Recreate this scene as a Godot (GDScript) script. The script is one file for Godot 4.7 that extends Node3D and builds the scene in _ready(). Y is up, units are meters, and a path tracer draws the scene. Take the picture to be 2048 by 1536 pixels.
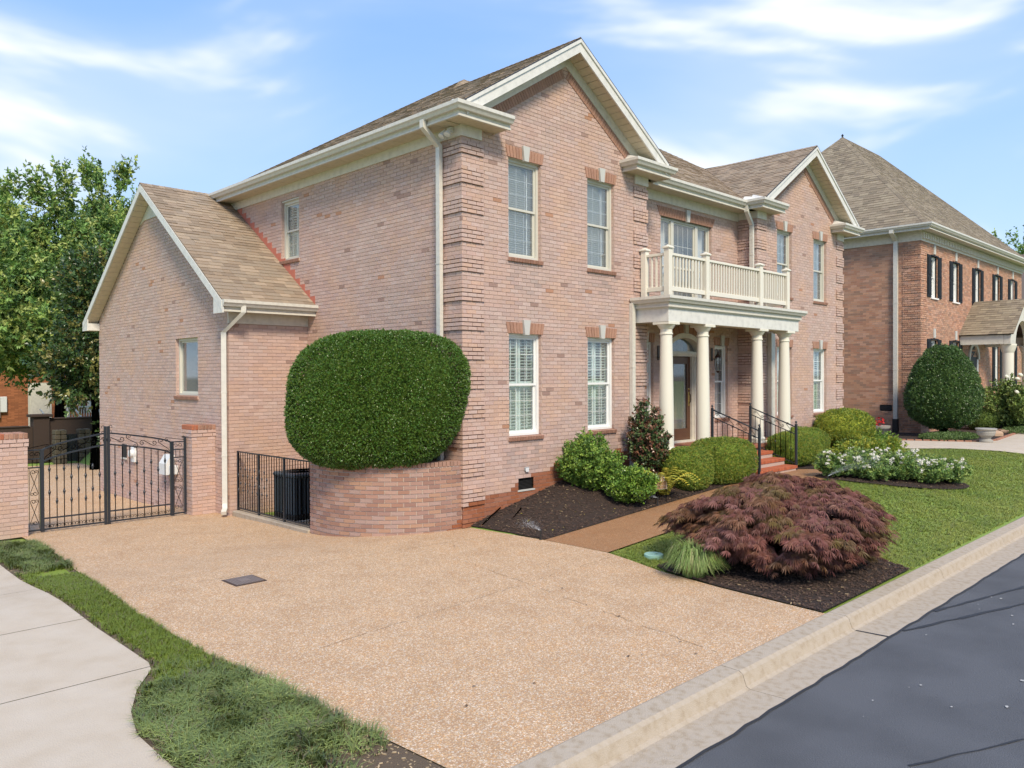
extends Node3D

# ------------------------------------------------------------------ mesh builder
class MB:
	var v := PackedVector3Array()
	var n := PackedVector3Array()
	var c := PackedColorArray()
	func tri(a: Vector3, b: Vector3, d: Vector3, col: Color) -> void:
		var m := (b - a).cross(d - a).normalized()
		v.append(a); v.append(d); v.append(b)
		for i in 3:
			n.append(m); c.append(col)
	func trin(a: Vector3, b: Vector3, d: Vector3, na: Vector3, nb: Vector3, nd: Vector3, col: Color) -> void:
		v.append(a); v.append(d); v.append(b)
		n.append(na); n.append(nd); n.append(nb)
		for i in 3:
			c.append(col)
	func quad(a: Vector3, b: Vector3, d: Vector3, e: Vector3, col: Color) -> void:
		tri(a, b, d, col); tri(a, d, e, col)
	func box(t: Transform3D, s: Vector3, col := Color.WHITE, skip_back := false) -> void:
		var x := t.basis.x * s.x * 0.5
		var y := t.basis.y * s.y * 0.5
		var z := t.basis.z * s.z * 0.5
		var o := t.origin
		quad(o - x - y + z, o + x - y + z, o + x + y + z, o - x + y + z, col)
		if not skip_back:
			quad(o + x - y - z, o - x - y - z, o - x + y - z, o + x + y - z, col)
		quad(o + x - y + z, o + x - y - z, o + x + y - z, o + x + y + z, col)
		quad(o - x - y - z, o - x - y + z, o - x + y + z, o - x + y - z, col)
		quad(o - x + y + z, o + x + y + z, o + x + y - z, o - x + y - z, col)
		quad(o - x - y - z, o + x - y - z, o + x - y + z, o - x - y + z, col)
	func bx(lo: Vector3, hi: Vector3, col := Color.WHITE) -> void:
		box(Transform3D(Basis(), (lo + hi) * 0.5), (hi - lo).abs(), col)
	# block with chamfered edges
	func cbox(t: Transform3D, s: Vector3, ch: float, col := Color.WHITE) -> void:
		var h := s * 0.5
		var pts := {}
		for sx in [-1, 1]:
			for sy in [-1, 1]:
				for sz in [-1, 1]:
					var k := Vector3i(sx, sy, sz)
					pts[k] = [t * Vector3(sx * h.x, sy * (h.y - ch), sz * (h.z - ch)), t * Vector3(sx * (h.x - ch), sy * h.y, sz * (h.z - ch)), t * Vector3(sx * (h.x - ch), sy * (h.y - ch), sz * h.z)]
		var o := t.origin
		for ax in 3:
			var b := (ax + 1) % 3
			var e := (ax + 2) % 3
			for s1 in [-1, 1]:
				var q := []
				for p in [[-1, -1], [1, -1], [1, 1], [-1, 1]]:
					var k := Vector3i.ZERO
					k[ax] = s1; k[b] = p[0]; k[e] = p[1]
					q.append(pts[k][ax])
				face(q, o, col)
			for p in [[-1, -1], [1, -1], [1, 1], [-1, 1]]:
				var k0 := Vector3i.ZERO
				k0[b] = p[0]; k0[e] = p[1]; k0[ax] = -1
				var k1 := k0
				k1[ax] = 1
				face([pts[k0][b], pts[k1][b], pts[k1][e], pts[k0][e]], o, col)
		for k in pts:
			face(pts[k], o, col)
	func face(q: Array, inside: Vector3, col: Color) -> void:
		var m: Vector3 = (q[1] - q[0]).cross(q[2] - q[0])
		if m.dot(q[0] - inside) < 0:
			q.reverse()
		for i in range(1, q.size() - 1):
			tri(q[0], q[i], q[i + 1], col)
	# convex outline in the xy plane of t, from z0 to z1
	func prism(t: Transform3D, p: PackedVector2Array, z0: float, z1: float, col := Color.WHITE) -> void:
		var m := p.size()
		var area := 0.0
		for i in m:
			area += p[i].cross(p[(i + 1) % m])
		var q := p.duplicate()
		if area < 0:
			q.reverse()
		var idx := Geometry2D.triangulate_polygon(q)
		for i in range(0, idx.size(), 3):
			var a := q[idx[i]]
			var b := q[idx[i + 1]]
			var d := q[idx[i + 2]]
			if (b - a).cross(d - a) < 0:
				var w := b
				b = d
				d = w
			tri(t * Vector3(a.x, a.y, z1), t * Vector3(b.x, b.y, z1), t * Vector3(d.x, d.y, z1), col)
			tri(t * Vector3(a.x, a.y, z0), t * Vector3(d.x, d.y, z0), t * Vector3(b.x, b.y, z0), col)
		for i in m:
			var a := q[i]
			var b := q[(i + 1) % m]
			quad(t * Vector3(a.x, a.y, z0), t * Vector3(b.x, b.y, z0), t * Vector3(b.x, b.y, z1), t * Vector3(a.x, a.y, z1), col)
	# round bar along points; r0 -> r1
	func tube(p: PackedVector3Array, r0: float, r1: float, sides := 8, col := Color.WHITE) -> void:
		var prev: PackedVector3Array
		var prevn: PackedVector3Array
		var up := Vector3.UP
		for i in p.size():
			var d: Vector3
			if i == 0:
				d = p[1] - p[0]
			elif i == p.size() - 1:
				d = p[i] - p[i - 1]
			else:
				d = (p[i] - p[i - 1]).normalized() + (p[i + 1] - p[i]).normalized()
			if d.length() < 1e-9:
				d = Vector3.UP
			d = d.normalized()
			if i == 0:
				up = Vector3.UP if absf(d.y) < 0.9 else Vector3.RIGHT
			var x := d.cross(up).normalized()
			up = x.cross(d).normalized()
			var r := lerpf(r0, r1, float(i) / maxf(1, p.size() - 1))
			var ring := PackedVector3Array()
			var rn := PackedVector3Array()
			for k in sides:
				var a := TAU * k / sides
				var m := x * cos(a) + up * sin(a)
				ring.append(p[i] + m * r)
				rn.append(m)
			if i > 0:
				for k in sides:
					var j := (k + 1) % sides
					trin(prev[k], prev[j], ring[j], prevn[k], prevn[j], rn[j], col)
					trin(prev[k], ring[j], ring[k], prevn[k], rn[j], rn[k], col)
			if i == 0 or i == p.size() - 1:
				for k in range(1, sides - 1):
					if i == 0:
						tri(ring[0], ring[k], ring[k + 1], col)
					else:
						tri(ring[0], ring[k + 1], ring[k], col)
			prev = ring
			prevn = rn
	# flat bar of width w (along side) and depth d along points
	func bar(p: PackedVector3Array, w: float, d: float, side: Vector3, col := Color.WHITE) -> void:
		var prev := []
		for i in p.size():
			var t: Vector3
			if i == 0:
				t = p[1] - p[0]
			elif i == p.size() - 1:
				t = p[i] - p[i - 1]
			else:
				t = (p[i] - p[i - 1]).normalized() + (p[i + 1] - p[i]).normalized()
			t = t.normalized()
			var o := t.cross(side).normalized()
			var k := 1.0
			if i > 0 and i < p.size() - 1:
				k = 1.0 / maxf(0.4, t.dot((p[i + 1] - p[i]).normalized()))
			var x := side * w * 0.5
			var y := o * d * 0.5 * k
			var r := [p[i] - x - y, p[i] + x - y, p[i] + x + y, p[i] - x + y]
			if i > 0:
				for j in 4:
					var l := (j + 1) % 4
					var cen := (p[i] + p[i - 1]) * 0.5
					face([prev[j], prev[l], r[l], r[j]], cen, col)
			if i == 0 or i == p.size() - 1:
				face(r.duplicate(), p[i] - t * (-1 if i == 0 else 1), col)
			prev = r
	# profile: Vector2(radius, height)
	func lathe(t: Transform3D, prof: Array, sides := 24, col := Color.WHITE, smooth := true) -> void:
		for i in prof.size() - 1:
			var a: Vector2 = prof[i]
			var b: Vector2 = prof[i + 1]
			var d := b - a
			var nn := Vector2(d.y, -d.x).normalized()
			for k in sides:
				var a0 := TAU * k / sides
				var a1 := TAU * (k + 1) / sides
				var f0 := Vector3(cos(a0), 0, -sin(a0))
				var f1 := Vector3(cos(a1), 0, -sin(a1))
				var p0 := t * (f0 * a.x + Vector3.UP * a.y)
				var p1 := t * (f1 * a.x + Vector3.UP * a.y)
				var q0 := t * (f0 * b.x + Vector3.UP * b.y)
				var q1 := t * (f1 * b.x + Vector3.UP * b.y)
				var m0 := (t.basis * (f0 * nn.x + Vector3.UP * nn.y)).normalized()
				var m1 := (t.basis * (f1 * nn.x + Vector3.UP * nn.y)).normalized()
				if a.x > 1e-6:
					trin(p0, p1, q1, m0, m1, m1, col)
				if b.x > 1e-6:
					trin(p0, q1, q0, m0, m1, m0, col)
	# cross-section (out, up) carried along a level path; out is to the left of the path, corners mitred
	func sweep(path: PackedVector3Array, prof: PackedVector2Array, col := Color.WHITE, closed := false, loop := false, caps := true) -> void:
		var m := path.size()
		var rings := []
		for i in m:
			var din: Vector3 = (path[i] - path[i - 1]) if (i > 0 or loop) else (path[1] - path[0])
			var dout: Vector3 = (path[(i + 1) % m] - path[i]) if (i < m - 1 or loop) else (path[m - 1] - path[m - 2])
			din.y = 0; dout.y = 0
			din = din.normalized(); dout = dout.normalized()
			var l0 := Vector3(din.z, 0, -din.x)
			var l1 := Vector3(dout.z, 0, -dout.x)
			var l := (l0 + l1).normalized()
			l /= maxf(0.3, l.dot(l0))
			var ring := PackedVector3Array()
			for q in prof:
				ring.append(path[i] + l * q.x + Vector3.UP * q.y)
			rings.append(ring)
		for i in (m if loop else m - 1):
			var a: PackedVector3Array = rings[i]
			var b: PackedVector3Array = rings[(i + 1) % m]
			for k in (prof.size() if closed else prof.size() - 1):
				var j := (k + 1) % prof.size()
				quad(a[j], b[j], b[k], a[k], col)
		if caps and closed and not loop:
			for e in [0, m - 1]:
				var r: PackedVector3Array = rings[e]
				var idx := Geometry2D.triangulate_polygon(prof)
				for i in range(0, idx.size(), 3):
					tri(r[idx[i]], r[idx[i + 1]], r[idx[i + 2]], col)
	func mesh() -> ArrayMesh:
		var a := []
		a.resize(Mesh.ARRAY_MAX)
		a[Mesh.ARRAY_VERTEX] = v
		a[Mesh.ARRAY_NORMAL] = n
		a[Mesh.ARRAY_COLOR] = c
		var m := ArrayMesh.new()
		m.add_surface_from_arrays(Mesh.PRIMITIVE_TRIANGLES, a)
		return m

var M := {}
var used := {}
var rng := RandomNumberGenerator.new()
const EYE := Vector3(-9.079, 2.631, 10.396)

# ------------------------------------------------------------------ nodes
func numbered(called: String) -> String:
	if not used.has(called):
		used[called] = 0
		return called
	used[called] += 1
	return "%s_%03d" % [called, used[called]]

func tag(o: Node, label: String, category: String, group := "", kind := "") -> Node:
	if label:
		o.set_meta("label", label)
	if category:
		o.set_meta("category", category)
	if group:
		o.set_meta("group", group)
	if kind:
		o.set_meta("kind", kind)
	return o

func thing(called: String, at: Vector3, label: String, category: String, group := "", turn := 0.0) -> Node3D:
	var o := Node3D.new()
	o.name = numbered(called)
	add_child(o)
	o.position = at
	o.rotation.y = turn
	tag(o, label, category, group)
	return o

func part(parent: Node, called: String, m: Variant, mat: Material, stuff := false) -> MeshInstance3D:
	var o := MeshInstance3D.new()
	o.name = called
	o.mesh = m.mesh() if m is MB else m
	o.material_override = mat
	parent.add_child(o, true)
	if stuff:
		o.set_meta("kind", "stuff")
	return o

func hub(parent: Node, called: String, t := Transform3D()) -> Node3D:
	var o := Node3D.new()
	o.name = called
	parent.add_child(o, true)
	o.transform = t
	return o

func structure(called: String, m: Variant, mat: Material) -> MeshInstance3D:
	var o := part(self, numbered(called), m, mat)
	o.set_meta("kind", "structure")
	return o

func swarm(parent: Node, called: String, m: Mesh, mat: Material, ts: Array, cols: Array) -> MultiMeshInstance3D:
	var mm := MultiMesh.new()
	mm.transform_format = MultiMesh.TRANSFORM_3D
	mm.use_colors = true
	mm.mesh = m
	mm.instance_count = ts.size()
	for i in ts.size():
		mm.set_instance_transform(i, ts[i])
		mm.set_instance_color(i, cols[i])
	var o := MultiMeshInstance3D.new()
	o.name = called
	o.multimesh = mm
	o.material_override = mat
	parent.add_child(o, true)
	o.set_meta("kind", "stuff")
	return o

func bxp(parent: Node, called: String, lo: Vector3, hi: Vector3, mat: Material, ch := 0.0) -> MeshInstance3D:
	var b := MB.new()
	if ch > 0:
		b.cbox(Transform3D(Basis(), (lo + hi) * 0.5), (hi - lo).abs(), ch)
	else:
		b.bx(lo, hi)
	return part(parent, called, b, mat)

func lin(r: float, g: float, b: float) -> Color:
	return Color(r, g, b).linear_to_srgb()

func jit(c: Color, k: float) -> Color:
	var f := 1.0 + rng.randf_range(-k, k)
	return Color(c.r * f, c.g * f, c.b * f)

# ------------------------------------------------------------------ materials
func noise_tex(freq: float, ramp: Array, size := 512, oct := 4, type := FastNoiseLite.TYPE_SIMPLEX_SMOOTH, sd := 1, cell := -1, normal := false, bump := 4.0) -> NoiseTexture2D:
	var f := FastNoiseLite.new()
	f.noise_type = type
	f.seed = sd
	f.frequency = freq
	f.fractal_octaves = oct
	if cell >= 0:
		f.cellular_return_type = cell
		f.fractal_type = FastNoiseLite.FRACTAL_NONE
	var t := NoiseTexture2D.new()
	t.noise = f
	t.width = size
	t.height = size
	t.seamless = true
	t.seamless_blend_skirt = 0.15
	if normal:
		t.as_normal_map = true
		t.bump_strength = bump
	if ramp.size():
		var g := Gradient.new()
		var offs := PackedFloat32Array()
		var cols := PackedColorArray()
		for r in ramp:
			offs.append(r[0])
			cols.append(r[1])
		g.offsets = offs
		g.colors = cols
		t.color_ramp = g
	return t

func mat(called: String, col: Color, rough := 0.8, vc := false) -> StandardMaterial3D:
	var m := StandardMaterial3D.new()
	m.resource_name = called
	m.albedo_color = col
	m.roughness = rough
	m.vertex_color_use_as_albedo = vc
	M[called] = m
	return m

func grain(m: StandardMaterial3D, tex: Texture2D, metres: float, bumptex: Texture2D = null, cm := 0.0) -> void:
	m.albedo_texture = tex
	m.uv1_triplanar = true
	m.uv1_world_triplanar = true
	m.uv1_scale = Vector3.ONE / metres
	if bumptex:
		m.heightmap_enabled = true
		m.heightmap_texture = bumptex
		m.heightmap_scale = cm

func detail(m: StandardMaterial3D, tex: Texture2D, metres: float) -> void:
	m.detail_enabled = true
	m.detail_blend_mode = BaseMaterial3D.BLEND_MODE_MUL
	m.detail_albedo = tex
	m.detail_uv_layer = BaseMaterial3D.DETAIL_UV_2
	m.uv2_triplanar = true
	m.uv2_world_triplanar = true
	m.uv2_scale = Vector3.ONE / metres

func g(v: float) -> Color:
	return Color(v, v, v)

# ------------------------------------------------------------------ camera, air, light
func setup() -> void:
	var cam := Camera3D.new()
	cam.name = "camera"
	add_child(cam)
	cam.fov = 51.59
	cam.near = 0.05
	cam.far = 800.0
	cam.transform = Transform3D(Basis(Vector3(0.71092459, -0.00375229, 0.70325824), Vector3(0.00920963, 0.99994969, -0.00397472), Vector3(-0.70320794, 0.00930247, 0.71092338)).orthonormalized(), EYE)
	cam.current = true
	var e := Environment.new()
	e.background_mode = Environment.BG_SKY
	e.tonemap_mode = Environment.TONE_MAPPER_LINEAR
	e.tonemap_exposure = 1.7
	e.sdfgi_enabled = true
	e.ssao_enabled = true
	e.ssil_enabled = true
	var sm := PanoramaSkyMaterial.new()
	sm.panorama = sky_picture()
	sm.energy_multiplier = 0.72
	var sk := Sky.new()
	sk.sky_material = sm
	e.sky = sk
	e.background_energy_multiplier = 1.0
	var we := WorldEnvironment.new()
	we.name = "world_environment"
	we.environment = e
	add_child(we)
	var sun := DirectionalLight3D.new()
	sun.name = "sun"
	add_child(sun)
	sun.light_energy = 0.82
	sun.light_color = Color(1.0, 0.945, 0.845)
	sun.light_angular_distance = 14.0
	sun.shadow_enabled = true
	var towards := Vector3(-0.32, 0.70, 0.64).normalized()
	sun.look_at_from_position(Vector3.ZERO, -towards, Vector3.RIGHT)

func sky_picture() -> ImageTexture:
	var w := 2048
	var h := 1024
	var im := Image.create(w, h, false, Image.FORMAT_RGBF)
	var f := FastNoiseLite.new()
	f.seed = 7
	f.frequency = 1.0
	f.fractal_octaves = 5
	f.fractal_gain = 0.52
	var f2 := FastNoiseLite.new()
	f2.seed = 23
	f2.frequency = 0.45
	f2.fractal_octaves = 2
	var zen := Color(0.17, 0.37, 0.86)
	var low := Color(0.54, 0.75, 0.96)
	var cloud := Color(0.86, 0.90, 0.95)
	for y in h:
		var el := PI * (0.5 - (y + 0.5) / h)
		if el < -0.03:
			var k := clampf(-el / 0.5, 0, 1)
			var gcol := Color(0.30, 0.31, 0.26).lerp(Color(0.16, 0.16, 0.13), k)
			im.fill_rect(Rect2i(0, y, w, 1), gcol)
			continue
		var s := maxf(sin(el), 0.0)
		var base := low.lerp(zen, pow(smoothstep(0.0, 0.62, s), 0.85))
		for x in w:
			var az := TAU * (x + 0.5) / w
			# thin streaks lying level, with softer banks among them
			var d := Vector3(cos(az) * cos(el), s, sin(az) * cos(el))
			var wv := f2.get_noise_3d(d.x * 3.0, d.y * 5.0, d.z * 3.0)
			var a := f.get_noise_3d(d.x * 2.6 + wv * 0.4, d.y * 10.0 + wv * 1.2, d.z * 2.6)
			var big := f2.get_noise_3d(d.x * 3.2 + 9.0, d.y * 6.0 + 3.0, d.z * 3.2)
			var t := smoothstep(0.05, 0.95, a * 1.25 + big * 0.75)
			var veil := smoothstep(-0.5, 0.6, big + a * 0.3) * 0.30
			im.set_pixel(x, y, base.lerp(cloud, clampf(t * 0.85 + veil, 0, 1)))
	return ImageTexture.create_from_image(im)

# ------------------------------------------------------------------ ground heights
func ss(a: float, b: float, x: float) -> float:
	var t := clampf((x - a) / (b - a), 0, 1)
	return t * t * (3 - 2 * t)

func drive_y(z: float) -> float:
	return -0.15 * ss(0.2, -2.5, z) - 0.05 * ss(-3.0, -6.0, z) - 0.25 * ss(-6.0, -10.0, z)

func walk_y(x: float) -> float:
	return 0.057 * clampf(x - 0.3, 0.0, 7.2)

func yard_y(x: float, z: float) -> float:
	var w := walk_y(x)
	if z > 3.0:
		w *= 1.0 - ss(3.0, 6.6, z) * 0.9
	if z < 1.69:
		var b := clampf(0.225 * x, 0.0, 0.62)
		w = lerpf(w, maxf(b, w), ss(1.69, 0.1, z))
	w = lerpf(w, 0.46, ss(12.0, 19.0, x) * (1.0 - ss(3.5, 6.4, z)))
	return w

func ground_y(x: float, z: float) -> float:
	return lerpf(drive_y(z), yard_y(x, z), ss(0.0, 0.35, x))

func make_materials() -> void:
	var soft := noise_tex(0.02, [[0.0, g(0.91)], [0.5, g(0.975)], [1.0, g(1.0)]], 512, 4, FastNoiseLite.TYPE_SIMPLEX_SMOOTH, 3)
	var fine := noise_tex(0.12, [[0.0, g(0.72)], [0.45, g(0.94)], [1.0, g(1.0)]], 512, 4, FastNoiseLite.TYPE_SIMPLEX_SMOOTH, 5)
	var bumpy := noise_tex(0.15, [], 512, 3, FastNoiseLite.TYPE_SIMPLEX_SMOOTH, 9)
	M["soft"] = soft
	# brick: tone per brick in the vertex colour, pits and wash in the texture
	var wash := noise_tex(0.045, [[0.0, Color(0.70, 0.60, 0.57)], [0.30, Color(0.92, 0.89, 0.87)], [0.62, Color(0.98, 0.965, 0.955)], [1.0, Color(1, 1, 1)]], 1024, 5, FastNoiseLite.TYPE_SIMPLEX_SMOOTH, 11)
	var b := mat("brick", Color.WHITE, 0.92, true)
	grain(b, wash, 0.55, bumpy, 0.5)
	var mo := mat("mortar", lin(0.56, 0.42, 0.35), 0.95)
	grain(mo, fine, 0.4)
	mo = mat("pale_mortar", lin(0.64, 0.56, 0.49), 0.95)
	grain(mo, fine, 0.4)
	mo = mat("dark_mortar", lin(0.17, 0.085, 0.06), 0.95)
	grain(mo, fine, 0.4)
	var p := mat("trim", lin(0.67, 0.63, 0.545), 0.55)
	grain(p, soft, 1.7)
	p = mat("white_trim", lin(0.72, 0.70, 0.65), 0.5)
	grain(p, soft, 1.9)
	p = mat("gutter", lin(0.67, 0.64, 0.57), 0.42)
	grain(p, soft, 1.1)
	p = mat("soffit", lin(0.60, 0.52, 0.38), 0.65)
	grain(p, soft, 1.3)
	p = mat("window_white", lin(0.76, 0.76, 0.74), 0.4)
	p = mat("window_beige", lin(0.58, 0.56, 0.485), 0.45)
	p = mat("column", lin(0.73, 0.69, 0.585), 0.5)
	p = mat("keystone", lin(0.60, 0.59, 0.55), 0.8)
	grain(p, fine, 0.4)
	mat("shutter_slat", lin(0.55, 0.66, 0.62), 0.5)
	mat("blind", lin(0.52, 0.58, 0.60), 0.6)
	mat("pane_bar", lin(0.34, 0.38, 0.40), 0.5)
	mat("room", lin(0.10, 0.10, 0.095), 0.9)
	mat("curtain", lin(0.60, 0.64, 0.66), 0.9)
	var gl := mat("glass", Color(0.93, 0.97, 0.97, 0.06), 0.02)
	gl.transparency = BaseMaterial3D.TRANSPARENCY_ALPHA
	gl.metallic_specular = 0.9
	var dg := mat("lamp_glass", Color(0.95, 0.97, 0.97, 0.10), 0.03)
	dg.transparency = BaseMaterial3D.TRANSPARENCY_ALPHA
	# shingles
	var sh := mat("shingle", Color.WHITE, 0.95, true)
	grain(sh, noise_tex(0.25, [[0.0, g(0.55)], [0.5, g(0.9)], [1.0, g(1.0)]], 512, 3, FastNoiseLite.TYPE_SIMPLEX, 15), 0.45, bumpy, 0.3)
	mat("roof_under", lin(0.13, 0.10, 0.08), 0.95)
	mat("flashing_red", lin(0.50, 0.16, 0.105), 0.7)
	mat("drip_edge", lin(0.03, 0.035, 0.045), 0.5)
	# iron, painted black with a blue cast
	var ir := mat("iron", lin(0.022, 0.027, 0.036), 0.38)
	ir.metallic_specular = 0.5
	mat("shutter_black", lin(0.022, 0.026, 0.032), 0.75)
	M["shutter_black"].metallic_specular = 0.25
	mat("black_plastic", lin(0.02, 0.02, 0.02), 0.5)
	mat("grille_dark", lin(0.012, 0.012, 0.014), 0.6)
	mat("steel_grey", lin(0.30, 0.32, 0.33), 0.45)
	mat("utility_white", lin(0.68, 0.69, 0.69), 0.5)
	mat("condenser", lin(0.06, 0.08, 0.095), 0.5)
	var wd := mat("door_wood", lin(0.145, 0.062, 0.03), 0.4)
	var wt := noise_tex(0.03, [[0.0, g(0.6)], [1.0, g(1.0)]], 512, 4, FastNoiseLite.TYPE_SIMPLEX, 31)
	grain(wd, wt, 0.5)
	wd.uv1_scale = Vector3(9, 0.9, 9)
	var br := mat("brass", lin(0.60, 0.42, 0.16), 0.25)
	br.metallic = 0.9
	mat("bronze", lin(0.05, 0.028, 0.02), 0.45)
	# ground
	var pebs := pebble_pictures()
	var peb: Texture2D = pebs[0]
	var peb_h: Texture2D = pebs[1]
	var ag := mat("aggregate", lin(0.86, 0.85, 0.82), 0.85)
	grain(ag, peb, 1.7, peb_h, 0.35)
	var blot := noise_tex(0.012, [[0.0, Color(0.95, 0.92, 0.89)], [0.35, Color(0.98, 0.965, 0.95)], [0.6, Color(1, 0.99, 0.98)], [1.0, Color(1.0, 0.965, 0.92)]], 512, 5, FastNoiseLite.TYPE_SIMPLEX_SMOOTH, 44)
	detail(ag, blot, 5.3)
	var aw := mat("wet_aggregate", lin(0.56, 0.43, 0.32), 0.55)
	grain(aw, peb, 1.7, peb_h, 0.35)
	detail(aw, blot, 3.1)
	var cfine := noise_tex(0.15, [[0.0, g(0.74)], [0.35, g(0.90)], [0.6, g(0.96)], [1.0, g(1.0)]], 1024, 3, FastNoiseLite.TYPE_SIMPLEX, 51)
	var cblot := noise_tex(0.014, [[0.0, Color(0.94, 0.92, 0.89)], [0.4, Color(0.975, 0.965, 0.95)], [1.0, Color(1, 1, 1)]], 512, 5, FastNoiseLite.TYPE_SIMPLEX_SMOOTH, 52)
	var co := mat("concrete", lin(0.63, 0.545, 0.435), 0.9)
	grain(co, cfine, 1.3, bumpy, 0.25)
	detail(co, cblot, 4.1)
	var ke := mat("kerb_concrete", lin(0.50, 0.42, 0.325), 0.9)
	grain(ke, cfine, 1.1, bumpy, 0.5)
	detail(ke, noise_tex(0.022, [[0.0, Color(0.88, 0.85, 0.81)], [0.36, Color(0.97, 0.96, 0.94)], [0.6, Color(1, 1, 1)], [1.0, Color(1, 1, 1)]], 512, 5, FastNoiseLite.TYPE_SIMPLEX_SMOOTH, 57), 1.3)
	var asph := noise_tex(0.16, [[0.0, g(0.45)], [0.35, g(0.66)], [0.55, g(0.80)], [0.68, g(0.92)], [0.8, g(1.0)], [1.0, g(1.0)]], 1024, 2, FastNoiseLite.TYPE_SIMPLEX, 61)
	var rd := mat("asphalt", lin(0.155, 0.161, 0.174), 0.8)
	grain(rd, asph, 1.4, bumpy, 0.35)
	detail(rd, noise_tex(0.010, [[0.0, g(0.86)], [0.4, g(0.94)], [0.7, g(1.0)], [1.0, g(1.0)]], 512, 5, FastNoiseLite.TYPE_SIMPLEX_SMOOTH, 62), 6.3)
	mat("tar", lin(0.022, 0.023, 0.026), 0.6)
	mat("paint_fleck", lin(0.42, 0.41, 0.39), 0.8)
	var so := mat("soil", lin(0.19, 0.135, 0.085), 0.95)
	grain(so, noise_tex(0.2, [[0.0, g(0.45)], [0.5, g(0.85)], [1.0, g(1.0)]], 1024, 4, FastNoiseLite.TYPE_SIMPLEX, 71), 1.2, bumpy, 1.2)
	var tu := mat("turf_ground", lin(0.34, 0.50, 0.105), 0.95)
	grain(tu, noise_tex(0.15, [[0.0, Color(0.5, 0.45, 0.35)], [0.5, Color(0.85, 0.85, 0.8)], [1.0, Color(1, 1, 1)]], 1024, 4, FastNoiseLite.TYPE_SIMPLEX, 72), 1.6, bumpy, 1.2)
	var vt := mat("verge_turf", lin(0.27, 0.38, 0.045), 0.95)
	grain(vt, M.turf_ground.albedo_texture, 1.1)
	var mu := mat("mulch", lin(0.072, 0.045, 0.032), 0.9)
	grain(mu, noise_tex(0.22, [[0.0, g(0.35)], [0.5, g(0.8)], [1.0, g(1.0)]], 1024, 4, FastNoiseLite.TYPE_SIMPLEX, 73), 1.1, bumpy, 2.0)
	mat("chip", Color.WHITE, 0.9, true)
	# plants
	for pm in [["leaf", 0.5, 0.5], ["glossy_leaf", 0.32, 0.25], ["maple_leaf", 0.6, 0.45], ["blade", 0.6, 0.3], ["petal", 0.7, 0.3]]:
		var lm := mat(pm[0], Color.WHITE, pm[1], true)
		lm.backlight_enabled = true
		lm.backlight = Color(pm[2], pm[2], pm[2])
		lm.cull_mode = BaseMaterial3D.CULL_DISABLED
	var bk := mat("bark", lin(0.105, 0.082, 0.06), 0.95)
	grain(bk, noise_tex(0.08, [[0.0, g(0.4)], [1.0, g(1.0)]], 512, 4, FastNoiseLite.TYPE_SIMPLEX, 81), 0.5, bumpy, 1.0)
	mat("twig", lin(0.06, 0.045, 0.03), 0.95)
	mat("paint", Color.WHITE, 0.6, true)
	mat("gloss_paint", Color.WHITE, 0.35, true)
	mat("stone_grey", lin(0.40, 0.38, 0.34), 0.9)
	M["stone_grey"].albedo_texture = fine
	M["stone_grey"].uv1_triplanar = true
	mat("water_drop", lin(0.85, 0.88, 0.9), 0.15)

# exposed aggregate: rounded stones of mixed tans pressed into a sandy matrix
func pebble_pictures() -> Array:
	var n := 1536
	var im := Image.create(n, n, false, Image.FORMAT_RGB8)
	var hm := Image.create(n, n, false, Image.FORMAT_RGB8)
	im.fill(Color(0.74, 0.61, 0.48))
	hm.fill(Color(0.1, 0.1, 0.1))
	var r2 := RandomNumberGenerator.new()
	r2.seed = 77
	var pal := [Color(0.90, 0.79, 0.66), Color(0.94, 0.86, 0.76), Color(0.88, 0.74, 0.57), Color(0.97, 0.93, 0.87), Color(0.84, 0.70, 0.55), Color(0.92, 0.76, 0.56), Color(0.80, 0.70, 0.60), Color(0.90, 0.82, 0.73), Color(0.86, 0.66, 0.46)]
	for i in 30000:
		var x := r2.randi() % n
		var y := r2.randi() % n
		var ry := r2.randf_range(3.0, 6.2)
		var rx := ry * r2.randf_range(0.8, 1.5)
		var c: Color = pal[r2.randi() % pal.size()]
		var k := r2.randf_range(0.88, 1.03)
		c = Color(minf(1, c.r * k), minf(1, c.g * k), minf(1, c.b * k))
		var top := r2.randf_range(0.5, 1.0)
		var hc := Color(top, top, top)
		for dy in range(-int(ry), int(ry) + 1):
			var w := int(rx * sqrt(maxf(0.0, 1.0 - dy * dy / (ry * ry))))
			var yy := posmod(y + dy, n)
			var x0 := x - w
			im.fill_rect(Rect2i(maxi(x0, 0), yy, 2 * w + 1 + mini(x0, 0), 1), c)
			hm.fill_rect(Rect2i(maxi(x0, 0), yy, 2 * w + 1 + mini(x0, 0), 1), hc)
			if x0 < 0:
				im.fill_rect(Rect2i(n + x0, yy, -x0, 1), c)
				hm.fill_rect(Rect2i(n + x0, yy, -x0, 1), hc)
			elif x + w >= n:
				im.fill_rect(Rect2i(0, yy, x + w - n + 1, 1), c)
				hm.fill_rect(Rect2i(0, yy, x + w - n + 1, 1), hc)
	return [ImageTexture.create_from_image(im), ImageTexture.create_from_image(hm)]

# ------------------------------------------------------------------ ground sheets
func poly(a: Array) -> PackedVector2Array:
	var p := PackedVector2Array()
	for q in a:
		p.append(Vector2(q[0], q[1]))
	return p

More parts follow.
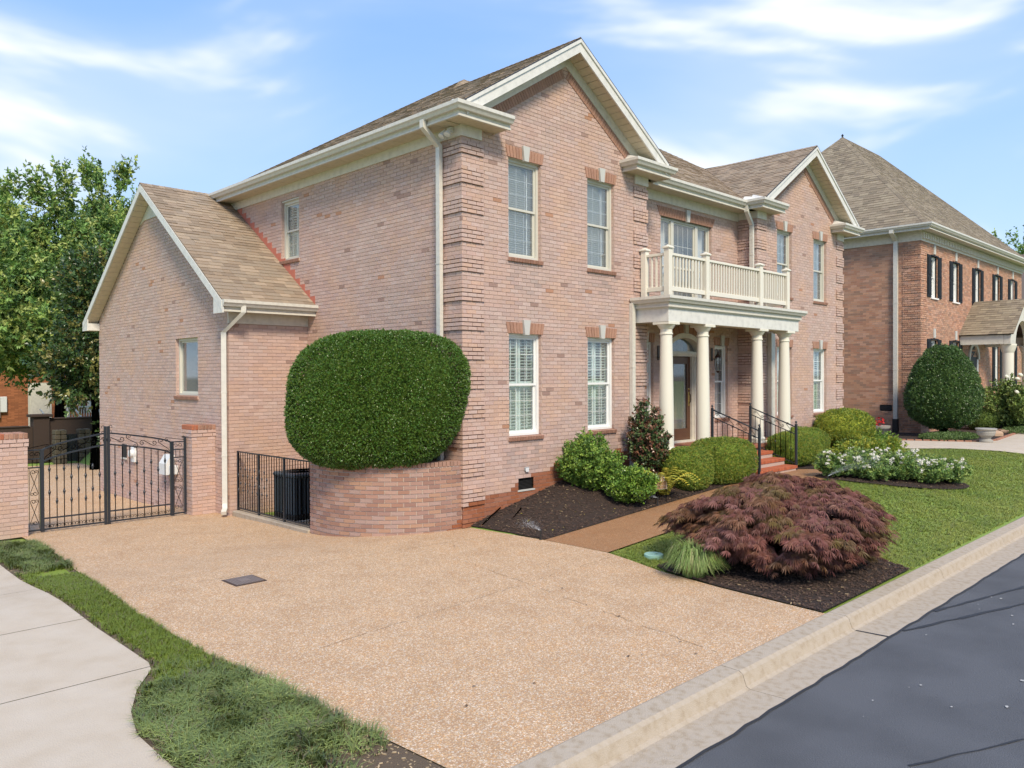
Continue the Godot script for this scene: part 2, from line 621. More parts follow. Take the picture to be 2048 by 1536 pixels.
func sheet(b: MB, p: PackedVector2Array, cell: float, hf: Callable, off: float, col := Color.WHITE) -> void:
	var r := Rect2(p[0], Vector2.ZERO)
	for q in p:
		r = r.expand(q)
	var x0 := int(floor(r.position.x / cell))
	var x1 := int(ceil(r.end.x / cell))
	var z0 := int(floor(r.position.y / cell))
	var z1 := int(ceil(r.end.y / cell))
	for i in range(x0, x1):
		for k in range(z0, z1):
			var c := PackedVector2Array([Vector2(i, k) * cell, Vector2(i + 1, k) * cell, Vector2(i + 1, k + 1) * cell, Vector2(i, k + 1) * cell])
			for piece in Geometry2D.intersect_polygons(p, c):
				var idx := Geometry2D.triangulate_polygon(piece)
				for j in range(0, idx.size(), 3):
					var t := []
					var nn := []
					for m in 3:
						var q: Vector2 = piece[idx[j + m]]
						t.append(Vector3(q.x, hf.call(q.x, q.y) + off, q.y))
						var e := 0.05
						nn.append(Vector3(hf.call(q.x - e, q.y) - hf.call(q.x + e, q.y), 2 * e, hf.call(q.x, q.y - e) - hf.call(q.x, q.y + e)).normalized())
					if (t[1] - t[0]).cross(t[2] - t[0]).y < 0:
						b.trin(t[0], t[2], t[1], nn[0], nn[2], nn[1], col)
					else:
						b.trin(t[0], t[1], t[2], nn[0], nn[1], nn[2], col)

func dh(_x: float, z: float) -> float:
	return drive_y(z)

func wh(x: float, _z: float) -> float:
	return walk_y(x)

const DRIVE := [[-5.35, -7.0], [-5.35, -6.0], [-5.38, -3.6], [-5.55, -1.8], [-5.7, -0.6], [-5.83, 1.0], [-5.85, 2.83], [-5.75, 4.54], [-5.64, 6.6], [-0.47, 6.6], [-0.32, 5.2], [-0.14, 4.19], [0.1, 3.5], [0.25, 2.98], [0.26, 1.69], [0.13, 0.03], [0.13, -1.0], [-1.72, -5.0], [-1.72, -7.0]]
const PATH := [[0.25, 1.69], [6.1, 1.69], [6.9, 1.75], [8.95, 1.75], [9.25, 2.1], [9.2, 2.6], [8.7, 2.95], [7.6, 3.02], [6.5, 2.98], [0.25, 2.98]]
const LAWN := [[0.28, 3.0], [6.5, 3.0], [8.7, 3.02], [9.5, 2.4], [12.5, 2.0], [14.6, 1.0], [15.2, 0.9], [16.7, 2.8], [17.2, 4.6], [17.8, 6.55], [-0.44, 6.55], [-0.3, 5.2], [-0.1, 4.19], [0.12, 3.5]]
const MAPLE_BED := [[0.05, 4.0], [-0.12, 4.3], [-0.30, 5.2], [-0.45, 6.56], [2.25, 6.56], [2.75, 5.8], [2.5, 4.75], [1.4, 4.15], [0.6, 3.95]]
const FRONT_BED := [[0.16, 0.0], [0.27, 1.68], [6.1, 1.68], [6.9, 1.72], [6.9, 0.9], [5.0, 0.9], [5.0, 0.0]]
const EAST_BED := [[9.0, 1.72], [9.35, 2.1], [9.4, 2.45], [12.5, 2.0], [14.6, 1.0], [15.2, 0.9], [14.3, 0.1], [15.9, 0.0], [15.9, -1.2], [10.8, 0.0], [9.0, 0.8]]
const STRIP := [[-5.35, -5.3], [-5.38, -3.6], [-5.55, -1.8], [-5.7, -0.6], [-5.83, 1.0], [-5.85, 2.83], [-5.75, 4.54], [-5.64, 6.6], [-7.3, 6.6], [-7.05, 5.6], [-6.96, 5.0], [-6.95, 4.3], [-6.84, 3.86], [-6.64, 3.42], [-6.38, 3.03], [-6.33, 2.83], [-6.33, 1.4], [-6.27, -0.6], [-6.2, -3.4], [-6.1, -5.3]]
const SIDE_PAVE := [[-6.1, -5.6], [-6.2, -3.4], [-6.27, -0.6], [-6.33, 1.4], [-6.33, 2.83], [-6.38, 3.03], [-6.64, 3.42], [-6.84, 3.86], [-6.95, 4.3], [-6.96, 5.0], [-7.05, 5.6], [-7.3, 6.6], [-14.0, 6.6], [-14.0, -5.6]]
const NEXT_WALK := [[14.4, 0.2], [15.2, 0.9], [16.75, 2.8], [17.2, 4.6], [17.8, 6.55], [34.0, 6.55], [34.0, 2.2], [24.0, 2.7], [20.6, 3.0], [19.6, 2.6], [18.6, 0.4], [18.2, -0.6], [16.5, -1.2]]

func rose_bed() -> PackedVector2Array:
	var p := PackedVector2Array()
	var d := Vector2(0.79, 0.61)
	var s := Vector2(-0.61, 0.79)
	for i in 24:
		var a := TAU * i / 24
		p.append(Vector2(9.15, 3.85) + d * cos(a) * 1.75 + s * sin(a) * 0.85)
	return p

func make_ground() -> void:
	var b := MB.new()
	sheet(b, poly([[-16, -24], [26, -24], [26, 6.6], [-16, 6.6]]), 0.6, ground_y, -0.035)
	sheet(b, poly([[-120, -160], [140, -160], [140, -24], [-120, -24]]), 20, func(_x, _z): return -0.45, -0.035)
	sheet(b, poly([[-120, -24], [-16, -24], [-16, 6.6], [-120, 6.6]]), 20, func(_x, z): return drive_y(z), -0.035)
	sheet(b, poly([[26, -24], [140, -24], [140, 6.6], [26, 6.6]]), 20, func(_x, _z): return 0.46, -0.035)
	sheet(b, poly([[-120, 15.3], [140, 15.3], [140, 120], [-120, 120]]), 20, func(_x, z): return 0.02 + 0.02 * (z - 15.0), 0.0)
	structure("ground", b, M.turf_ground)
	b = MB.new()
	sheet(b, poly(DRIVE), 0.6, dh, 0.0)
	sheet(b, poly([[-5.35, -7.0], [-1.80, -7.0], [-1.80, -12.8], [1.5, -13.3], [2.2, -21.3], [-5.2, -21.3]]), 1.0, dh, 0.0)
	structure("driveway", b, M.aggregate)
	b = MB.new()
	sheet(b, poly(PATH), 0.6, wh, 0.004)
	structure("path", b, M.wet_aggregate)
	b = MB.new()
	sheet(b, poly(NEXT_WALK), 0.8, ground_y, 0.004)
	structure("neighbouring_path", b, M.concrete)
	# side pavement in slabs
	b = MB.new()
	var cuts := [-5.6, -3.2, -1.1, 0.95, 2.95, 5.2, 6.6]
	for i in cuts.size() - 1:
		var band := poly([[-14, cuts[i] + 0.006], [-5, cuts[i] + 0.006], [-5, cuts[i + 1] - 0.006], [-14, cuts[i + 1] - 0.006]])
		for q in Geometry2D.intersect_polygons(poly(SIDE_PAVE), band):
			sheet(b, q, 0.7, dh, 0.006)
	structure("side_pavement", b, M.concrete)
	# soil and beds
	b = MB.new()
	sheet(b, poly(STRIP), 0.4, dh, -0.008)
	structure("verge_soil", b, M.soil)
	b = MB.new()
	for q in Geometry2D.offset_polygon(poly(STRIP), -0.09):
		for w in Geometry2D.intersect_polygons(q, poly([[-8, -2.3], [-5, -2.6], [-5, 3.6], [-8, 3.2]])):
			sheet(b, w, 0.4, dh, -0.004)
	structure("verge_turf", b, M.verge_turf)
	b = MB.new()
	sheet(b, poly(FRONT_BED), 0.3, ground_y, 0.006)
	structure("front_bed_ground", b, M.mulch)
	b = MB.new()
	sheet(b, poly(MAPLE_BED), 0.3, ground_y, 0.008)
	structure("maple_bed_ground", b, M.mulch)
	b = MB.new()
	sheet(b, poly(EAST_BED), 0.3, ground_y, 0.006)
	sheet(b, rose_bed(), 0.3, ground_y, 0.008)
	sheet(b, poly([[18.2, -0.6], [18.6, 0.4], [19.6, 2.6], [20.6, 3.0], [24, 2.7], [28, 2.4], [28, 0.1], [22.4, 0.1], [22.4, -4], [17, -4]]), 0.5, ground_y, 0.006)
	structure("planting_bed_ground", b, M.mulch)
	# kerb: one cast piece after another
	var kerb := Node3D.new()
	kerb.name = "kerb"
	add_child(kerb)
	kerb.set_meta("kind", "structure")
	var cutx := [-30.0, -24.0, -18.0, -12.0, -9.0, -5.7, -2.7, -0.42, 2.6, 5.6, 8.6, 11.6, 14.6, 17.6, 24.0, 34.0, 60.0]
	for i in cutx.size() - 1:
		b = MB.new()
		var prof := PackedVector2Array([Vector2(0, -0.3), Vector2(0, 0.0), Vector2(-0.025, 0.012), Vector2(-0.205, 0.008), Vector2(-0.24, -0.015), Vector2(-0.275, -0.112), Vector2(-0.31, -0.128), Vector2(-0.66, -0.118), Vector2(-0.66, -0.3)])
		var pth := PackedVector3Array()
		var n := 1
		for k in n + 1:
			var x := lerpf(cutx[i] + 0.004, cutx[i + 1] - 0.004, float(k) / n)
			pth.append(Vector3(x, 0.0, 6.60))
		b.sweep(pth, prof, Color.WHITE, true)
		part(kerb, "kerb_segment", b, M.kerb_concrete)
	b = MB.new()
	sheet(b, poly([[-120, 7.255], [140, 7.255], [140, 14.9], [-120, 14.9]]), 2.0, func(_x, z): return -0.13 + 0.035 * ss(7.2, 11.0, z) * (1.0 - ss(11.0, 14.9, z)), 0.006)
	structure("road", b, M.asphalt)
	b = MB.new()
	b.bx(Vector3(-120, -0.3, 14.9), Vector3(140, 0.03, 15.3))
	structure("opposite_kerb", b, M.kerb_concrete)
	# sealed cracks and flecks in the road
	b = MB.new()
	var r2 := RandomNumberGenerator.new()
	r2.seed = 5
	for cr in [[Vector2(-0.1, 7.29), Vector2(7.5, 9.7), 0.026], [Vector2(0.9, 7.29), Vector2(8.5, 9.1), 0.03], [Vector2(6.6, 7.29), Vector2(12.0, 8.7), 0.024], [Vector2(-3.2, 8.4), Vector2(3.5, 11.5), 0.012]]:
		var pa: Vector2 = cr[0]
		var m := 34
		var last := pa
		for k in range(1, m + 1):
			var q: Vector2 = (cr[0] as Vector2).lerp(cr[1], float(k) / m)
			q += Vector2(r2.randf_range(-0.012, 0.012), r2.randf_range(-0.012, 0.012))
			var d := (q - last).normalized()
			var s: Vector2 = Vector2(-d.y, d.x) * cr[2] * r2.randf_range(0.4, 1.1)
			var y := -0.117
			var ya := y + 0.035 * ss(7.2, 11.0, last.y)
			var yb := y + 0.035 * ss(7.2, 11.0, q.y)
			b.quad(Vector3(last.x - s.x, ya, last.y - s.y), Vector3(last.x + s.x, ya, last.y + s.y), Vector3(q.x + s.x, yb, q.y + s.y), Vector3(q.x - s.x, yb, q.y - s.y), Color.WHITE)
			last = q
	# seam along the pan
	var lastp := Vector2(-9, 7.265)
	for k in range(1, 160):
		var q := Vector2(-9 + k * 0.2, 7.265 + r2.randf_range(-0.012, 0.012))
		b.quad(Vector3(lastp.x, -0.116, lastp.y - 0.012), Vector3(lastp.x, -0.116, lastp.y + 0.016), Vector3(q.x, -0.116, q.y + 0.016), Vector3(q.x, -0.116, q.y - 0.012), Color.WHITE)
		lastp = q
	for jx in [-0.42, 8.6]:
		b.quad(Vector3(jx - 0.014, -0.124, 6.915), Vector3(jx - 0.02, -0.113, 7.26), Vector3(jx + 0.012, -0.113, 7.26), Vector3(jx + 0.01, -0.124, 6.915), Color.WHITE)
	structure("road_crack_sealing", b, M.tar)
	b = MB.new()
	for k in 70:
		var q := Vector2(r2.randf_range(-5, 7), r2.randf_range(7.5, 10.5))
		var a := r2.randf() * TAU
		var sz := r2.randf_range(0.006, 0.028)
		var y := -0.113 + 0.035 * ss(7.2, 11.0, q.y)
		var pts := []
		for j in 5:
			var aa := a - TAU * j / 5
			pts.append(Vector3(q.x + cos(aa) * sz * r2.randf_range(0.5, 1.5), y, q.y + sin(aa) * sz * r2.randf_range(0.4, 1.0)))
		for j in range(1, 4):
			b.tri(pts[0], pts[j], pts[j + 1], Color.WHITE)
	structure("road_paint_flecks", b, M.paint_fleck)
	# hairline cracks in the drive
	b = MB.new()
	for cr in [[Vector2(-5.0, 3.6), Vector2(0.0, 3.2)], [Vector2(-2.4, 6.4), Vector2(-1.6, 1.8)], [Vector2(-5.5, 0.2), Vector2(-0.2, 0.8)]]:
		var last: Vector2 = cr[0]
		var m := 60
		for k in range(1, m + 1):
			var q: Vector2 = (cr[0] as Vector2).lerp(cr[1], float(k) / m) + Vector2(r2.randf_range(-0.02, 0.02), r2.randf_range(-0.02, 0.02))
			if r2.randf() < 0.7:
				var d := (q - last).normalized()
				var s := Vector2(-d.y, d.x) * 0.0025
				b.quad(Vector3(last.x - s.x, drive_y(last.y) + 0.003, last.y - s.y), Vector3(last.x + s.x, drive_y(last.y) + 0.003, last.y + s.y), Vector3(q.x + s.x, drive_y(q.y) + 0.003, q.y + s.y), Vector3(q.x - s.x, drive_y(q.y) + 0.003, q.y - s.y), Color.WHITE)
			last = q
	structure("driveway_crack", b, M.soil)

# ------------------------------------------------------------------ brickwork
const PH := 0.0732
const PL := 0.213
var tone := FastNoiseLite.new()
var brick_box: Array = []
var raked: MB

func wall_frame(o: Vector3, nrm: Vector3) -> Transform3D:
	return Transform3D(Basis(Vector3.UP.cross(nrm), Vector3.UP, nrm), o)

func pink(p: Vector3) -> Color:
	var pal := [Color(0.628, 0.459, 0.403), Color(0.643, 0.478, 0.426), Color(0.606, 0.434, 0.377), Color(0.651, 0.503, 0.456), Color(0.588, 0.438, 0.399), Color(0.636, 0.462, 0.393)]
	var c: Color = pal[rng.randi() % pal.size()]
	var t := tone.get_noise_3dv(p * 1.0)
	c = c.lerp(Color(0.705, 0.476, 0.334), clampf(t * 1.1, 0, 0.45))
	c = c.lerp(Color(0.598, 0.488, 0.441), clampf(-t * 1.1, 0, 0.4))
	var r := rng.randf()
	if r < 0.006:
		c = Color(0.52, 0.29, 0.19)
	elif r < 0.016:
		c = Color(0.41, 0.28, 0.24)
	# grey run-off below the window sills
	if p.z > -0.02 and p.z < 0.1 and p.x < 5.4:
		for sx in [1.56, 3.81]:
			for sy in [4.77, 1.46]:
				var dx: float = absf(p.x - sx)
				var dy: float = sy - p.y
				if dx < 0.46 and dy > 0 and dy < 0.62 and rng.randf() < 0.75 - dy + tone.get_noise_2d(p.x * 9.0, p.y * 3.0) * 0.8:
					c = c.lerp(Color(0.40, 0.33, 0.31), 0.45)
	# bare red brick near the ground of the front, where the wash has gone
	if p.z > -0.3 and p.x < 5.5:
		var edge := 0.36 + clampf(0.235 * p.x, 0.0, 0.70) + tone.get_noise_2d(p.x * 4.0, p.y * 6.0) * 0.16
		if p.y < edge and p.x > -0.35 + p.y * 0.8:
			c = Color(0.355, 0.125, 0.055).lerp(c, rng.randf() * 0.16)
	return jit(c, 0.06)

func orange(p: Vector3) -> Color:
	var pal := [Color(0.573, 0.319, 0.211), Color(0.628, 0.370, 0.250), Color(0.505, 0.274, 0.187), Color(0.601, 0.370, 0.272), Color(0.423, 0.267, 0.196)]
	var c: Color = pal[rng.randi() % pal.size()]
	c = c.lerp(Color(0.40, 0.27, 0.19), clampf(tone.get_noise_3dv(p * 0.6) * 0.9, 0, 0.4))
	return jit(c, 0.1)

func cut(iv: Array, a: float, b: float) -> Array:
	var r := []
	for i in iv:
		if b <= i[0] or a >= i[1]:
			r.append(i)
			continue
		if a > i[0]:
			r.append([i[0], a])
		if b < i[1]:
			r.append([b, i[1]])
	return r

# lays courses in the plane of t; spans(y) gives the stretches of wall at a height
func brick_wall(br: MB, mo: MB, t: Transform3D, y0: float, y1: float, spans: Callable, col: Callable, proud : Variant = null, picked: Variant = null, pick : Variant = null, ph := PH, pl := PL, breaks := []) -> void:
	var k := int(floor(y0 / ph))
	while (k + 1) * ph <= y1 + 0.001:
		var yc := (k + 0.5) * ph
		var all: Array = spans.call(yc)
		for q in breaks:
			var nx := []
			for iv in all:
				if q > iv[0] + 0.01 and q < iv[1] - 0.01:
					nx.append([iv[0], q])
					nx.append([q, iv[1]])
				else:
					nx.append(iv)
			all = nx
		for iv in all:
			var a: float = iv[0]
			var b: float = iv[1]
			if b - a < 0.02:
				continue
			var pr0: float = proud.call(a + 0.03, k) if proud != null else 0.0
			var pr1: float = proud.call(b - 0.03, k) if proud != null else 0.0
			mo.quad(t * Vector3(a, k * ph, -0.009), t * Vector3(b, k * ph, -0.009), t * Vector3(b, (k + 1) * ph, -0.009), t * Vector3(a, (k + 1) * ph, -0.009), Color.WHITE)
			var s: float = floor(a / pl) * pl - (k & 1) * pl * 0.5
			while s < b:
				var x0 := maxf(a, s + 0.005)
				var x1 := minf(b, s + pl - 0.005)
				if a - s < 0.03 and s < a:
					x0 = a
				s += pl
				if x1 - x0 < 0.025:
					continue
				var off: float = proud.call((x0 + x1) * 0.5, k) if proud != null else 0.0
				if x0 == a and pr0 > 0 and off > 0 and not breaks.has(a):
					x0 -= pr0
				if x1 == b and pr1 > 0 and off > 0 and not breaks.has(b):
					x1 += pr1
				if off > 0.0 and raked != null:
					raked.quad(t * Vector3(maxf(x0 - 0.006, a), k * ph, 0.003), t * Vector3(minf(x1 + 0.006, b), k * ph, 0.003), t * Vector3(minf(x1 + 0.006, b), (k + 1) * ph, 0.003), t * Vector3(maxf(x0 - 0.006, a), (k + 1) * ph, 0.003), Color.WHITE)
				off += rng.randf_range(-0.0018, 0.0018)
				var m := Vector3((x0 + x1) * 0.5, yc + rng.randf_range(-0.0008, 0.0008), (off - 0.022) * 0.5)
				var w := t * m
				var c: Color = col.call(w)
				var sz := Vector3(x1 - x0 - (0.004 if off > 0.01 else 0.0), ph - (0.0155 if off > 0.01 else 0.0095), off + 0.022)
				if picked != null and picked.size() < 300 and pick.call(m.x, yc):
					picked.append([Transform3D(t.basis, w), sz, c])
				else:
					br.box(Transform3D(t.basis, w), sz, c, true)
		k += 1

# bricks that are parts of their own: a few tones of one block, shared
func lay_singles(parent: Node, picked: Array, called := "brick") -> void:
	if brick_box.is_empty():
		for i in 14:
			var b := MB.new()
			b.box(Transform3D(), Vector3.ONE, pink(Vector3(i * 0.9, 3.0, -3.0)))
			brick_box.append(b.mesh())
		for i in 5:
			var b := MB.new()
			b.box(Transform3D(), Vector3.ONE, jit(Color(0.355, 0.125, 0.055), 0.12))
			brick_box.append(b.mesh())
	for p in picked:
		var c: Color = p[2]
		var k := rng.randi() % 14
		if c.g / c.r < 0.42:
			k = 14 + rng.randi() % 5
		var o := part(parent, called, brick_box[k], M.brick)
		o.transform = Transform3D(p[0].basis.scaled_local(p[1]), p[0].origin)

# end bricks seen in the side of an opening; x is the edge, dir +1 when the opening lies to its right
func reveal(br: MB, mo: MB, t: Transform3D, x: float, dir: float, y0: float, y1: float, depth: float, col: Callable) -> void:
	var k := int(floor(y0 / PH))
	while (k + 0.5) * PH < y1:
		if (k + 0.5) * PH > y0:
			var m := Vector3(x + dir * 0.001, (k + 0.5) * PH, -depth * 0.5 - 0.024)
			br.box(Transform3D(t.basis, t * m), Vector3(0.008, PH - 0.0095, depth - 0.006), jit(col.call(t * m), 0.05))
		k += 1
	mo.quad(t * Vector3(x - dir * 0.002, y0, -0.009), t * Vector3(x - dir * 0.002, y0, -depth - 0.03), t * Vector3(x - dir * 0.002, y1, -depth - 0.03), t * Vector3(x - dir * 0.002, y1, -0.009), Color.WHITE)

# splayed soldier bricks and a keystone over an opening
func flat_arch(house: Node, t: Transform3D, x0: float, x1: float, y: float, side: int, key := true, h := 0.205) -> void:
	var b := MB.new()
	var xc := (x0 + x1) * 0.5
	var half := (x1 - x0) * 0.5 + 0.035
	var kw := 0.075 if key else 0.0
	for sg in [-1.0, 1.0]:
		for i in side:
			var a := lerpf(kw, half, float(i) / side) + 0.007
			var e := lerpf(kw, half, float(i + 1) / side) - 0.007
			var sp0 := 0.10 * a
			var sp1 := 0.10 * e
			b.prism(t, PackedVector2Array([Vector2(xc + sg * a, y), Vector2(xc + sg * e, y), Vector2(xc + sg * (e + sp1), y + h), Vector2(xc + sg * (a + sp0), y + h)]), -0.02, 0.014 + rng.randf_range(-0.002, 0.002), jit(Color(0.46, 0.265, 0.19), 0.10))
	part(house, "arch_bricks", b, M.brick, true)
	b = MB.new()
	b.prism(t, PackedVector2Array([Vector2(x0 - 0.04, y + 0.002), Vector2(x1 + 0.04, y + 0.002), Vector2(x1 + 0.085, y + h - 0.003), Vector2(x0 - 0.085, y + h - 0.003)]), -0.03, -0.006)
	part(house, "arch_mortar", b, M.dark_mortar)
	if key:
		b = MB.new()
		b.prism(t, PackedVector2Array([Vector2(xc - 0.055, y - 0.022), Vector2(xc + 0.055, y - 0.022), Vector2(xc + 0.092, y + h + 0.05), Vector2(xc - 0.092, y + h + 0.05)]), -0.02, 0.05)
		part(house, "keystone", b, M.keystone)

# ------------------------------------------------------------------ windows; t at the lower left of the opening, in the wall's face
func window(house: Node, t: Transform3D, w: float, h: float, style: String, fm: Material, sill := true, cols := 3, rows := 3, split := 0.5) -> Node3D:
	var n := hub(house, "window", t)
	var fw := 0.058
	var zf := -0.10
	var b := MB.new()
	b.bx(Vector3(0, 0, zf - 0.06), Vector3(fw, h, zf + 0.025))
	b.bx(Vector3(w - fw, 0, zf - 0.06), Vector3(w, h, zf + 0.025))
	b.bx(Vector3(fw, h - fw, zf - 0.06), Vector3(w - fw, h, zf + 0.024))
	b.bx(Vector3(fw, 0, zf - 0.06), Vector3(w - fw, fw * 0.8, zf + 0.04))
	part(n, "frame", b, fm)
	var ym := h * split
	var r := 0.042
	var zones := [[fw * 0.8, ym + 0.02, zf - 0.035], [ym - 0.02, h - fw, zf - 0.008]]
	if style == "fixed":
		zones = [[fw * 0.8, h - fw, zf - 0.015]]
	for q in zones:
		b = MB.new()
		var z: float = q[2]
		b.bx(Vector3(fw, q[0], z - 0.02), Vector3(fw + r, q[1], z))
		b.bx(Vector3(w - fw - r, q[0], z - 0.02), Vector3(w - fw, q[1], z))
		b.bx(Vector3(fw + r, q[1] - r, z - 0.02), Vector3(w - fw - r, q[1], z))
		b.bx(Vector3(fw + r, q[0], z - 0.02), Vector3(w - fw - r, q[0] + r, z))
		part(n, "sash", b, fm)
		bxp(n, "pane", Vector3(fw + r, q[0] + r, z - 0.014), Vector3(w - fw - r, q[1] - r, z - 0.009), M.glass)
		if style != "fixed" and cols > 0:
			b = MB.new()
			for i in range(1, cols):
				var x := lerpf(fw + r, w - fw - r, float(i) / cols)
				b.bx(Vector3(x - 0.005, q[0] + r, z - 0.02), Vector3(x + 0.005, q[1] - r, z - 0.016))
			for i in range(1, rows):
				var y := lerpf(q[0] + r, q[1] - r, float(i) / rows)
				b.bx(Vector3(fw + r, y - 0.005, z - 0.0195), Vector3(w - fw - r, y + 0.005, z - 0.0165))
			part(n, "muntin", b, M.pane_bar if style == "blind" else fm)
	# room behind
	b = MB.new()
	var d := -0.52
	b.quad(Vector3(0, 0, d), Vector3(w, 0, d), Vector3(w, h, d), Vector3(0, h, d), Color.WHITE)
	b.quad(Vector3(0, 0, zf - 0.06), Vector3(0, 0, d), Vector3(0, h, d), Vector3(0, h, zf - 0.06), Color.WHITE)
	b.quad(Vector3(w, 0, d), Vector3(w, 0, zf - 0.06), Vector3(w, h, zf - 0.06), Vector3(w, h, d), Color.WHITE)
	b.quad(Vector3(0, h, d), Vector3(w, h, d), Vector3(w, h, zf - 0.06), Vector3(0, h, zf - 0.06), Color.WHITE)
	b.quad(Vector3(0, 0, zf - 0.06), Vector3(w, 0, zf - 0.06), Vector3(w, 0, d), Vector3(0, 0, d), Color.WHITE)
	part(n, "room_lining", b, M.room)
	b = MB.new()
	if style == "shutter":
		# plantation shutters: two leaves, louvres open above, closer below
		var zs := zf - 0.12
		for lf in 2:
			var a := w * 0.5 * lf + 0.012
			var e := w * 0.5 * (lf + 1) - 0.012
			for q in [[0.03, ym - 0.01, 0.75], [ym - 0.01, h - 0.03, 0.18]]:
				b.bx(Vector3(a, q[0], zs - 0.014), Vector3(a + 0.05, q[1], zs + 0.014))
				b.bx(Vector3(e - 0.05, q[0], zs - 0.014), Vector3(e, q[1], zs + 0.014))
				b.bx(Vector3(a + 0.05, q[0], zs - 0.013), Vector3(e - 0.05, q[0] + 0.07, zs + 0.013))
				b.bx(Vector3(a + 0.05, q[1] - 0.07, zs - 0.013), Vector3(e - 0.05, q[1], zs + 0.013))
				b.bx(Vector3((a + e) * 0.5 - 0.008, q[0] + 0.09, zs + 0.028), Vector3((a + e) * 0.5 + 0.008, q[1] - 0.09, zs + 0.038))
				var y: float = q[0] + 0.11
				while y < q[1] - 0.08:
					b.box(Transform3D(Basis(Vector3.RIGHT, -q[2]), Vector3((a + e) * 0.5, y, zs)), Vector3(e - a - 0.1, 0.008, 0.06))
					y += 0.058
		part(n, "plantation_shutter", b, M.shutter_slat)
	elif style == "blind" or style == "half_blind":
		var y := h - 0.05
		var low := 0.06 if style == "blind" else h * 0.08
		while y > low:
			b.box(Transform3D(Basis(Vector3.RIGHT, -0.62), Vector3(w * 0.5, y, zf - 0.14)), Vector3(w - 0.06, 0.004, 0.046))
			y -= 0.041
		for x in [w * 0.22, w * 0.78]:
			b.bx(Vector3(x - 0.012, low, zf - 0.105), Vector3(x + 0.012, h - 0.05, zf - 0.10))
		part(n, "blind", b, M.blind)
	elif style == "sheer":
		b.bx(Vector3(0.02, 0.03, zf - 0.11), Vector3(w - 0.02, h - 0.03, zf - 0.105))
		part(n, "sheer_curtain", b, M.curtain)
	elif style == "curtain":
		for sd in [0, 1]:
			var m := 22
			var wd := w * 0.40
			for i in m:
				var x0 := wd * i / m
				var x1 := wd * (i + 1) / m
				var z0 := zf - 0.2 + 0.028 * sin(i * 1.9)
				var z1 := zf - 0.2 + 0.028 * sin((i + 1) * 1.9)
				if sd == 1:
					x0 = w - x0
					x1 = w - x1
				b.quad(Vector3(x0, 0.03, z0), Vector3(x1, 0.03, z1), Vector3(x1, h - 0.05, z1), Vector3(x0, h - 0.05, z0), Color.WHITE)
		part(n, "curtain", b, M.curtain)
	if sill:
		# rowlock sill, brick by brick
		var m := int(round((w + 0.06) / 0.073))
		for i in m:
			var x := -0.03 + (w + 0.06) * (i + 0.5) / m
			b = MB.new()
			b.cbox(Transform3D(Basis(Vector3.RIGHT, 0.14), Vector3(x, -0.045, -0.02)), Vector3((w + 0.06) / m - 0.008, 0.072, 0.125), 0.004, jit(Color(0.36, 0.20, 0.145), 0.14))
			part(n, "sill_brick", b, M.brick)
		bxp(n, "sill_mortar", Vector3(-0.028, -0.075, -0.09), Vector3(w + 0.028, -0.012, 0.024), M.mortar)
	return n

# ------------------------------------------------------------------ shingle roofs
func shingle_col() -> Color:
	var pal := [Color(0.442, 0.335, 0.234), Color(0.396, 0.297, 0.206), Color(0.482, 0.374, 0.264), Color(0.346, 0.262, 0.182), Color(0.409, 0.323, 0.235)]
	return jit(pal[rng.randi() % pal.size()], 0.07)

func shingle_grey() -> Color:
	var pal := [Color(0.367, 0.295, 0.206), Color(0.329, 0.263, 0.182), Color(0.406, 0.333, 0.232), Color(0.280, 0.226, 0.160)]
	return jit(pal[rng.randi() % pal.size()], 0.08)

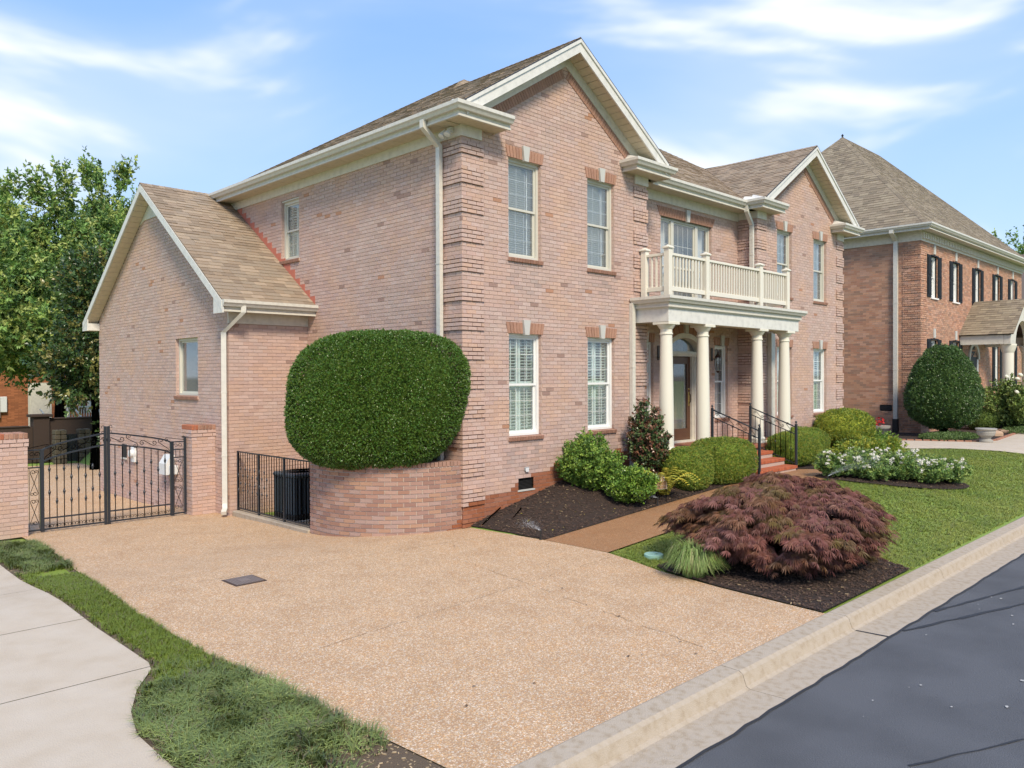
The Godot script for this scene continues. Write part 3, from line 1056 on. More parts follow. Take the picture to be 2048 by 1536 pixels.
# pts: outline on the roof plane, first edge along the eave
func shingles(b: MB, under: MB, pts: Array, col: Callable, row := 0.142, picked: Variant = null, pick : Variant = null) -> void:
	var o: Vector3 = pts[0]
	var e: Vector3 = (pts[1] - pts[0]).normalized()
	var nn := Vector3.ZERO
	for i in pts.size():
		nn += (pts[i] - o).cross(pts[(i + 1) % pts.size()] - o)
	nn = nn.normalized()
	if nn.y < 0:
		nn = -nn
	var u := nn.cross(e).normalized()
	if u.y < 0:
		u = -u
	var p2 := PackedVector2Array()
	var top := 0.0
	for p in pts:
		var q := Vector2((p - o).dot(e), (p - o).dot(u))
		p2.append(q)
		top = maxf(top, q.y)
	var idx := Geometry2D.triangulate_polygon(p2)
	for i in range(0, idx.size(), 3):
		var a: Vector3 = pts[idx[i]]
		var c1: Vector3 = pts[idx[i + 1]]
		var d: Vector3 = pts[idx[i + 2]]
		if (c1 - a).cross(d - a).dot(nn) < 0:
			var w := c1
			c1 = d
			d = w
		under.tri(a, c1, d, Color.WHITE)
		var dn := nn * -0.03
		under.tri(a + dn, d + dn, c1 + dn, Color.WHITE)
	var rows := int(ceil(top / row))
	for k in rows:
		var y0 := k * row
		var y1 := minf(y0 + row + 0.012, top)
		var lo := crossings(p2, clampf(y0 + 0.002, 0.001, top - 0.001))
		var hi := crossings(p2, clampf(y1 - 0.002, 0.001, top - 0.001))
		if lo.size() != hi.size():
			hi = lo
		for j in range(0, lo.size() - 1, 2):
			var a := minf(lo[j], hi[j])
			var z := maxf(lo[j + 1], hi[j + 1])
			var x := a - rng.randf() * 0.3
			while x < z:
				var wd := rng.randf_range(0.15, 0.36)
				var xe := x + wd - 0.003
				var a0 := clampf(x, lo[j], lo[j + 1])
				var a1 := clampf(xe, lo[j], lo[j + 1])
				var b0 := clampf(x, hi[j], hi[j + 1])
				var b1 := clampf(xe, hi[j], hi[j + 1])
				var x0 := x
				x += wd
				if a1 - a0 < 0.004 and b1 - b0 < 0.004:
					continue
				var th := 0.010 + (0.009 if rng.randf() < 0.5 else 0.0)
				var c: Color = col.call()
				var drop := rng.randf_range(0, 0.004)
				var mid := o + e * (a0 + a1) * 0.5 + u * (y0 + row * 0.5)
				if picked != null and picked.size() < 300 and pick.call(mid):
					picked.append([Transform3D(Basis(e, u, e.cross(u)), mid + nn * 0.008), Vector3(a1 - a0, row + 0.004, 0.008 + th * 0.5), c])
				else:
					var pa := o + e * a0 + u * (y0 - drop)
					var pb := o + e * a1 + u * (y0 - drop)
					var pc := o + e * b1 + u * y1 + nn * 0.003
					var pd := o + e * b0 + u * y1 + nn * 0.003
					var q := nn * th
					b.quad(pa + q, pb + q, pc, pd, c)
					b.quad(pa, pb, pb + q, pa + q, c)
					b.tri(pb, pc, pb + q, c)
					b.tri(pa, pa + q, pd, c)

func crossings(p: PackedVector2Array, y: float) -> Array:
	var r := []
	for i in p.size():
		var a := p[i]
		var b := p[(i + 1) % p.size()]
		if (a.y <= y) != (b.y <= y):
			r.append(a.x + (b.x - a.x) * (y - a.y) / (b.y - a.y))
	r.sort()
	return r

func lay_shingles(parent: Node, picked: Array) -> void:
	var variants := []
	for i in 8:
		var b := MB.new()
		b.box(Transform3D(), Vector3.ONE, shingle_col())
		variants.append(b.mesh())
	for p in picked:
		var o := part(parent, "shingle", variants[rng.randi() % 8], M.shingle)
		var tilt: Basis = p[0].basis * Basis(Vector3.RIGHT, -0.07)
		o.transform = Transform3D(tilt.scaled_local(p[1]), p[0].origin)

func ridge_cap(b: MB, p: Vector3, q: Vector3, na: Vector3, nb: Vector3, col: Callable) -> void:
	var d := (q - p).normalized()
	var sa := na.cross(d).normalized()
	if sa.y > 0:
		sa = -sa
	var sb := nb.cross(d).normalized()
	if sb.y > 0:
		sb = -sb
	var m := int(ceil((q - p).length() / 0.15))
	var up := Vector3.UP
	for i in m:
		var a := p.lerp(q, float(i) / m) + up * 0.024
		var e := p.lerp(q, minf(1.0, float(i + 1) / m + 0.005)) + up * 0.016
		var c: Color = col.call()
		for s in [sa, sb]:
			b.quad(a, a + s * 0.13, e + s * 0.13, e, c)
			b.quad(a - up * 0.008, a + s * 0.13 - up * 0.008, a + s * 0.13, a, c)

# ------------------------------------------------------------------ the house
const SL := 0.635
const EY := 7.2
const XL := -0.38
const XR := 16.13
const ZF := -0.12
const ZB := -9.1
const GUTTER := [[0.0, 0.13], [0.0, 0.0], [0.07, 0.0], [0.095, 0.045], [0.122, 0.07], [0.122, 0.13], [0.108, 0.13], [0.108, 0.11], [0.0, 0.105]]

func prof(a: Array) -> PackedVector2Array:
	var p := PackedVector2Array()
	for q in a:
		p.append(Vector2(q[0], q[1]))
	return p

func v3(a: Array) -> PackedVector3Array:
	var p := PackedVector3Array()
	for q in a:
		p.append(q)
	return p

func quoin(k: int) -> float:
	return 0.028 if posmod(k + 2, 7) < 4 else 0.0

func make_house() -> void:
	var house := thing("brick_house", Vector3.ZERO, "two-storey pink brick house with twin front gables and a columned porch", "house")
	var br := MB.new()
	var mo := MB.new()
	var picked := []
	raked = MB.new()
	var F0 := wall_frame(Vector3.ZERO, Vector3.BACK)
	# -- front bay beside the drive
	var up_win := [[1.13, 2.0], [3.37, 4.25]]
	var spans1 := func(y):
		var iv := [[0.0, 5.4]]
		if y > 6.95:
			var m: float = (y - EY + 0.12) / SL + XL
			iv = [[maxf(0.0, m), minf(5.4, 5.4 - m)]]
		for w in up_win:
			if (y > 4.77 and y < 6.66) or (y > 1.46 and y < 3.43):
				iv = cut(iv, w[0], w[1])
		if y > 0.51 and y < 0.76:
			iv = cut(iv, 1.36, 1.78)
		return iv
	var proud1 := func(u, k): return quoin(k) if (u < 0.5 or u > 4.92) and k < 92 else 0.0
	var near := func(u, y): return u < 0.5 and y > 0.3 and y < 6.6
	brick_wall(br, mo, F0, 0.0, 9.1, spans1, pink, proud1, picked, near, PH, PL, [0.5, 4.92])
	for w in up_win:
		for q in [[4.84, 6.66, "blind"], [1.53, 3.43, "shutter"]]:
			for e in [[w[0], 1.0], [w[1], -1.0]]:
				reveal(br, mo, F0, e[0], e[1], q[0], q[1], 0.09, pink)
			flat_arch(house, F0, w[0], w[1], q[1], 5)
			window(house, F0 * Transform3D(Basis(), Vector3(w[0], q[0], 0)), w[1] - w[0], q[1] - q[0], q[2], M.window_white if q[2] == "shutter" else M.window_beige)
			bxp(house, "lintel", Vector3(w[0], q[1] + 0.001, -0.16), Vector3(w[1], q[1] + 0.03, -0.022), M.window_beige)
	# crawl-space vent
	var vent := hub(house, "foundation_vent")
	bxp(vent, "backing", Vector3(1.36, 0.51, -0.12), Vector3(1.78, 0.76, -0.10), M.grille_dark)
	bxp(vent, "sill_strip", Vector3(1.34, 0.49, -0.05), Vector3(1.80, 0.515, 0.012), M.keystone)
	var vb := MB.new()
	for i in 9:
		vb.box(Transform3D(Basis(Vector3.RIGHT, 0.5), Vector3(1.57, 0.525 + 0.025 * i, -0.05)), Vector3(0.42, 0.004, 0.03))
	part(vent, "louvre", vb, M.black_plastic)
	# -- second bay
	var T2 := wall_frame(Vector3(10.33, 0, 0), Vector3.BACK)
	var win2 := [[1.12, 1.99], [3.37, 4.25]]
	var spans2 := func(y):
		var iv := [[0.0, 5.42]]
		if y > 6.95:
			var m: float = (y - EY + 0.12) / SL + XL
			iv = [[maxf(0.0, m), minf(5.42, 5.42 - m)]]
		for w in win2:
			if (y > 4.77 and y < 6.66) or (y > 1.46 and y < 3.43):
				iv = cut(iv, w[0], w[1])
		return iv
	var proud2 := func(u, k): return quoin(k) if (u < 0.5 or u > 4.94) and k < 92 else 0.0
	brick_wall(br, mo, T2, 0.2, 9.1, spans2, pink, proud2, null, null, PH, PL, [0.5, 4.94])
	for w in win2:
		for q in [[4.84, 6.66, "blind"], [1.53, 3.43, "shutter"]]:
			for e in [[w[0], 1.0], [w[1], -1.0]]:
				reveal(br, mo, T2, e[0], e[1], q[0], q[1], 0.09, pink)
			flat_arch(house, T2, w[0], w[1], q[1], 5)
			window(house, T2 * Transform3D(Basis(), Vector3(w[0], q[0], 0)), w[1] - w[0], q[1] - q[0], q[2], M.window_white if q[2] == "shutter" else M.window_beige)
			bxp(house, "lintel", T2 * Vector3(w[0], q[1] + 0.001, -0.16), T2 * Vector3(w[1], q[1] + 0.03, -0.022), M.window_beige)
	# flank of the second bay
	var T3 := wall_frame(Vector3(10.33, 0, -0.55), Vector3.LEFT)
	brick_wall(br, mo, T3, 0.4, 6.95, func(_y): return [[0.0, 0.55]], pink, func(_u, k): return quoin(k) if k < 92 else 0.0)
	var T3b := wall_frame(Vector3(5.4, 0, 0), Vector3.RIGHT)
	brick_wall(br, mo, T3b, 0.4, 6.95, func(_y): return [[0.0, 0.55]], pink)
	# -- recessed middle
	var T4 := wall_frame(Vector3(5.4, 0, -0.55), Vector3.BACK)
	var spans4 := func(y):
		var iv := [[0.0, 4.93]]
		if y > 4.3 and y < 6.45:
			iv = cut(iv, 1.33, 3.6)
		if y > 1.0 and y < 3.2:
			iv = cut(iv, 1.57, 3.21)
		elif y >= 3.2 and y < 3.68:
			var m := 0.82 * sqrt(1.0 - pow((y - 3.2) / 0.49, 2))
			iv = cut(iv, 2.39 - m, 2.39 + m)
		if y > 1.46 and y < 3.43:
			iv = cut(iv, 0.38, 1.03)
			iv = cut(iv, 3.75, 4.40)
		return iv
	brick_wall(br, mo, T4, 0.5, 6.95, spans4, pink)
	for w in [[0.38, 1.03], [3.75, 4.40]]:
		for e in [[w[0], 1.0], [w[1], -1.0]]:
			reveal(br, mo, T4, e[0], e[1], 1.53, 3.43, 0.09, pink)
		flat_arch(house, T4, w[0], w[1], 3.43, 4)
		window(house, T4 * Transform3D(Basis(), Vector3(w[0], 1.53, 0)), w[1] - w[0], 1.9, "curtain", M.window_white, true, 2, 3)
	for e in [[1.33, 1.0], [3.6, -1.0]]:
		reveal(br, mo, T4, e[0], e[1], 4.3, 6.45, 0.09, pink)
	flat_arch(house, T4, 1.33, 3.6, 6.45, 16, true, 0.22)
	var xs := [1.33, 1.93, 3.0, 3.6]
	for i in 3:
		var wn := window(house, T4 * Transform3D(Basis(), Vector3(xs[i], 4.34, 0)), xs[i + 1] - xs[i], 2.11, ["curtain", "open", "curtain"][i], M.window_beige, false, [2, 4, 2][i], 2, 0.45)
		wn.name = "balcony_window"
	entry(house, T4)
	# -- flank wall
	var T5 := wall_frame(Vector3(0, 0, -8.9), Vector3.LEFT)
	var spans5 := func(y):
		var iv := [[0.0, 8.9]]
		if y > 5.25 and y < 6.63:
			iv = cut(iv, 2.62, 3.41)
		if y < 7.1 and y > 4.25:
			var zz: float = -4.82 - (y - 4.22) / 0.709
			iv = cut(iv, -1.0, zz + 8.9 - 0.02)
		elif y <= 4.25:
			iv = [[3.72, 8.9]]
		return iv
	var proud5 := func(u, k): return quoin(k) if u > 8.42 and k < 92 else 0.0
	var near5 := func(u, y): return u > 8.42 and y > 3.0 and y < 6.6
	brick_wall(br, mo, T5, 0.0, 6.95, spans5, pink, proud5, picked, near5, PH, PL, [8.42])
	for e in [[2.62, 1.0], [3.41, -1.0]]:
		reveal(br, mo, T5, e[0], e[1], 5.3, 6.63, 0.09, pink)
	window(house, T5 * Transform3D(Basis(), Vector3(2.62, 5.3, 0)), 0.79, 1.33, "shutter", M.window_beige, true, 3, 2)
	bxp(house, "lintel", Vector3(0.022, 6.631, -6.28), Vector3(0.16, 6.66, -5.49), M.window_beige)
	# -- wing
	var T6 := wall_frame(Vector3(-1.8, 0, -5.16), Vector3.BACK)
	brick_wall(br, mo, T6, -0.5, 4.0, func(_y): return [[0.0, 1.8]], pink)
	var T7 := wall_frame(Vector3(-1.8, 0, -13.05), Vector3.LEFT)
	var spans7 := func(y):
		var iv := [[0.0, 7.89]]
		if y > 3.95:
			var m: float = (y - 4.02) / 0.709 - 0.30
			iv = [[maxf(0.0, m), minf(7.89, 7.89 - m)]]
		if y > 2.17 and y < 3.52:
			iv = cut(iv, 5.2, 6.4)
		return iv
	brick_wall(br, mo, T7, -0.6, 6.9, spans7, pink)
	for e in [[5.2, 1.0], [6.4, -1.0]]:
		reveal(br, mo, T7, e[0], e[1], 2.24, 3.52, 0.09, pink)
	window(house, T7 * Transform3D(Basis(), Vector3(5.2, 2.24, 0)), 1.2, 1.28, "fixed", M.window_beige, true, 0)
	bxp(house, "lintel", Vector3(-1.778, 3.521, -7.85), Vector3(-1.64, 3.55, -6.65), M.window_beige)
	# hidden sides, plain
	var wl := hub(house, "wall")
	part(wl, "brickwork", br, M.brick, true)
	part(wl, "mortar", mo, M.mortar)
	part(wl, "shaded_raked_mortar", raked, M.dark_mortar)  # shade of the raked quoin joints is put into the mortar colour
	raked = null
	lay_singles(wl, picked)
	var core := MB.new()
	core.bx(Vector3(0.6, -0.4, -8.9), Vector3(15.7, 6.9, -1.15))
	core.bx(Vector3(0.5, -0.4, -1.15), Vector3(4.9, 6.9, -0.56))
	core.bx(Vector3(10.9, -0.4, -1.15), Vector3(15.3, 6.9, -0.56))
	core.bx(Vector3(15.72, -0.4, -8.9), Vector3(15.745, 6.95, -0.01))
	core.bx(Vector3(-1.2, -0.6, -13.0), Vector3(0.5, 4.0, -5.7))
	core.bx(Vector3(-1.79, -0.6, -13.05), Vector3(0.5, 4.0, -13.0))
	core.bx(Vector3(-0.0, -0.6, -12.9), Vector3(0.5, 6.9, -8.9))
	part(wl, "inner_wall", core, M.mortar)
	roofs(house)
	eaves(house)
	porch(house)
	fittings(house)

func entry(house: Node, t: Transform3D) -> void:
	var e := hub(house, "front_entrance", t)
	var cx := 2.39
	var b := MB.new()
	# casing
	for s in [-1.0, 1.0]:
		b.bx(Vector3(cx + s * 0.82, 0.98, -0.22), Vector3(cx + s * 0.76, 3.2, 0.012))
		b.bx(Vector3(cx + s * 0.52, 0.98, -0.22), Vector3(cx + s * 0.46, 3.14, -0.10))
		b.bx(Vector3(cx + s * 0.52, 0.98, -0.12), Vector3(cx + s * 0.49, 3.14, -0.05))
	b.bx(Vector3(cx - 0.76, 3.12, -0.22), Vector3(cx + 0.76, 3.24, -0.06))
	b.bx(Vector3(cx - 0.78, 3.16, -0.06), Vector3(cx + 0.78, 3.20, 0.0))
	part(e, "door_casing", b, M.trim)
	b = MB.new()
	for i in 24:
		var a0 := PI * i / 24
		var a1 := PI * (i + 1) / 24
		b.prism(Transform3D(), PackedVector2Array([Vector2(cx + 0.82 * cos(a0), 3.2 + 0.49 * sin(a0)), Vector2(cx + 0.82 * cos(a1), 3.2 + 0.49 * sin(a1)), Vector2(cx + 0.70 * cos(a1), 3.2 + 0.37 * sin(a1)), Vector2(cx + 0.70 * cos(a0), 3.2 + 0.37 * sin(a0))]), -0.2, 0.012)
	part(e, "arch_trim", b, M.trim)
	b = MB.new()
	var pts := PackedVector2Array()
	for i in 25:
		var a := PI * i / 24
		pts.append(Vector2(cx + 0.70 * cos(a), 3.22 + 0.35 * sin(a)))
	b.prism(Transform3D(), pts, -0.15, -0.144)
	part(e, "fanlight_pane", b, M.glass)
	b = MB.new()
	for i in 13:
		var a0 := PI * (i + 0.04) / 13
		var a1 := PI * (i + 0.92) / 13
		if absf(i - 6) < 1:
			continue
		b.prism(Transform3D(), PackedVector2Array([Vector2(cx + 0.83 * cos(a0), 3.2 + 0.50 * sin(a0)), Vector2(cx + 0.83 * cos(a1), 3.2 + 0.50 * sin(a1)), Vector2(cx + 0.97 * cos(a1), 3.2 + 0.70 * sin(a1)), Vector2(cx + 0.97 * cos(a0), 3.2 + 0.70 * sin(a0))]), -0.02, 0.016, jit(Color(0.40, 0.225, 0.155), 0.1))
	part(e, "arch_bricks", b, M.brick, true)
	b = MB.new()
	b.prism(Transform3D(), PackedVector2Array([Vector2(cx - 0.06, 3.68), Vector2(cx + 0.06, 3.68), Vector2(cx + 0.09, 3.98), Vector2(cx - 0.09, 3.98)]), -0.02, 0.05)
	part(e, "keystone", b, M.keystone)
	# leaf with one long light
	b = MB.new()
	var zd := -0.17
	b.bx(Vector3(cx - 0.46, 1.03, zd - 0.045), Vector3(cx - 0.32, 3.11, zd))
	b.bx(Vector3(cx + 0.32, 1.03, zd - 0.045), Vector3(cx + 0.46, 3.11, zd))
	b.bx(Vector3(cx - 0.32, 2.93, zd - 0.045), Vector3(cx + 0.32, 3.11, zd))
	b.bx(Vector3(cx - 0.32, 1.03, zd - 0.045), Vector3(cx + 0.32, 1.32, zd))
	b.bx(Vector3(cx - 0.33, 1.31, zd - 0.005), Vector3(cx - 0.30, 2.94, zd + 0.012))
	b.bx(Vector3(cx + 0.30, 1.31, zd - 0.005), Vector3(cx + 0.33, 2.94, zd + 0.012))
	var leaf := part(e, "door", b, M.door_wood)
	bxp(leaf, "pane", Vector3(cx - 0.32, 1.32, zd - 0.026), Vector3(cx + 0.32, 2.93, zd - 0.02), M.glass)
	b = MB.new()
	b.cbox(Transform3D(Basis(), Vector3(cx + 0.39, 2.05, zd + 0.008)), Vector3(0.05, 0.36, 0.012), 0.005)
	b.tube(v3([Vector3(cx + 0.39, 2.18, zd + 0.01), Vector3(cx + 0.39, 2.16, zd + 0.06), Vector3(cx + 0.39, 1.98, zd + 0.06), Vector3(cx + 0.39, 1.94, zd + 0.01)]), 0.009, 0.009)
	part(leaf, "handle", b, M.brass)
	b = MB.new()
	b.lathe(Transform3D(Basis(Vector3.RIGHT, PI / 2), Vector3(cx + 0.39, 2.30, zd)), [Vector2(0.028, 0), Vector2(0.028, 0.012), Vector2(0.016, 0.02), Vector2(0.0, 0.02)], 12)
	part(leaf, "deadbolt", b, M.brass)
	for s in [-1.0, 1.0]:
		bxp(e, "sidelight_pane", Vector3(cx + s * 0.53, 1.30, -0.15), Vector3(cx + s * 0.75, 3.11, -0.145), M.glass)
		bxp(e, "sidelight_panel", Vector3(cx + s * 0.53, 1.03, -0.16), Vector3(cx + s * 0.75, 1.30, -0.13), M.trim)
		b = MB.new()
		for i in range(1, 5):
			b.bx(Vector3(cx + s * 0.53, 1.30 + 0.36 * i - 0.008, -0.158), Vector3(cx + s * 0.75, 1.30 + 0.36 * i + 0.008, -0.14))
		part(e, "sidelight_bars", b, M.trim)
	bxp(e, "threshold", Vector3(cx - 0.84, 0.98, -0.24), Vector3(cx + 0.84, 1.03, 0.04), M.trim)
	b = MB.new()
	for i in 22:
		b.cbox(Transform3D(Basis(), Vector3(cx - 0.84 + 1.68 * (i + 0.5) / 22, 0.95, 0.03)), Vector3(0.068, 0.10, 0.12), 0.004, jit(Color(0.40, 0.24, 0.18), 0.1))
	part(e, "door_sill_bricks", b, M.brick, true)
	b = MB.new()
	b.quad(Vector3(cx - 0.8, 0.98, -0.6), Vector3(cx + 0.8, 0.98, -0.6), Vector3(cx + 0.8, 3.7, -0.6), Vector3(cx - 0.8, 3.7, -0.6), Color.WHITE)
	b.quad(Vector3(cx - 0.8, 0.98, -0.2), Vector3(cx - 0.8, 0.98, -0.6), Vector3(cx - 0.8, 3.7, -0.6), Vector3(cx - 0.8, 3.7, -0.2), Color.WHITE)
	b.quad(Vector3(cx + 0.8, 0.98, -0.6), Vector3(cx + 0.8, 0.98, -0.2), Vector3(cx + 0.8, 3.7, -0.2), Vector3(cx + 0.8, 3.7, -0.6), Color.WHITE)
	b.quad(Vector3(cx - 0.8, 3.7, -0.6), Vector3(cx + 0.8, 3.7, -0.6), Vector3(cx + 0.8, 3.7, -0.2), Vector3(cx - 0.8, 3.7, -0.2), Color.WHITE)
	part(e, "hall_lining", b, M.room)

func ry(x: float, z: float, ze := 0.0) -> Vector3:
	return Vector3(x, EY + ze, z)

func roofs(house: Node) -> void:
	var rf := hub(house, "roof")
	var b := MB.new()
	var un := MB.new()
	var pick_wing := []
	var hl := func(x, z): return Vector3(x, EY + SL * (x - XL), z)
	var hr := func(x, z): return Vector3(x, EY + SL * (XR - x), z)
	var hf := func(x, z): return Vector3(x, EY + SL * (ZF - z), z)
	var hb := func(x, z): return Vector3(x, EY + SL * (z - ZB), z)
	var g1r := func(x, z): return Vector3(x, EY + SL * (5.78 - x), z)
	var g2l := func(x, z): return Vector3(x, EY + SL * (x - 9.96), z)
	var zv := ZF - 3.08
	var hx := 4.49
	var rz := ZF - hx
	shingles(b, un, [hl.call(XL, ZB), hl.call(XL, 0.4), hl.call(2.7, 0.4), hl.call(2.7, zv), hl.call(XL + hx, rz)], shingle_col)
	shingles(b, un, [g1r.call(5.78, 0.4), g1r.call(5.78, ZF), g1r.call(2.7, zv), g1r.call(2.7, 0.4)], shingle_col)
	shingles(b, un, [hf.call(5.78, ZF), hf.call(9.96, ZF), hf.call(13.045, zv), hf.call(XR - hx, rz), hf.call(XL + hx, rz), hf.call(2.7, zv)], shingle_col)
	shingles(b, un, [g2l.call(9.96, ZF), g2l.call(9.96, 0.4), g2l.call(13.045, 0.4), g2l.call(13.045, zv)], shingle_col)
	shingles(b, un, [hr.call(XR, 0.4), hr.call(XR, ZB), hr.call(XR - hx, rz), hr.call(13.045, zv), hr.call(13.045, 0.4)], shingle_col)
	shingles(b, un, [hb.call(XR, ZB), hb.call(XL, ZB), hb.call(XL + hx, rz), hb.call(XR - hx, rz)], shingle_col, 0.3)
	var nl := Vector3(-SL, 1, 0).normalized()
	var nr := Vector3(SL, 1, 0).normalized()
	var nf := Vector3(0, 1, SL).normalized()
	var nb := Vector3(0, 1, -SL).normalized()
	ridge_cap(b, hl.call(2.7, 0.41), hl.call(2.7, zv), nl, nr, shingle_col)
	ridge_cap(b, hl.call(2.7, zv), hl.call(XL + hx, rz), nl, nf, shingle_col)
	ridge_cap(b, hl.call(XL, ZB), hl.call(XL + hx, rz), nl, nb, shingle_col)
	ridge_cap(b, hf.call(XL + hx, rz), hf.call(XR - hx, rz), nf, nb, shingle_col)
	ridge_cap(b, g2l.call(13.045, 0.41), g2l.call(13.045, zv), nl, nr, shingle_col)
	# wing
	var ws := 0.709
	var wf := func(x, z): return Vector3(x, 4.17 + ws * (-4.8 - z), z)
	var wb := func(x, z): return Vector3(x, 4.17 + ws * (z + 13.4), z)
	var sel := func(m): return m.y < 5.6
	shingles(b, un, [wf.call(-2.1, -4.8), wf.call(0.0, -4.8), wf.call(0.0, -9.1), wf.call(-2.1, -9.1)], shingle_col, 0.142, pick_wing, sel)
	shingles(b, un, [wb.call(0.5, -13.4), wb.call(-2.1, -13.4), wb.call(-2.1, -9.1), wb.call(0.5, -9.1)], shingle_col, 0.2)
	ridge_cap(b, wf.call(-2.11, -9.1), wf.call(0.0, -9.1), Vector3(0, 1, ws).normalized(), Vector3(0, 1, -ws).normalized(), shingle_col)
	part(rf, "shingles", b, M.shingle, true)
	part(rf, "roof_deck", un, M.roof_under)
	lay_shingles(rf, pick_wing)
	# stepped flashing where the wing meets the flank
	var fl := hub(house, "step_flashing")
	var m := 17
	for i in m:
		var z0 := lerpf(-8.45, -4.86, float(i) / m)
		var z1 := lerpf(-8.45, -4.86, float(i + 1) / m) + 0.03
		var y0: float = wf.call(0, z0).y
		var y1: float = wf.call(0, z1).y
		var q := MB.new()
		var t := Transform3D(Basis(Vector3(0, 0, 1), Vector3.UP, Vector3(-1, 0, 0)), Vector3(0, 0, 0))
		var top := ceilf((y1 + 0.19) / PH) * PH
		q.prism(t, PackedVector2Array([Vector2(z0, y0 + 0.01), Vector2(z1, y1 + 0.01), Vector2(z1, top), Vector2(z0, top)]), 0.0, 0.008 + 0.0015 * (i % 2))
		part(fl, "flashing_step", q, M.flashing_red)
	# drip edges on the rakes
	var dk := MB.new()
	for gx in [2.7, 13.045]:
		for s in [-1.0, 1.0]:
			var a := Vector3(gx, EY + SL * 3.08 - 0.004, 0.408)
			var e := Vector3(gx + s * 3.08, EY - 0.004, 0.408)
			dk.bar(v3([a, e]), 0.03, 0.016, Vector3(0, 0, 1))
	part(rf, "drip_edge", dk, M.drip_edge)

func plank_row(house: Node, called: String, a: Vector3, d: Vector3, n: int, step: float, across: Vector3, th: Vector3) -> void:
	var s := hub(house, called)
	for i in n:
		var c := a + d * step * (i + 0.5) + across * 0.5 + th * (0.0 if i % 2 else 0.12)
		var b := MB.new()
		var bz := Basis(d, th.normalized(), across.normalized())
		b.cbox(Transform3D(bz, c), Vector3(step - 0.007, th.length(), across.length()), 0.003)
		part(s, "soffit_plank", b, M.soffit)

func gable_trim(house: Node, gx: float, z: float) -> void:
	var tr := hub(house, "gable_trim")
	for s in [-1.0, 1.0]:
		var d := Vector3(s, -SL, 0).normalized()
		var b := MB.new()
		var p := func(off, drop): return Vector2(gx + s * off, EY + SL * (3.08 - off) - drop)
		b.prism(Transform3D(), PackedVector2Array([p.call(0.0, 0.03), p.call(2.92, 0.03), p.call(2.92, 0.27), p.call(0.0, 0.27)]), z + 0.37, z + 0.40)
		part(tr, "rake_board", b, M.white_trim)
		b = MB.new()
		b.prism(Transform3D(), PackedVector2Array([p.call(0.0, 0.018), p.call(2.95, 0.018), p.call(2.95, 0.085), p.call(0.0, 0.085)]), z + 0.40, z + 0.425)
		part(tr, "rake_moulding", b, M.white_trim)
		b = MB.new()
		b.prism(Transform3D(), PackedVector2Array([p.call(0.0, 0.2), p.call(2.62, 0.2), p.call(2.62, 0.44), p.call(0.0, 0.44)]), z - 0.01, z + 0.03)
		part(tr, "rake_frieze", b, M.trim)
		b = MB.new()
		b.prism(Transform3D(), PackedVector2Array([p.call(0.0, 0.445), p.call(2.5, 0.445), p.call(2.5, 0.66), p.call(0.0, 0.66)]), z - 0.02, z - 0.006)
		part(tr, "soldier_mortar", b, M.dark_mortar)
		b = MB.new()
		var nrm := Vector2(s * SL, 1.0).normalized()
		var dd := Vector2(s, -SL).normalized()
		var i := 0
		while true:
			var o := 0.11 + i * 0.073
			if o > 2.62:
				break
			var c: Vector2 = p.call(0.0, 0.548) + dd * o
			b.box(Transform3D(Basis(Vector3(dd.x * s, dd.y * s, 0), Vector3(nrm.x, nrm.y, 0), Vector3(0, 0, 1)), Vector3(c.x, c.y, z)), Vector3(0.062, 0.175, 0.03), jit(Color(0.45, 0.265, 0.195), 0.09))
			i += 1
		part(tr, "soldier_bricks", b, M.brick, true)
		# sloping soffit planks
		var o3 := Vector3(gx, EY + SL * 3.08 - 0.21, z + 0.03)
		var dir := Vector3(s, -SL, 0).normalized()
		var up := Vector3(s * SL, 1, 0).normalized()
		for k in 18:
			var m := MB.new()
			m.cbox(Transform3D(Basis(dir * s, up, Vector3(0, 0, 1)), o3 + dir * (0.06 + 0.172 * (k + 0.5)) + Vector3(0, 0, 0.17)), Vector3(0.165, 0.016, 0.34), 0.003)
			part(tr, "soffit_plank", m, M.soffit)

func box_return(house: Node, path: Array, x0: float, x1: float, z: float) -> void:
	# boxed eave end: gutter, fascia, soffit and a sloping metal cap
	var r := hub(house, "eave_return")
	var b := MB.new()
	b.bx(Vector3(x0 + 0.002, 6.992, z + 0.002), Vector3(x1 - 0.002, 7.01, z + 0.335))
	part(r, "return_soffit", b, M.soffit)
	b = MB.new()
	var y := 7.205
	var a := Vector3(x0 - 0.02, y, z + 0.49)
	var c := Vector3(x1 + 0.02, y, z + 0.49)
	b.quad(a, c, Vector3(x1 - 0.15, y + 0.18, z + 0.002), Vector3(x0 + 0.15, y + 0.18, z + 0.002), Color.WHITE)
	b.tri(Vector3(x0 - 0.02, y, z + 0.002), a, Vector3(x0 + 0.15, y + 0.18, z + 0.002), Color.WHITE)
	b.tri(c, Vector3(x1 + 0.02, y, z + 0.002), Vector3(x1 - 0.15, y + 0.18, z + 0.002), Color.WHITE)
	part(r, "return_cap", b, M.white_trim)

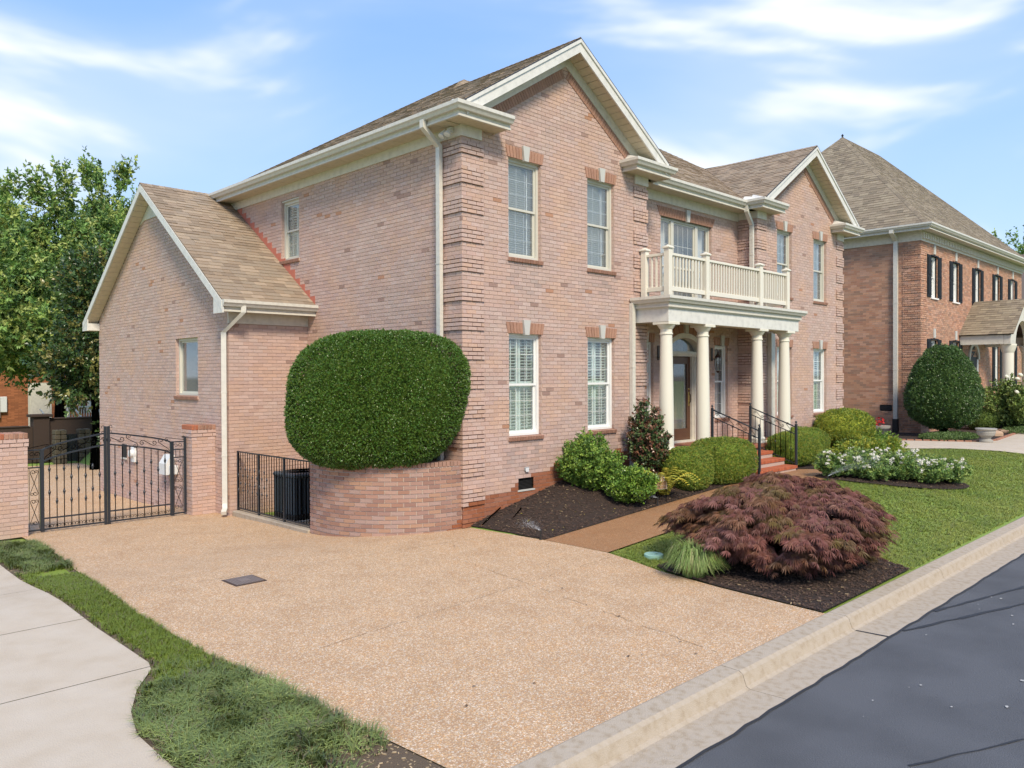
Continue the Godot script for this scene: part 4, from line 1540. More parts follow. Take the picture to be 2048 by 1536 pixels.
func run_gutter(house: Node, path: Array, y: float) -> void:
	var b := MB.new()
	var p := v3(path)
	for i in p.size():
		p[i].y = y - 0.12
	b.sweep(p, prof(GUTTER))
	# end plates
	for e in [[0, 1], [p.size() - 1, p.size() - 2]]:
		var d := (p[e[0]] - p[e[1]]).normalized()
		var l := Vector3(d.z, 0, -d.x) * (-1.0 if e[0] == 0 else 1.0)
		var q := []
		for k in 6:
			q.append(p[e[0]] + l * GUTTER[k][0] + Vector3.UP * GUTTER[k][1])
		for k in range(1, 5):
			b.tri(q[0], q[k], q[k + 1], Color.WHITE)
	part(house, "gutter", b, M.gutter)
	b = MB.new()
	b.sweep(p, prof([[-0.03, -0.10], [0.018, -0.10], [0.018, -0.07], [0.0, -0.055], [0.0, 0.1], [-0.03, 0.1]]), Color.WHITE, true)
	part(house, "fascia", b, M.trim)

func eaves(house: Node) -> void:
	# flank eave with returns round the gable corner
	run_gutter(house, [Vector3(0.82, 0, 0.37), Vector3(XL, 0, 0.37), Vector3(XL, 0, ZB)], EY)
	run_gutter(house, [Vector3(5.78, 0, ZF - 0.02), Vector3(5.78, 0, 0.37), Vector3(4.55, 0, 0.37), Vector3(4.55, 0, 0.0)], EY)
	run_gutter(house, [Vector3(9.94, 0, ZF), Vector3(5.80, 0, ZF)], EY - 0.02)
	run_gutter(house, [Vector3(11.18, 0, 0.37), Vector3(9.95, 0, 0.37), Vector3(9.95, 0, ZF - 0.1)], EY)
	run_gutter(house, [Vector3(XR, 0, ZB), Vector3(XR, 0, 0.37), Vector3(14.93, 0, 0.37), Vector3(14.93, 0, 0.0)], EY)
	box_return(house, [], XL + 0.03, 0.80, 0.0)
	box_return(house, [], 4.57, 5.76, 0.0)
	box_return(house, [], 9.97, 11.16, 0.0)
	box_return(house, [], 14.95, XR - 0.03, 0.0)
	gable_trim(house, 2.7, 0.0)
	gable_trim(house, 13.045, 0.0)
	# soffit boards under the flank eave
	plank_row(house, "flank_soffit", Vector3(XL + 0.03, 6.995, -8.9), Vector3(0, 0, 1), 29, 0.306, Vector3(0.35, 0, 0), Vector3(0, 0.02, 0))
	plank_row(house, "middle_soffit", Vector3(5.45, 6.99, -0.55), Vector3(1, 0, 0), 16, 0.305, Vector3(0, 0, 0.40), Vector3(0, 0.02, 0))
	# frieze boards
	bxp(house, "frieze_board", Vector3(-0.032, 6.80, -8.9), Vector3(-0.001, 6.99, 0.0), M.trim)
	bxp(house, "frieze_board", Vector3(-0.034, 6.80, 0.001), Vector3(0.45, 6.99, 0.034), M.trim)
	bxp(house, "frieze_board", Vector3(4.95, 6.80, 0.001), Vector3(5.43, 6.99, 0.034), M.trim)
	bxp(house, "frieze_board", Vector3(10.30, 6.80, 0.001), Vector3(10.80, 6.99, 0.034), M.trim)
	bxp(house, "frieze_board", Vector3(15.3, 6.80, 0.001), Vector3(15.78, 6.99, 0.034), M.trim)
	bxp(house, "frieze_board", Vector3(10.295, 6.80, -0.52), Vector3(10.327, 6.99, 0.03), M.trim)
	bxp(house, "frieze_board", Vector3(5.41, 6.76, -0.549), Vector3(10.29, 6.985, -0.515), M.trim)
	# wing eave
	run_gutter(house, [Vector3(0.0, 0, -4.82), Vector3(-2.1, 0, -4.82)], 4.17)
	bxp(house, "eave_soffit", Vector3(-2.08, 3.97, -5.15), Vector3(-0.002, 3.985, -4.83), M.soffit)
	bxp(house, "frieze_board", Vector3(-1.82, 3.74, -5.159), Vector3(-0.002, 3.968, -5.125), M.trim)
	var tr := hub(house, "gable_trim")
	var tl := Transform3D(Basis(Vector3(0, 0, 1), Vector3.UP, Vector3(-1, 0, 0)), Vector3.ZERO)
	for s in [-1.0, 1.0]:
		var p := func(off, drop): return Vector2(-9.1 + s * off, 7.22 - 0.709 * off - drop)
		var b := MB.new()
		b.prism(tl, PackedVector2Array([p.call(0.0, 0.02), p.call(4.30, 0.02), p.call(4.30, 0.20), p.call(0.0, 0.20)]), 2.08, 2.11)
		part(tr, "rake_board", b, M.white_trim)
		b = MB.new()
		b.prism(tl, PackedVector2Array([p.call(3.92, 0.19), p.call(4.33, 0.10), Vector2(-9.1 + s * 4.33, 3.92), Vector2(-9.1 + s * 3.92, 3.92)]), 2.075, 2.105)
		part(tr, "rake_end_block", b, M.white_trim)
		b = MB.new()
		b.prism(tl, PackedVector2Array([p.call(0.0, 0.24), p.call(0.85, 0.24), Vector2(-9.1 + s * 0.55, 6.46), Vector2(-9.1, 6.46)]), 1.79, 1.815)
		part(tr, "peak_panel", b, M.trim)
		var dir := Vector3(0, -0.709, s).normalized()
		var up := Vector3(0, 1, s * 0.709).normalized()
		for k in 27:
			var m := MB.new()
			m.cbox(Transform3D(Basis(Vector3(1, 0, 0), up, Vector3(1, 0, 0).cross(up)), Vector3(-1.945, 7.22 - 0.215, -9.1) + dir * (0.05 + 0.186 * (k + 0.5))), Vector3(0.27, 0.015, 0.179), 0.003)
			part(tr, "soffit_plank", m, M.soffit)
	bxp(house, "eave_box", Vector3(-2.075, 3.93, -13.43), Vector3(-1.76, 4.12, -13.0), M.white_trim)

# ------------------------------------------------------------------ porch, balcony, steps
func make_column(house: Node, x: float, z: float) -> void:
	var c := hub(house, "porch_column", Transform3D(Basis(), Vector3(x, 0.98, z)))
	bxp(c, "plinth", Vector3(-0.21, 0, -0.21), Vector3(0.21, 0.055, 0.21), M.column, 0.006)
	var b := MB.new()
	b.lathe(Transform3D(), [Vector2(0.185, 0.055), Vector2(0.205, 0.075), Vector2(0.21, 0.10), Vector2(0.20, 0.125), Vector2(0.17, 0.14), Vector2(0.165, 0.155)], 32)
	part(c, "base_ring", b, M.column)
	b = MB.new()
	var pr := []
	for i in 13:
		var t := i / 12.0
		pr.append(Vector2(0.158 - 0.034 * pow(t, 1.6), 0.15 + t * 2.38))
	b.lathe(Transform3D(), pr, 32)
	part(c, "shaft", b, M.column)
	b = MB.new()
	b.lathe(Transform3D(), [Vector2(0.124, 2.53), Vector2(0.142, 2.535), Vector2(0.142, 2.56), Vector2(0.126, 2.57), Vector2(0.126, 2.64), Vector2(0.145, 2.66), Vector2(0.185, 2.72), Vector2(0.19, 2.74)], 32)
	part(c, "capital", b, M.column)
	bxp(c, "abacus", Vector3(-0.205, 2.74, -0.205), Vector3(0.205, 2.8, 0.205), M.column, 0.005)

func porch(house: Node) -> void:
	var p := hub(house, "porch_roof")
	var b := MB.new()
	b.bx(Vector3(4.93, 3.78, 0.56), Vector3(10.87, 4.12, 0.89))
	b.bx(Vector3(4.93, 3.781, 0.01), Vector3(5.24, 4.119, 0.56))
	b.bx(Vector3(10.56, 3.781, 0.01), Vector3(10.87, 4.119, 0.56))
	part(p, "entablature", b, M.white_trim)
	b = MB.new()
	b.bx(Vector3(4.935, 3.772, 0.565), Vector3(10.865, 3.779, 0.885))
	b.bx(Vector3(5.24, 3.90, -0.54), Vector3(10.33, 3.93, 0.56))
	part(p, "ceiling", b, M.soffit)
	bxp(p, "roof_deck", Vector3(4.9, 4.13, -0.545), Vector3(10.9, 4.30, 0.90), M.drip_edge)
	bxp(p, "deck_membrane", Vector3(4.92, 4.301, -0.54), Vector3(10.88, 4.33, 0.93), M.roof_under)
	run_gutter(house, [Vector3(10.93, 0, 0.03), Vector3(10.93, 0, 0.93), Vector3(4.87, 0, 0.93), Vector3(4.87, 0, 0.03)], 4.30)
	b = MB.new()
	b.sweep(v3([Vector3(10.87, 4.05, 0.02), Vector3(10.87, 4.05, 0.89), Vector3(4.93, 4.05, 0.89), Vector3(4.93, 4.05, 0.02)]), prof([[0.0, 0.0], [0.02, 0.0], [0.03, 0.03], [0.055, 0.06], [0.06, 0.12], [0.0, 0.12]]), Color.WHITE, true)
	part(p, "crown_moulding", b, M.trim)
	for x in [5.14, 6.57, 9.04, 10.47]:
		make_column(house, x, 0.69)
	# floor of the porch and its brick sides
	bxp(house, "porch_slab", Vector3(5.02, 0.0, -0.54), Vector3(10.80, 0.90, 0.87), M.mortar)
	var br := MB.new()
	var mo := MB.new()
	var red := func(_w): return jit(Color(0.36, 0.15, 0.09), 0.16)
	var T := wall_frame(Vector3(4.98, 0, 0.93), Vector3.BACK)
	brick_wall(br, mo, T, 0.1, 0.88, func(_y): return [[0.0, 2.0], [3.8, 5.86]], red)
	var TL := wall_frame(Vector3(4.98, 0, 0.03), Vector3.LEFT)
	brick_wall(br, mo, TL, 0.1, 0.88, func(_y): return [[0.0, 0.9]], red)
	var ps := hub(house, "porch_floor")
	var nb := 80
	for i in nb:
		var x := 4.98 + 5.86 * (i + 0.5) / nb
		br.cbox(Transform3D(Basis(), Vector3(x, 0.935, 0.83)), Vector3(5.86 / nb - 0.009, 0.085, 0.24), 0.004, red.call(Vector3.ZERO))
	for r in 12:
		for i in 28:
			var x := 4.98 + 0.209 * (i + (0.5 if r % 2 else 0.0)) + 0.1
			if x < 10.75:
				br.box(Transform3D(Basis(), Vector3(x, 0.955, 0.66 - r * 0.104)), Vector3(0.199, 0.05, 0.095), red.call(Vector3.ZERO))
	part(ps, "brickwork", br, M.brick, true)
	part(ps, "mortar", mo, M.mortar)
	# steps
	for s in 3:
		var st := hub(house, "front_step")
		var y := 0.83 - 0.15 * s
		var z0 := 0.95 + 0.305 * s
		bxp(st, "step_core", Vector3(7.0, 0.1, z0 - 0.02), Vector3(8.76, y - 0.07, z0 + 0.29), M.mortar)
		for i in 24:
			var o := MB.new()
			o.cbox(Transform3D(Basis(), Vector3(6.98 + 1.80 * (i + 0.5) / 24, y - 0.035, z0 + 0.15)), Vector3(0.066, 0.072, 0.315), 0.006, jit(Color(0.47, 0.135, 0.06), 0.17))
			part(st, "tread_brick", o, M.brick)
		for i in 9:
			var o := MB.new()
			o.cbox(Transform3D(Basis(), Vector3(6.98 + 1.80 * (i + 0.5) / 9, y - 0.113, z0 + 0.235)), Vector3(0.191, 0.066, 0.10), 0.005, jit(Color(0.40, 0.19, 0.125), 0.14))
			part(st, "riser_brick", o, M.brick)
		for sd in [6.99, 8.77]:
			var o := MB.new()
			for k in 3:
				o.cbox(Transform3D(Basis(), Vector3(sd - 0.05 * signf(sd - 7.9), y - 0.113 - 0.075 * k, z0 + 0.10)), Vector3(0.1, 0.066, 0.2), 0.005, jit(Color(0.36, 0.15, 0.09), 0.14))
			part(st, "side_bricks", o, M.brick, true)
	# balustrade
	var bl := hub(house, "balustrade")
	var front := [5.2, 6.68, 9.15, 10.57]
	for q in [Vector3(5.2, 0, 0.7), Vector3(6.68, 0, 0.7), Vector3(9.15, 0, 0.7), Vector3(10.57, 0, 0.7), Vector3(5.2, 0, 0.10), Vector3(10.57, 0, 0.10)]:
		b = MB.new()
		b.cbox(Transform3D(Basis(), Vector3(q.x, 4.84, q.z)), Vector3(0.135, 1.02, 0.135), 0.006)
		var post := part(bl, "post", b, M.column)
		b = MB.new()
		b.cbox(Transform3D(Basis(), Vector3(q.x, 5.365, q.z)), Vector3(0.19, 0.035, 0.19), 0.006)
		b.lathe(Transform3D(Basis(Vector3.UP, PI / 4), Vector3(q.x, 5.382, q.z)), [Vector2(0.118, 0), Vector2(0.11, 0.012), Vector2(0.0, 0.05)], 4)
		part(post, "post_cap", b, M.column)
	var runs := []
	for i in 3:
		runs.append([Vector3(front[i] + 0.067, 0, 0.7), Vector3(front[i + 1] - 0.067, 0, 0.7)])
	runs.append([Vector3(5.2, 0, 0.167), Vector3(5.2, 0, 0.633)])
	runs.append([Vector3(10.57, 0, 0.167), Vector3(10.57, 0, 0.633)])
	var bal := MB.new()
	bal.box(Transform3D(), Vector3(0.036, 0.66, 0.036))
	var balm := bal.mesh()
	for r in runs:
		var d: Vector3 = (r[1] - r[0]).normalized()
		var L: float = (r[1] - r[0]).length()
		var mid: Vector3 = (r[0] + r[1]) * 0.5
		var bz := Basis(d, Vector3.UP, d.cross(Vector3.UP))
		for q in [[5.235, 0.055, 0.085], [4.50, 0.10, 0.06]]:
			b = MB.new()
			b.cbox(Transform3D(bz, mid + Vector3.UP * q[0]), Vector3(L, q[1], q[2]), 0.005)
			part(bl, "rail", b, M.column)
		var n := int(round(L / 0.118))
		for i in range(1, n):
			var o := part(bl, "baluster", balm, M.column)
			o.transform = Transform3D(bz, r[0] + d * L * i / n + Vector3.UP * 4.88)

func down_pipe(house: Node, path: Array, side: Vector3, w := 0.10, d := 0.075, m: Material = null) -> void:
	var dp := hub(house, "downspout")
	var b := MB.new()
	b.bar(v3(path), w, d, side)
	part(dp, "pipe", b, m if m else M.gutter)
	var n := path.size()
	for y in [0.35, 0.72]:
		var a: Vector3 = path[2]
		var e: Vector3 = path[3] if n > 3 else path[2]
		var q := a.lerp(e, y)
		if (e - a).length() > 1.2:
			b = MB.new()
			b.bar(v3([q - Vector3.UP * 0.014, q + Vector3.UP * 0.014]), w + 0.012, d + 0.012, side)
			part(dp, "strap", b, m if m else M.gutter)

func lantern(x: float, y: float, z: float, label: String) -> void:
	var l := thing("wall_lantern", Vector3(x, y, z), label, "lantern", "lanterns beside the front door")
	var b := MB.new()
	b.cbox(Transform3D(Basis(), Vector3(0, 0.20, 0.012)), Vector3(0.09, 0.34, 0.024), 0.008)
	part(l, "back_plate", b, M.bronze)
	b = MB.new()
	b.tube(v3([Vector3(0, 0.1, 0.02), Vector3(0, 0.06, 0.10), Vector3(0, 0.14, 0.18), Vector3(0, 0.27, 0.19), Vector3(0, 0.33, 0.15), Vector3(0, 0.30, 0.10)]), 0.011, 0.008)
	part(l, "arm", b, M.bronze)
	b = MB.new()
	b.lathe(Transform3D(Basis(), Vector3(0, -0.28, 0.19)), [Vector2(0.0, 0), Vector2(0.02, 0.01), Vector2(0.05, 0.05), Vector2(0.055, 0.06)], 12)
	b.lathe(Transform3D(Basis(), Vector3(0, 0.12, 0.19)), [Vector2(0.085, 0), Vector2(0.08, 0.02), Vector2(0.045, 0.07), Vector2(0.02, 0.1), Vector2(0.015, 0.15), Vector2(0, 0.15)], 12)
	for i in 6:
		var a := TAU * i / 6
		var o := Vector3(cos(a), 0, sin(a))
		b.tube(v3([Vector3(0, -0.22, 0.19) + o * 0.055, Vector3(0, -0.05, 0.19) + o * 0.085, Vector3(0, 0.12, 0.19) + o * 0.08]), 0.006, 0.006, 5)
	part(l, "cage", b, M.bronze)
	b = MB.new()
	b.lathe(Transform3D(Basis(), Vector3(0, -0.22, 0.19)), [Vector2(0.05, 0), Vector2(0.08, 0.17), Vector2(0.076, 0.34)], 12)
	part(l, "glass", b, M.lamp_glass)
	b = MB.new()
	for i in 3:
		var a := TAU * i / 3
		b.tube(v3([Vector3(cos(a) * 0.022, -0.2, 0.19 + sin(a) * 0.022), Vector3(cos(a) * 0.022, -0.05, 0.19 + sin(a) * 0.022)]), 0.008, 0.008, 6)
	part(l, "candle", b, M.window_white)

func fittings(house: Node) -> void:
	var zx := Vector3(0, 0, 1)
	down_pipe(house, [Vector3(-0.44, 7.09, -0.51), Vector3(-0.44, 6.97, -0.51), Vector3(-0.085, 6.70, -0.51), Vector3(-0.085, 0.8, -0.51)], zx)
	down_pipe(house, [Vector3(4.81, 4.2, 0.05), Vector3(4.81, 4.1, 0.05), Vector3(4.81, 4.05, 0.05), Vector3(4.81, 0.55, 0.05)], Vector3(1, 0, 0), 0.11, 0.085)
	down_pipe(house, [Vector3(9.90, 7.08, -0.06), Vector3(9.90, 6.93, -0.06), Vector3(10.245, 6.62, -0.10), Vector3(10.245, 4.36, -0.10)], zx)
	down_pipe(house, [Vector3(-1.66, 4.07, -4.76), Vector3(-1.66, 3.95, -4.77), Vector3(-1.87, 3.56, -5.22), Vector3(-1.87, 0.06, -5.22), Vector3(-1.90, -0.04, -5.16), Vector3(-1.98, -0.10, -5.05)], Vector3(0.8, 0, 0.6).normalized())
	down_pipe(house, [Vector3(10.98, 3.77, 0.07), Vector3(10.98, 3.72, 0.07), Vector3(10.98, 3.7, 0.07), Vector3(10.98, 0.5, 0.07)], Vector3(1, 0, 0), 0.2, 0.12, M.trim)
	var b := MB.new()
	b.prism(Transform3D(Basis(Vector3.UP, -0.75), Vector3(9.92, 7.14, 0.0)), PackedVector2Array([Vector2(-0.14, 0), Vector2(0.14, 0), Vector2(0.17, 0.08), Vector2(0.12, 0.16), Vector2(-0.12, 0.16), Vector2(-0.17, 0.08)]), -0.006, 0.006)
	part(house, "splash_guard", b, M.utility_white)
	lantern(8.98, 2.98, -0.55, "bronze glass wall lantern between the front door and the curtained window near the iron railings")
	lantern(6.62, 2.98, -0.55, "bronze wall lantern half hidden behind the porch column above the reddish rose bush")
	# flood lights under the eave
	var fl := thing("flood_light", Vector3(-0.06, 6.98, -0.24), "twin white flood lamps under the eave at the quoined corner", "flood light")
	bxp(fl, "base_plate", Vector3(-0.03, -0.10, -0.06), Vector3(0.028, 0.0, 0.06), M.utility_white, 0.005)
	for s in [-1.0, 1.0]:
		b = MB.new()
		b.lathe(Transform3D(Basis(Vector3(1, 0, 0.4 * s).normalized(), PI - 0.5 * s) * Basis(Vector3(0, 0, 1), 0.5), Vector3(-0.07, -0.06, s * 0.07)), [Vector2(0, -0.03), Vector2(0.022, -0.02), Vector2(0.03, 0.03), Vector2(0.055, 0.11), Vector2(0.06, 0.125), Vector2(0.0, 0.135)], 14)
		part(fl, "lamp", b, M.utility_white)
	var fl2 := thing("flood_light", Vector3(15.83, 6.72, -0.1), "single white flood lamp under the eave beside the neighbouring house", "flood light")
	b = MB.new()
	b.lathe(Transform3D(Basis(Vector3(0, 0, 1), 2.3), Vector3(0.02, 0, 0)), [Vector2(0, -0.03), Vector2(0.03, -0.02), Vector2(0.05, 0.10), Vector2(0.065, 0.16), Vector2(0.0, 0.17)], 14)
	part(fl2, "lamp", b, M.utility_white)
	# outlets and meters
	var sp := thing("outdoor_outlet", Vector3(1.57, 0.9, 0.0), "small grey weatherproof outlet on the brick above the foundation vent", "outlet")
	bxp(sp, "cover", Vector3(-0.055, -0.035, 0.0), Vector3(0.055, 0.035, 0.03), M.steel_grey, 0.006)
	bxp(sp, "flap", Vector3(-0.04, -0.055, 0.028), Vector3(0.04, 0.02, 0.04), M.utility_white, 0.004)
	var em := thing("electric_meter", Vector3(-1.8, 0.74, -10.45), "round white electric meter on the wing wall behind the gate", "meter")
	b = MB.new()
	b.lathe(Transform3D(Basis(Vector3(0, 0, 1), PI / 2), Vector3(0, 0, 0)), [Vector2(0.15, 0.0), Vector2(0.15, 0.05), Vector2(0.10, 0.06), Vector2(0.095, 0.13), Vector2(0.0, 0.14)], 20)
	part(em, "dial", b, M.utility_white)
	bxp(em, "base_box", Vector3(-0.05, -0.22, -0.13), Vector3(0.0, 0.16, 0.13), M.utility_white, 0.01)
	var v2 := thing("wall_vent", Vector3(-1.8, 0.76, -11.15), "small black square vent set in the wing wall behind the gate", "vent")
	bxp(v2, "grille", Vector3(-0.02, -0.17, -0.16), Vector3(0.02, 0.17, 0.16), M.grille_dark, 0.004)
	bxp(v2, "sill_strip", Vector3(-0.035, -0.21, -0.18), Vector3(0.0, -0.172, 0.18), M.keystone)
	var ub := thing("utility_box", Vector3(-1.8, 0.62, -8.15), "pale slanted utility box on the wing wall behind the scrolled gate panel", "utility box")
	b = MB.new()
	b.prism(Transform3D(Basis(), Vector3(0, 0, 0)), PackedVector2Array([Vector2(0, -0.2), Vector2(-0.2, -0.2), Vector2(-0.2, 0.05), Vector2(-0.08, 0.25), Vector2(0, 0.25)]), -0.2, 0.2)
	part(ub, "cover", b, M.utility_white)
	bxp(ub, "side_box", Vector3(-0.14, -0.18, 0.22), Vector3(0, 0.02, 0.42), M.utility_white, 0.01)

# ------------------------------------------------------------------ wrought iron
func spiral(c: Vector2, r0: float, r1: float, a0: float, a1: float, n: int) -> PackedVector2Array:
	var p := PackedVector2Array()
	for i in n + 1:
		var t := float(i) / n
		var r := lerpf(r0, r1, t)
		p.append(c + Vector2(cos(lerpf(a0, a1, t)), sin(lerpf(a0, a1, t))) * r)
	return p

func iron2(b: MB, t: Transform3D, p: PackedVector2Array, r: float) -> void:
	var q := PackedVector3Array()
	for a in p:
		q.append(t * Vector3(a.x, a.y, 0))
	b.tube(q, r, r, 5)

# an S of two curls between two points
func s_scroll(b: MB, t: Transform3D, a: Vector2, e: Vector2, size: float, r: float, flip := 1.0) -> void:
	var d := (e - a).normalized()
	var n := Vector2(-d.y, d.x) * flip
	var p := PackedVector2Array()
	for i in 15:
		var tt := 1.0 - i / 14.0
		var ang := tt * TAU * 1.15
		var rr := size * (1.0 - tt * 0.75)
		p.append(a + d * size + n * size + (-n * cos(ang) + -d * sin(ang)) * rr)
	for i in 15:
		var tt := i / 14.0
		var ang := tt * TAU * 1.15
		var rr := size * (1.0 - tt * 0.75)
		p.append(e - d * size - n * size + (n * cos(ang) + d * sin(ang)) * rr)
	iron2(b, t, p, r)

func knuckle(b: MB, at: Vector3, r := 0.023, h := 0.11) -> void:
	b.lathe(Transform3D(Basis(), at - Vector3.UP * h * 0.5), [Vector2(0.007, 0), Vector2(r * 0.75, h * 0.1), Vector2(r * 0.55, h * 0.16), Vector2(r, h * 0.4), Vector2(r, h * 0.6), Vector2(r * 0.55, h * 0.84), Vector2(r * 0.75, h * 0.9), Vector2(0.007, h)], 8)

# one leaf; x runs from the hinge post towards the meeting post
func gate_leaf(at: Vector3, s: float, side_w: float, L: float, label: String) -> void:
	var gt := thing("iron_gate_leaf", at, label, "gate", "leaves of the drive gate")
	var X := func(x): return s * x
	var arch := func(x, lo): return lerpf(lo, lo + 0.27, pow(clampf((x - side_w) / (L - side_w), 0, 1), 0.62))
	var b := MB.new()
	for q in [[0.0, 0.05, 1.62, 0.042], [side_w, 0.02, 1.53, 0.062], [L - 0.02, 0.0, 1.90, 0.046]]:
		b = MB.new()
		b.cbox(Transform3D(Basis(), Vector3(X.call(q[0]), (q[1] + q[2]) * 0.5, 0)), Vector3(q[3], q[2] - q[1], q[3]), 0.004)
		part(gt, "post", b, M.iron)
	for q in [0.05, 0.25]:
		b = MB.new()
		b.bar(v3([Vector3(X.call(0.0 if q < 0.1 else side_w), q, 0), Vector3(X.call(L), q, 0)]), 0.03, 0.026, Vector3(0, 0, 1))
		part(gt, "bottom_rail", b, M.iron)
	for lo in [1.50, 1.28]:
		var pts := PackedVector3Array()
		for i in 15:
			var x := lerpf(side_w, L - 0.02, i / 14.0)
			pts.append(Vector3(X.call(x), arch.call(x, lo), 0))
		b = MB.new()
		b.bar(pts, 0.03, 0.028, Vector3(0, 0, 1))
		part(gt, "arched_rail", b, M.iron)
	for y in [1.52, 1.36, 1.20]:
		b = MB.new()
		b.bar(v3([Vector3(X.call(0.0), y, 0), Vector3(X.call(side_w), y, 0)]), 0.025, 0.022, Vector3(0, 0, 1))
		part(gt, "side_rail", b, M.iron)
	var n := 8
	for i in n:
		var x := side_w + (L - side_w) * (i + 1.0) / (n + 1)
		var top: float = arch.call(x, 1.28)
		b = MB.new()
		b.tube(v3([Vector3(X.call(x), 0.05, 0), Vector3(X.call(x), top, 0)]), 0.0085, 0.0085, 7)
		var sh := 0.0 if i % 2 else 0.17
		knuckle(b, Vector3(X.call(x), 0.55 + sh, 0))
		knuckle(b, Vector3(X.call(x), 0.98 + sh, 0))
		part(gt, "picket", b, M.iron)
	# scrolls
	b = MB.new()
	var t := Transform3D(Basis(Vector3(s, 0, 0), Vector3.UP, Vector3(0, 0, s)), Vector3.ZERO)
	for i in n + 1:
		var x := side_w + (L - side_w) * (i + 0.5) / (n + 1)
		for f in [-1.0, 1.0]:
			iron2(b, t, spiral(Vector2(x + f * 0.032, 0.10), 0.036, 0.010, PI / 2 + f * PI * 0.5 + f * 0.6, PI / 2 - f * PI * 1.3, 12), 0.005)
	part(gt, "bottom_scrolls", b, M.iron, true)
	b = MB.new()
	for i in 4:
		var x0 := side_w + (L - side_w) * (i + 0.08) / 4.0
		var x1 := side_w + (L - side_w) * (i + 0.95) / 4.0
		s_scroll(b, t, Vector2(x0, arch.call(x0, 1.33)), Vector2(x1, arch.call(x1, 1.44)), 0.055, 0.0065, 1.0 if i % 2 else -1.0)
	s_scroll(b, t, Vector2(0.0, 1.55), Vector2(side_w * 1.5, 1.62), 0.045, 0.006)
	part(gt, "top_scrolls", b, M.iron, true)
	b = MB.new()
	var w := side_w - 0.06
	for y in [0.10, 0.64]:
		s_scroll(b, t, Vector2(0.05, y + 0.5), Vector2(side_w - 0.05, y + 0.06), 0.045, 0.006, 1.0)
		s_scroll(b, t, Vector2(0.05, y + 0.06), Vector2(side_w - 0.05, y + 0.5), 0.032, 0.005, -1.0)
	for x in [0.045, side_w - 0.05]:
		iron2(b, t, PackedVector2Array([Vector2(x, 0.08), Vector2(x, 1.18)]), 0.005)
	for i in 2:
		iron2(b, t, spiral(Vector2(w * (0.3 + 0.45 * i) + 0.03, 1.44), 0.05, 0.012, -0.5, TAU, 14), 0.005)
		iron2(b, t, PackedVector2Array([Vector2(w * (0.35 + 0.4 * i) + 0.03, 1.21), Vector2(w * (0.35 + 0.4 * i) + 0.03, 1.36)]), 0.006)
	part(gt, "side_scrolls", b, M.iron, true)
	b = MB.new()
	for q in [[1.90, 0.045], [1.80, 0.035]]:
		for f in [-1.0, 1.0]:
			if f > 0 or q[0] > 0:
				iron2(b, t, spiral(Vector2(L - 0.02 - 0.045, q[0] - 0.02), q[1], 0.012, -0.2, PI * 1.35, 12), 0.005)
	part(gt, "finial_scroll", b, M.iron)

func stair_rail(x: float, label: String) -> void:
	var o := thing("stair_railing", Vector3(x, 0.42, 1.84), label, "railing", "iron railings of the front steps")
	var z1 := -1.17
	var yt := 0.54
	for q in [[0.0, 0.0, 1.06], [z1, yt, yt + 0.92]]:
		var b := MB.new()
		b.cbox(Transform3D(Basis(), Vector3(0, (q[1] + q[2]) * 0.5, q[0])), Vector3(0.05, q[2] - q[1], 0.05), 0.005)
		b.lathe(Transform3D(Basis(), Vector3(0, q[2], q[0])), [Vector2(0.032, 0), Vector2(0.032, 0.012), Vector2(0.012, 0.02), Vector2(0.012, 0.035), Vector2(0.028, 0.055), Vector2(0.022, 0.075), Vector2(0.0, 0.095)], 12)
		part(o, "post", b, M.iron)
	var slope := (yt - 0.10) / z1
	var ya := func(z, h): return h + slope * z
	for h in [[1.0, 0.022, 0.040], [0.83, 0.018, 0.02], [0.13, 0.018, 0.02]]:
		var b := MB.new()
		b.bar(v3([Vector3(0, ya.call(0.0, h[0]), 0), Vector3(0, ya.call(z1, h[0]), z1)]), h[2], h[1], Vector3(1, 0, 0))
		part(o, "rail", b, M.iron)
	for i in range(1, 9):
		var z := z1 * i / 9.0
		var b := MB.new()
		b.tube(v3([Vector3(0, ya.call(z, 0.13), z), Vector3(0, ya.call(z, 0.83), z)]), 0.008, 0.008, 6)
		if i % 3 == 1:
			knuckle(b, Vector3(0, ya.call(z, 0.45), z), 0.013, 0.06)
		part(o, "baluster", b, M.iron)
	var b2 := MB.new()
	var t := Transform3D(Basis(Vector3(0, -slope, -1).normalized(), Vector3(0, 1, -slope).normalized(), Vector3(1, 0, 0)), Vector3(0, 0.915, 0))
	for i in 4:
		s_scroll(b2, t, Vector2(0.06 + i * 0.28, -0.06), Vector2(0.30 + i * 0.28, 0.06), 0.036, 0.006, 1.0 if i % 2 else -1.0)
	part(o, "scrolls", b2, M.iron, true)

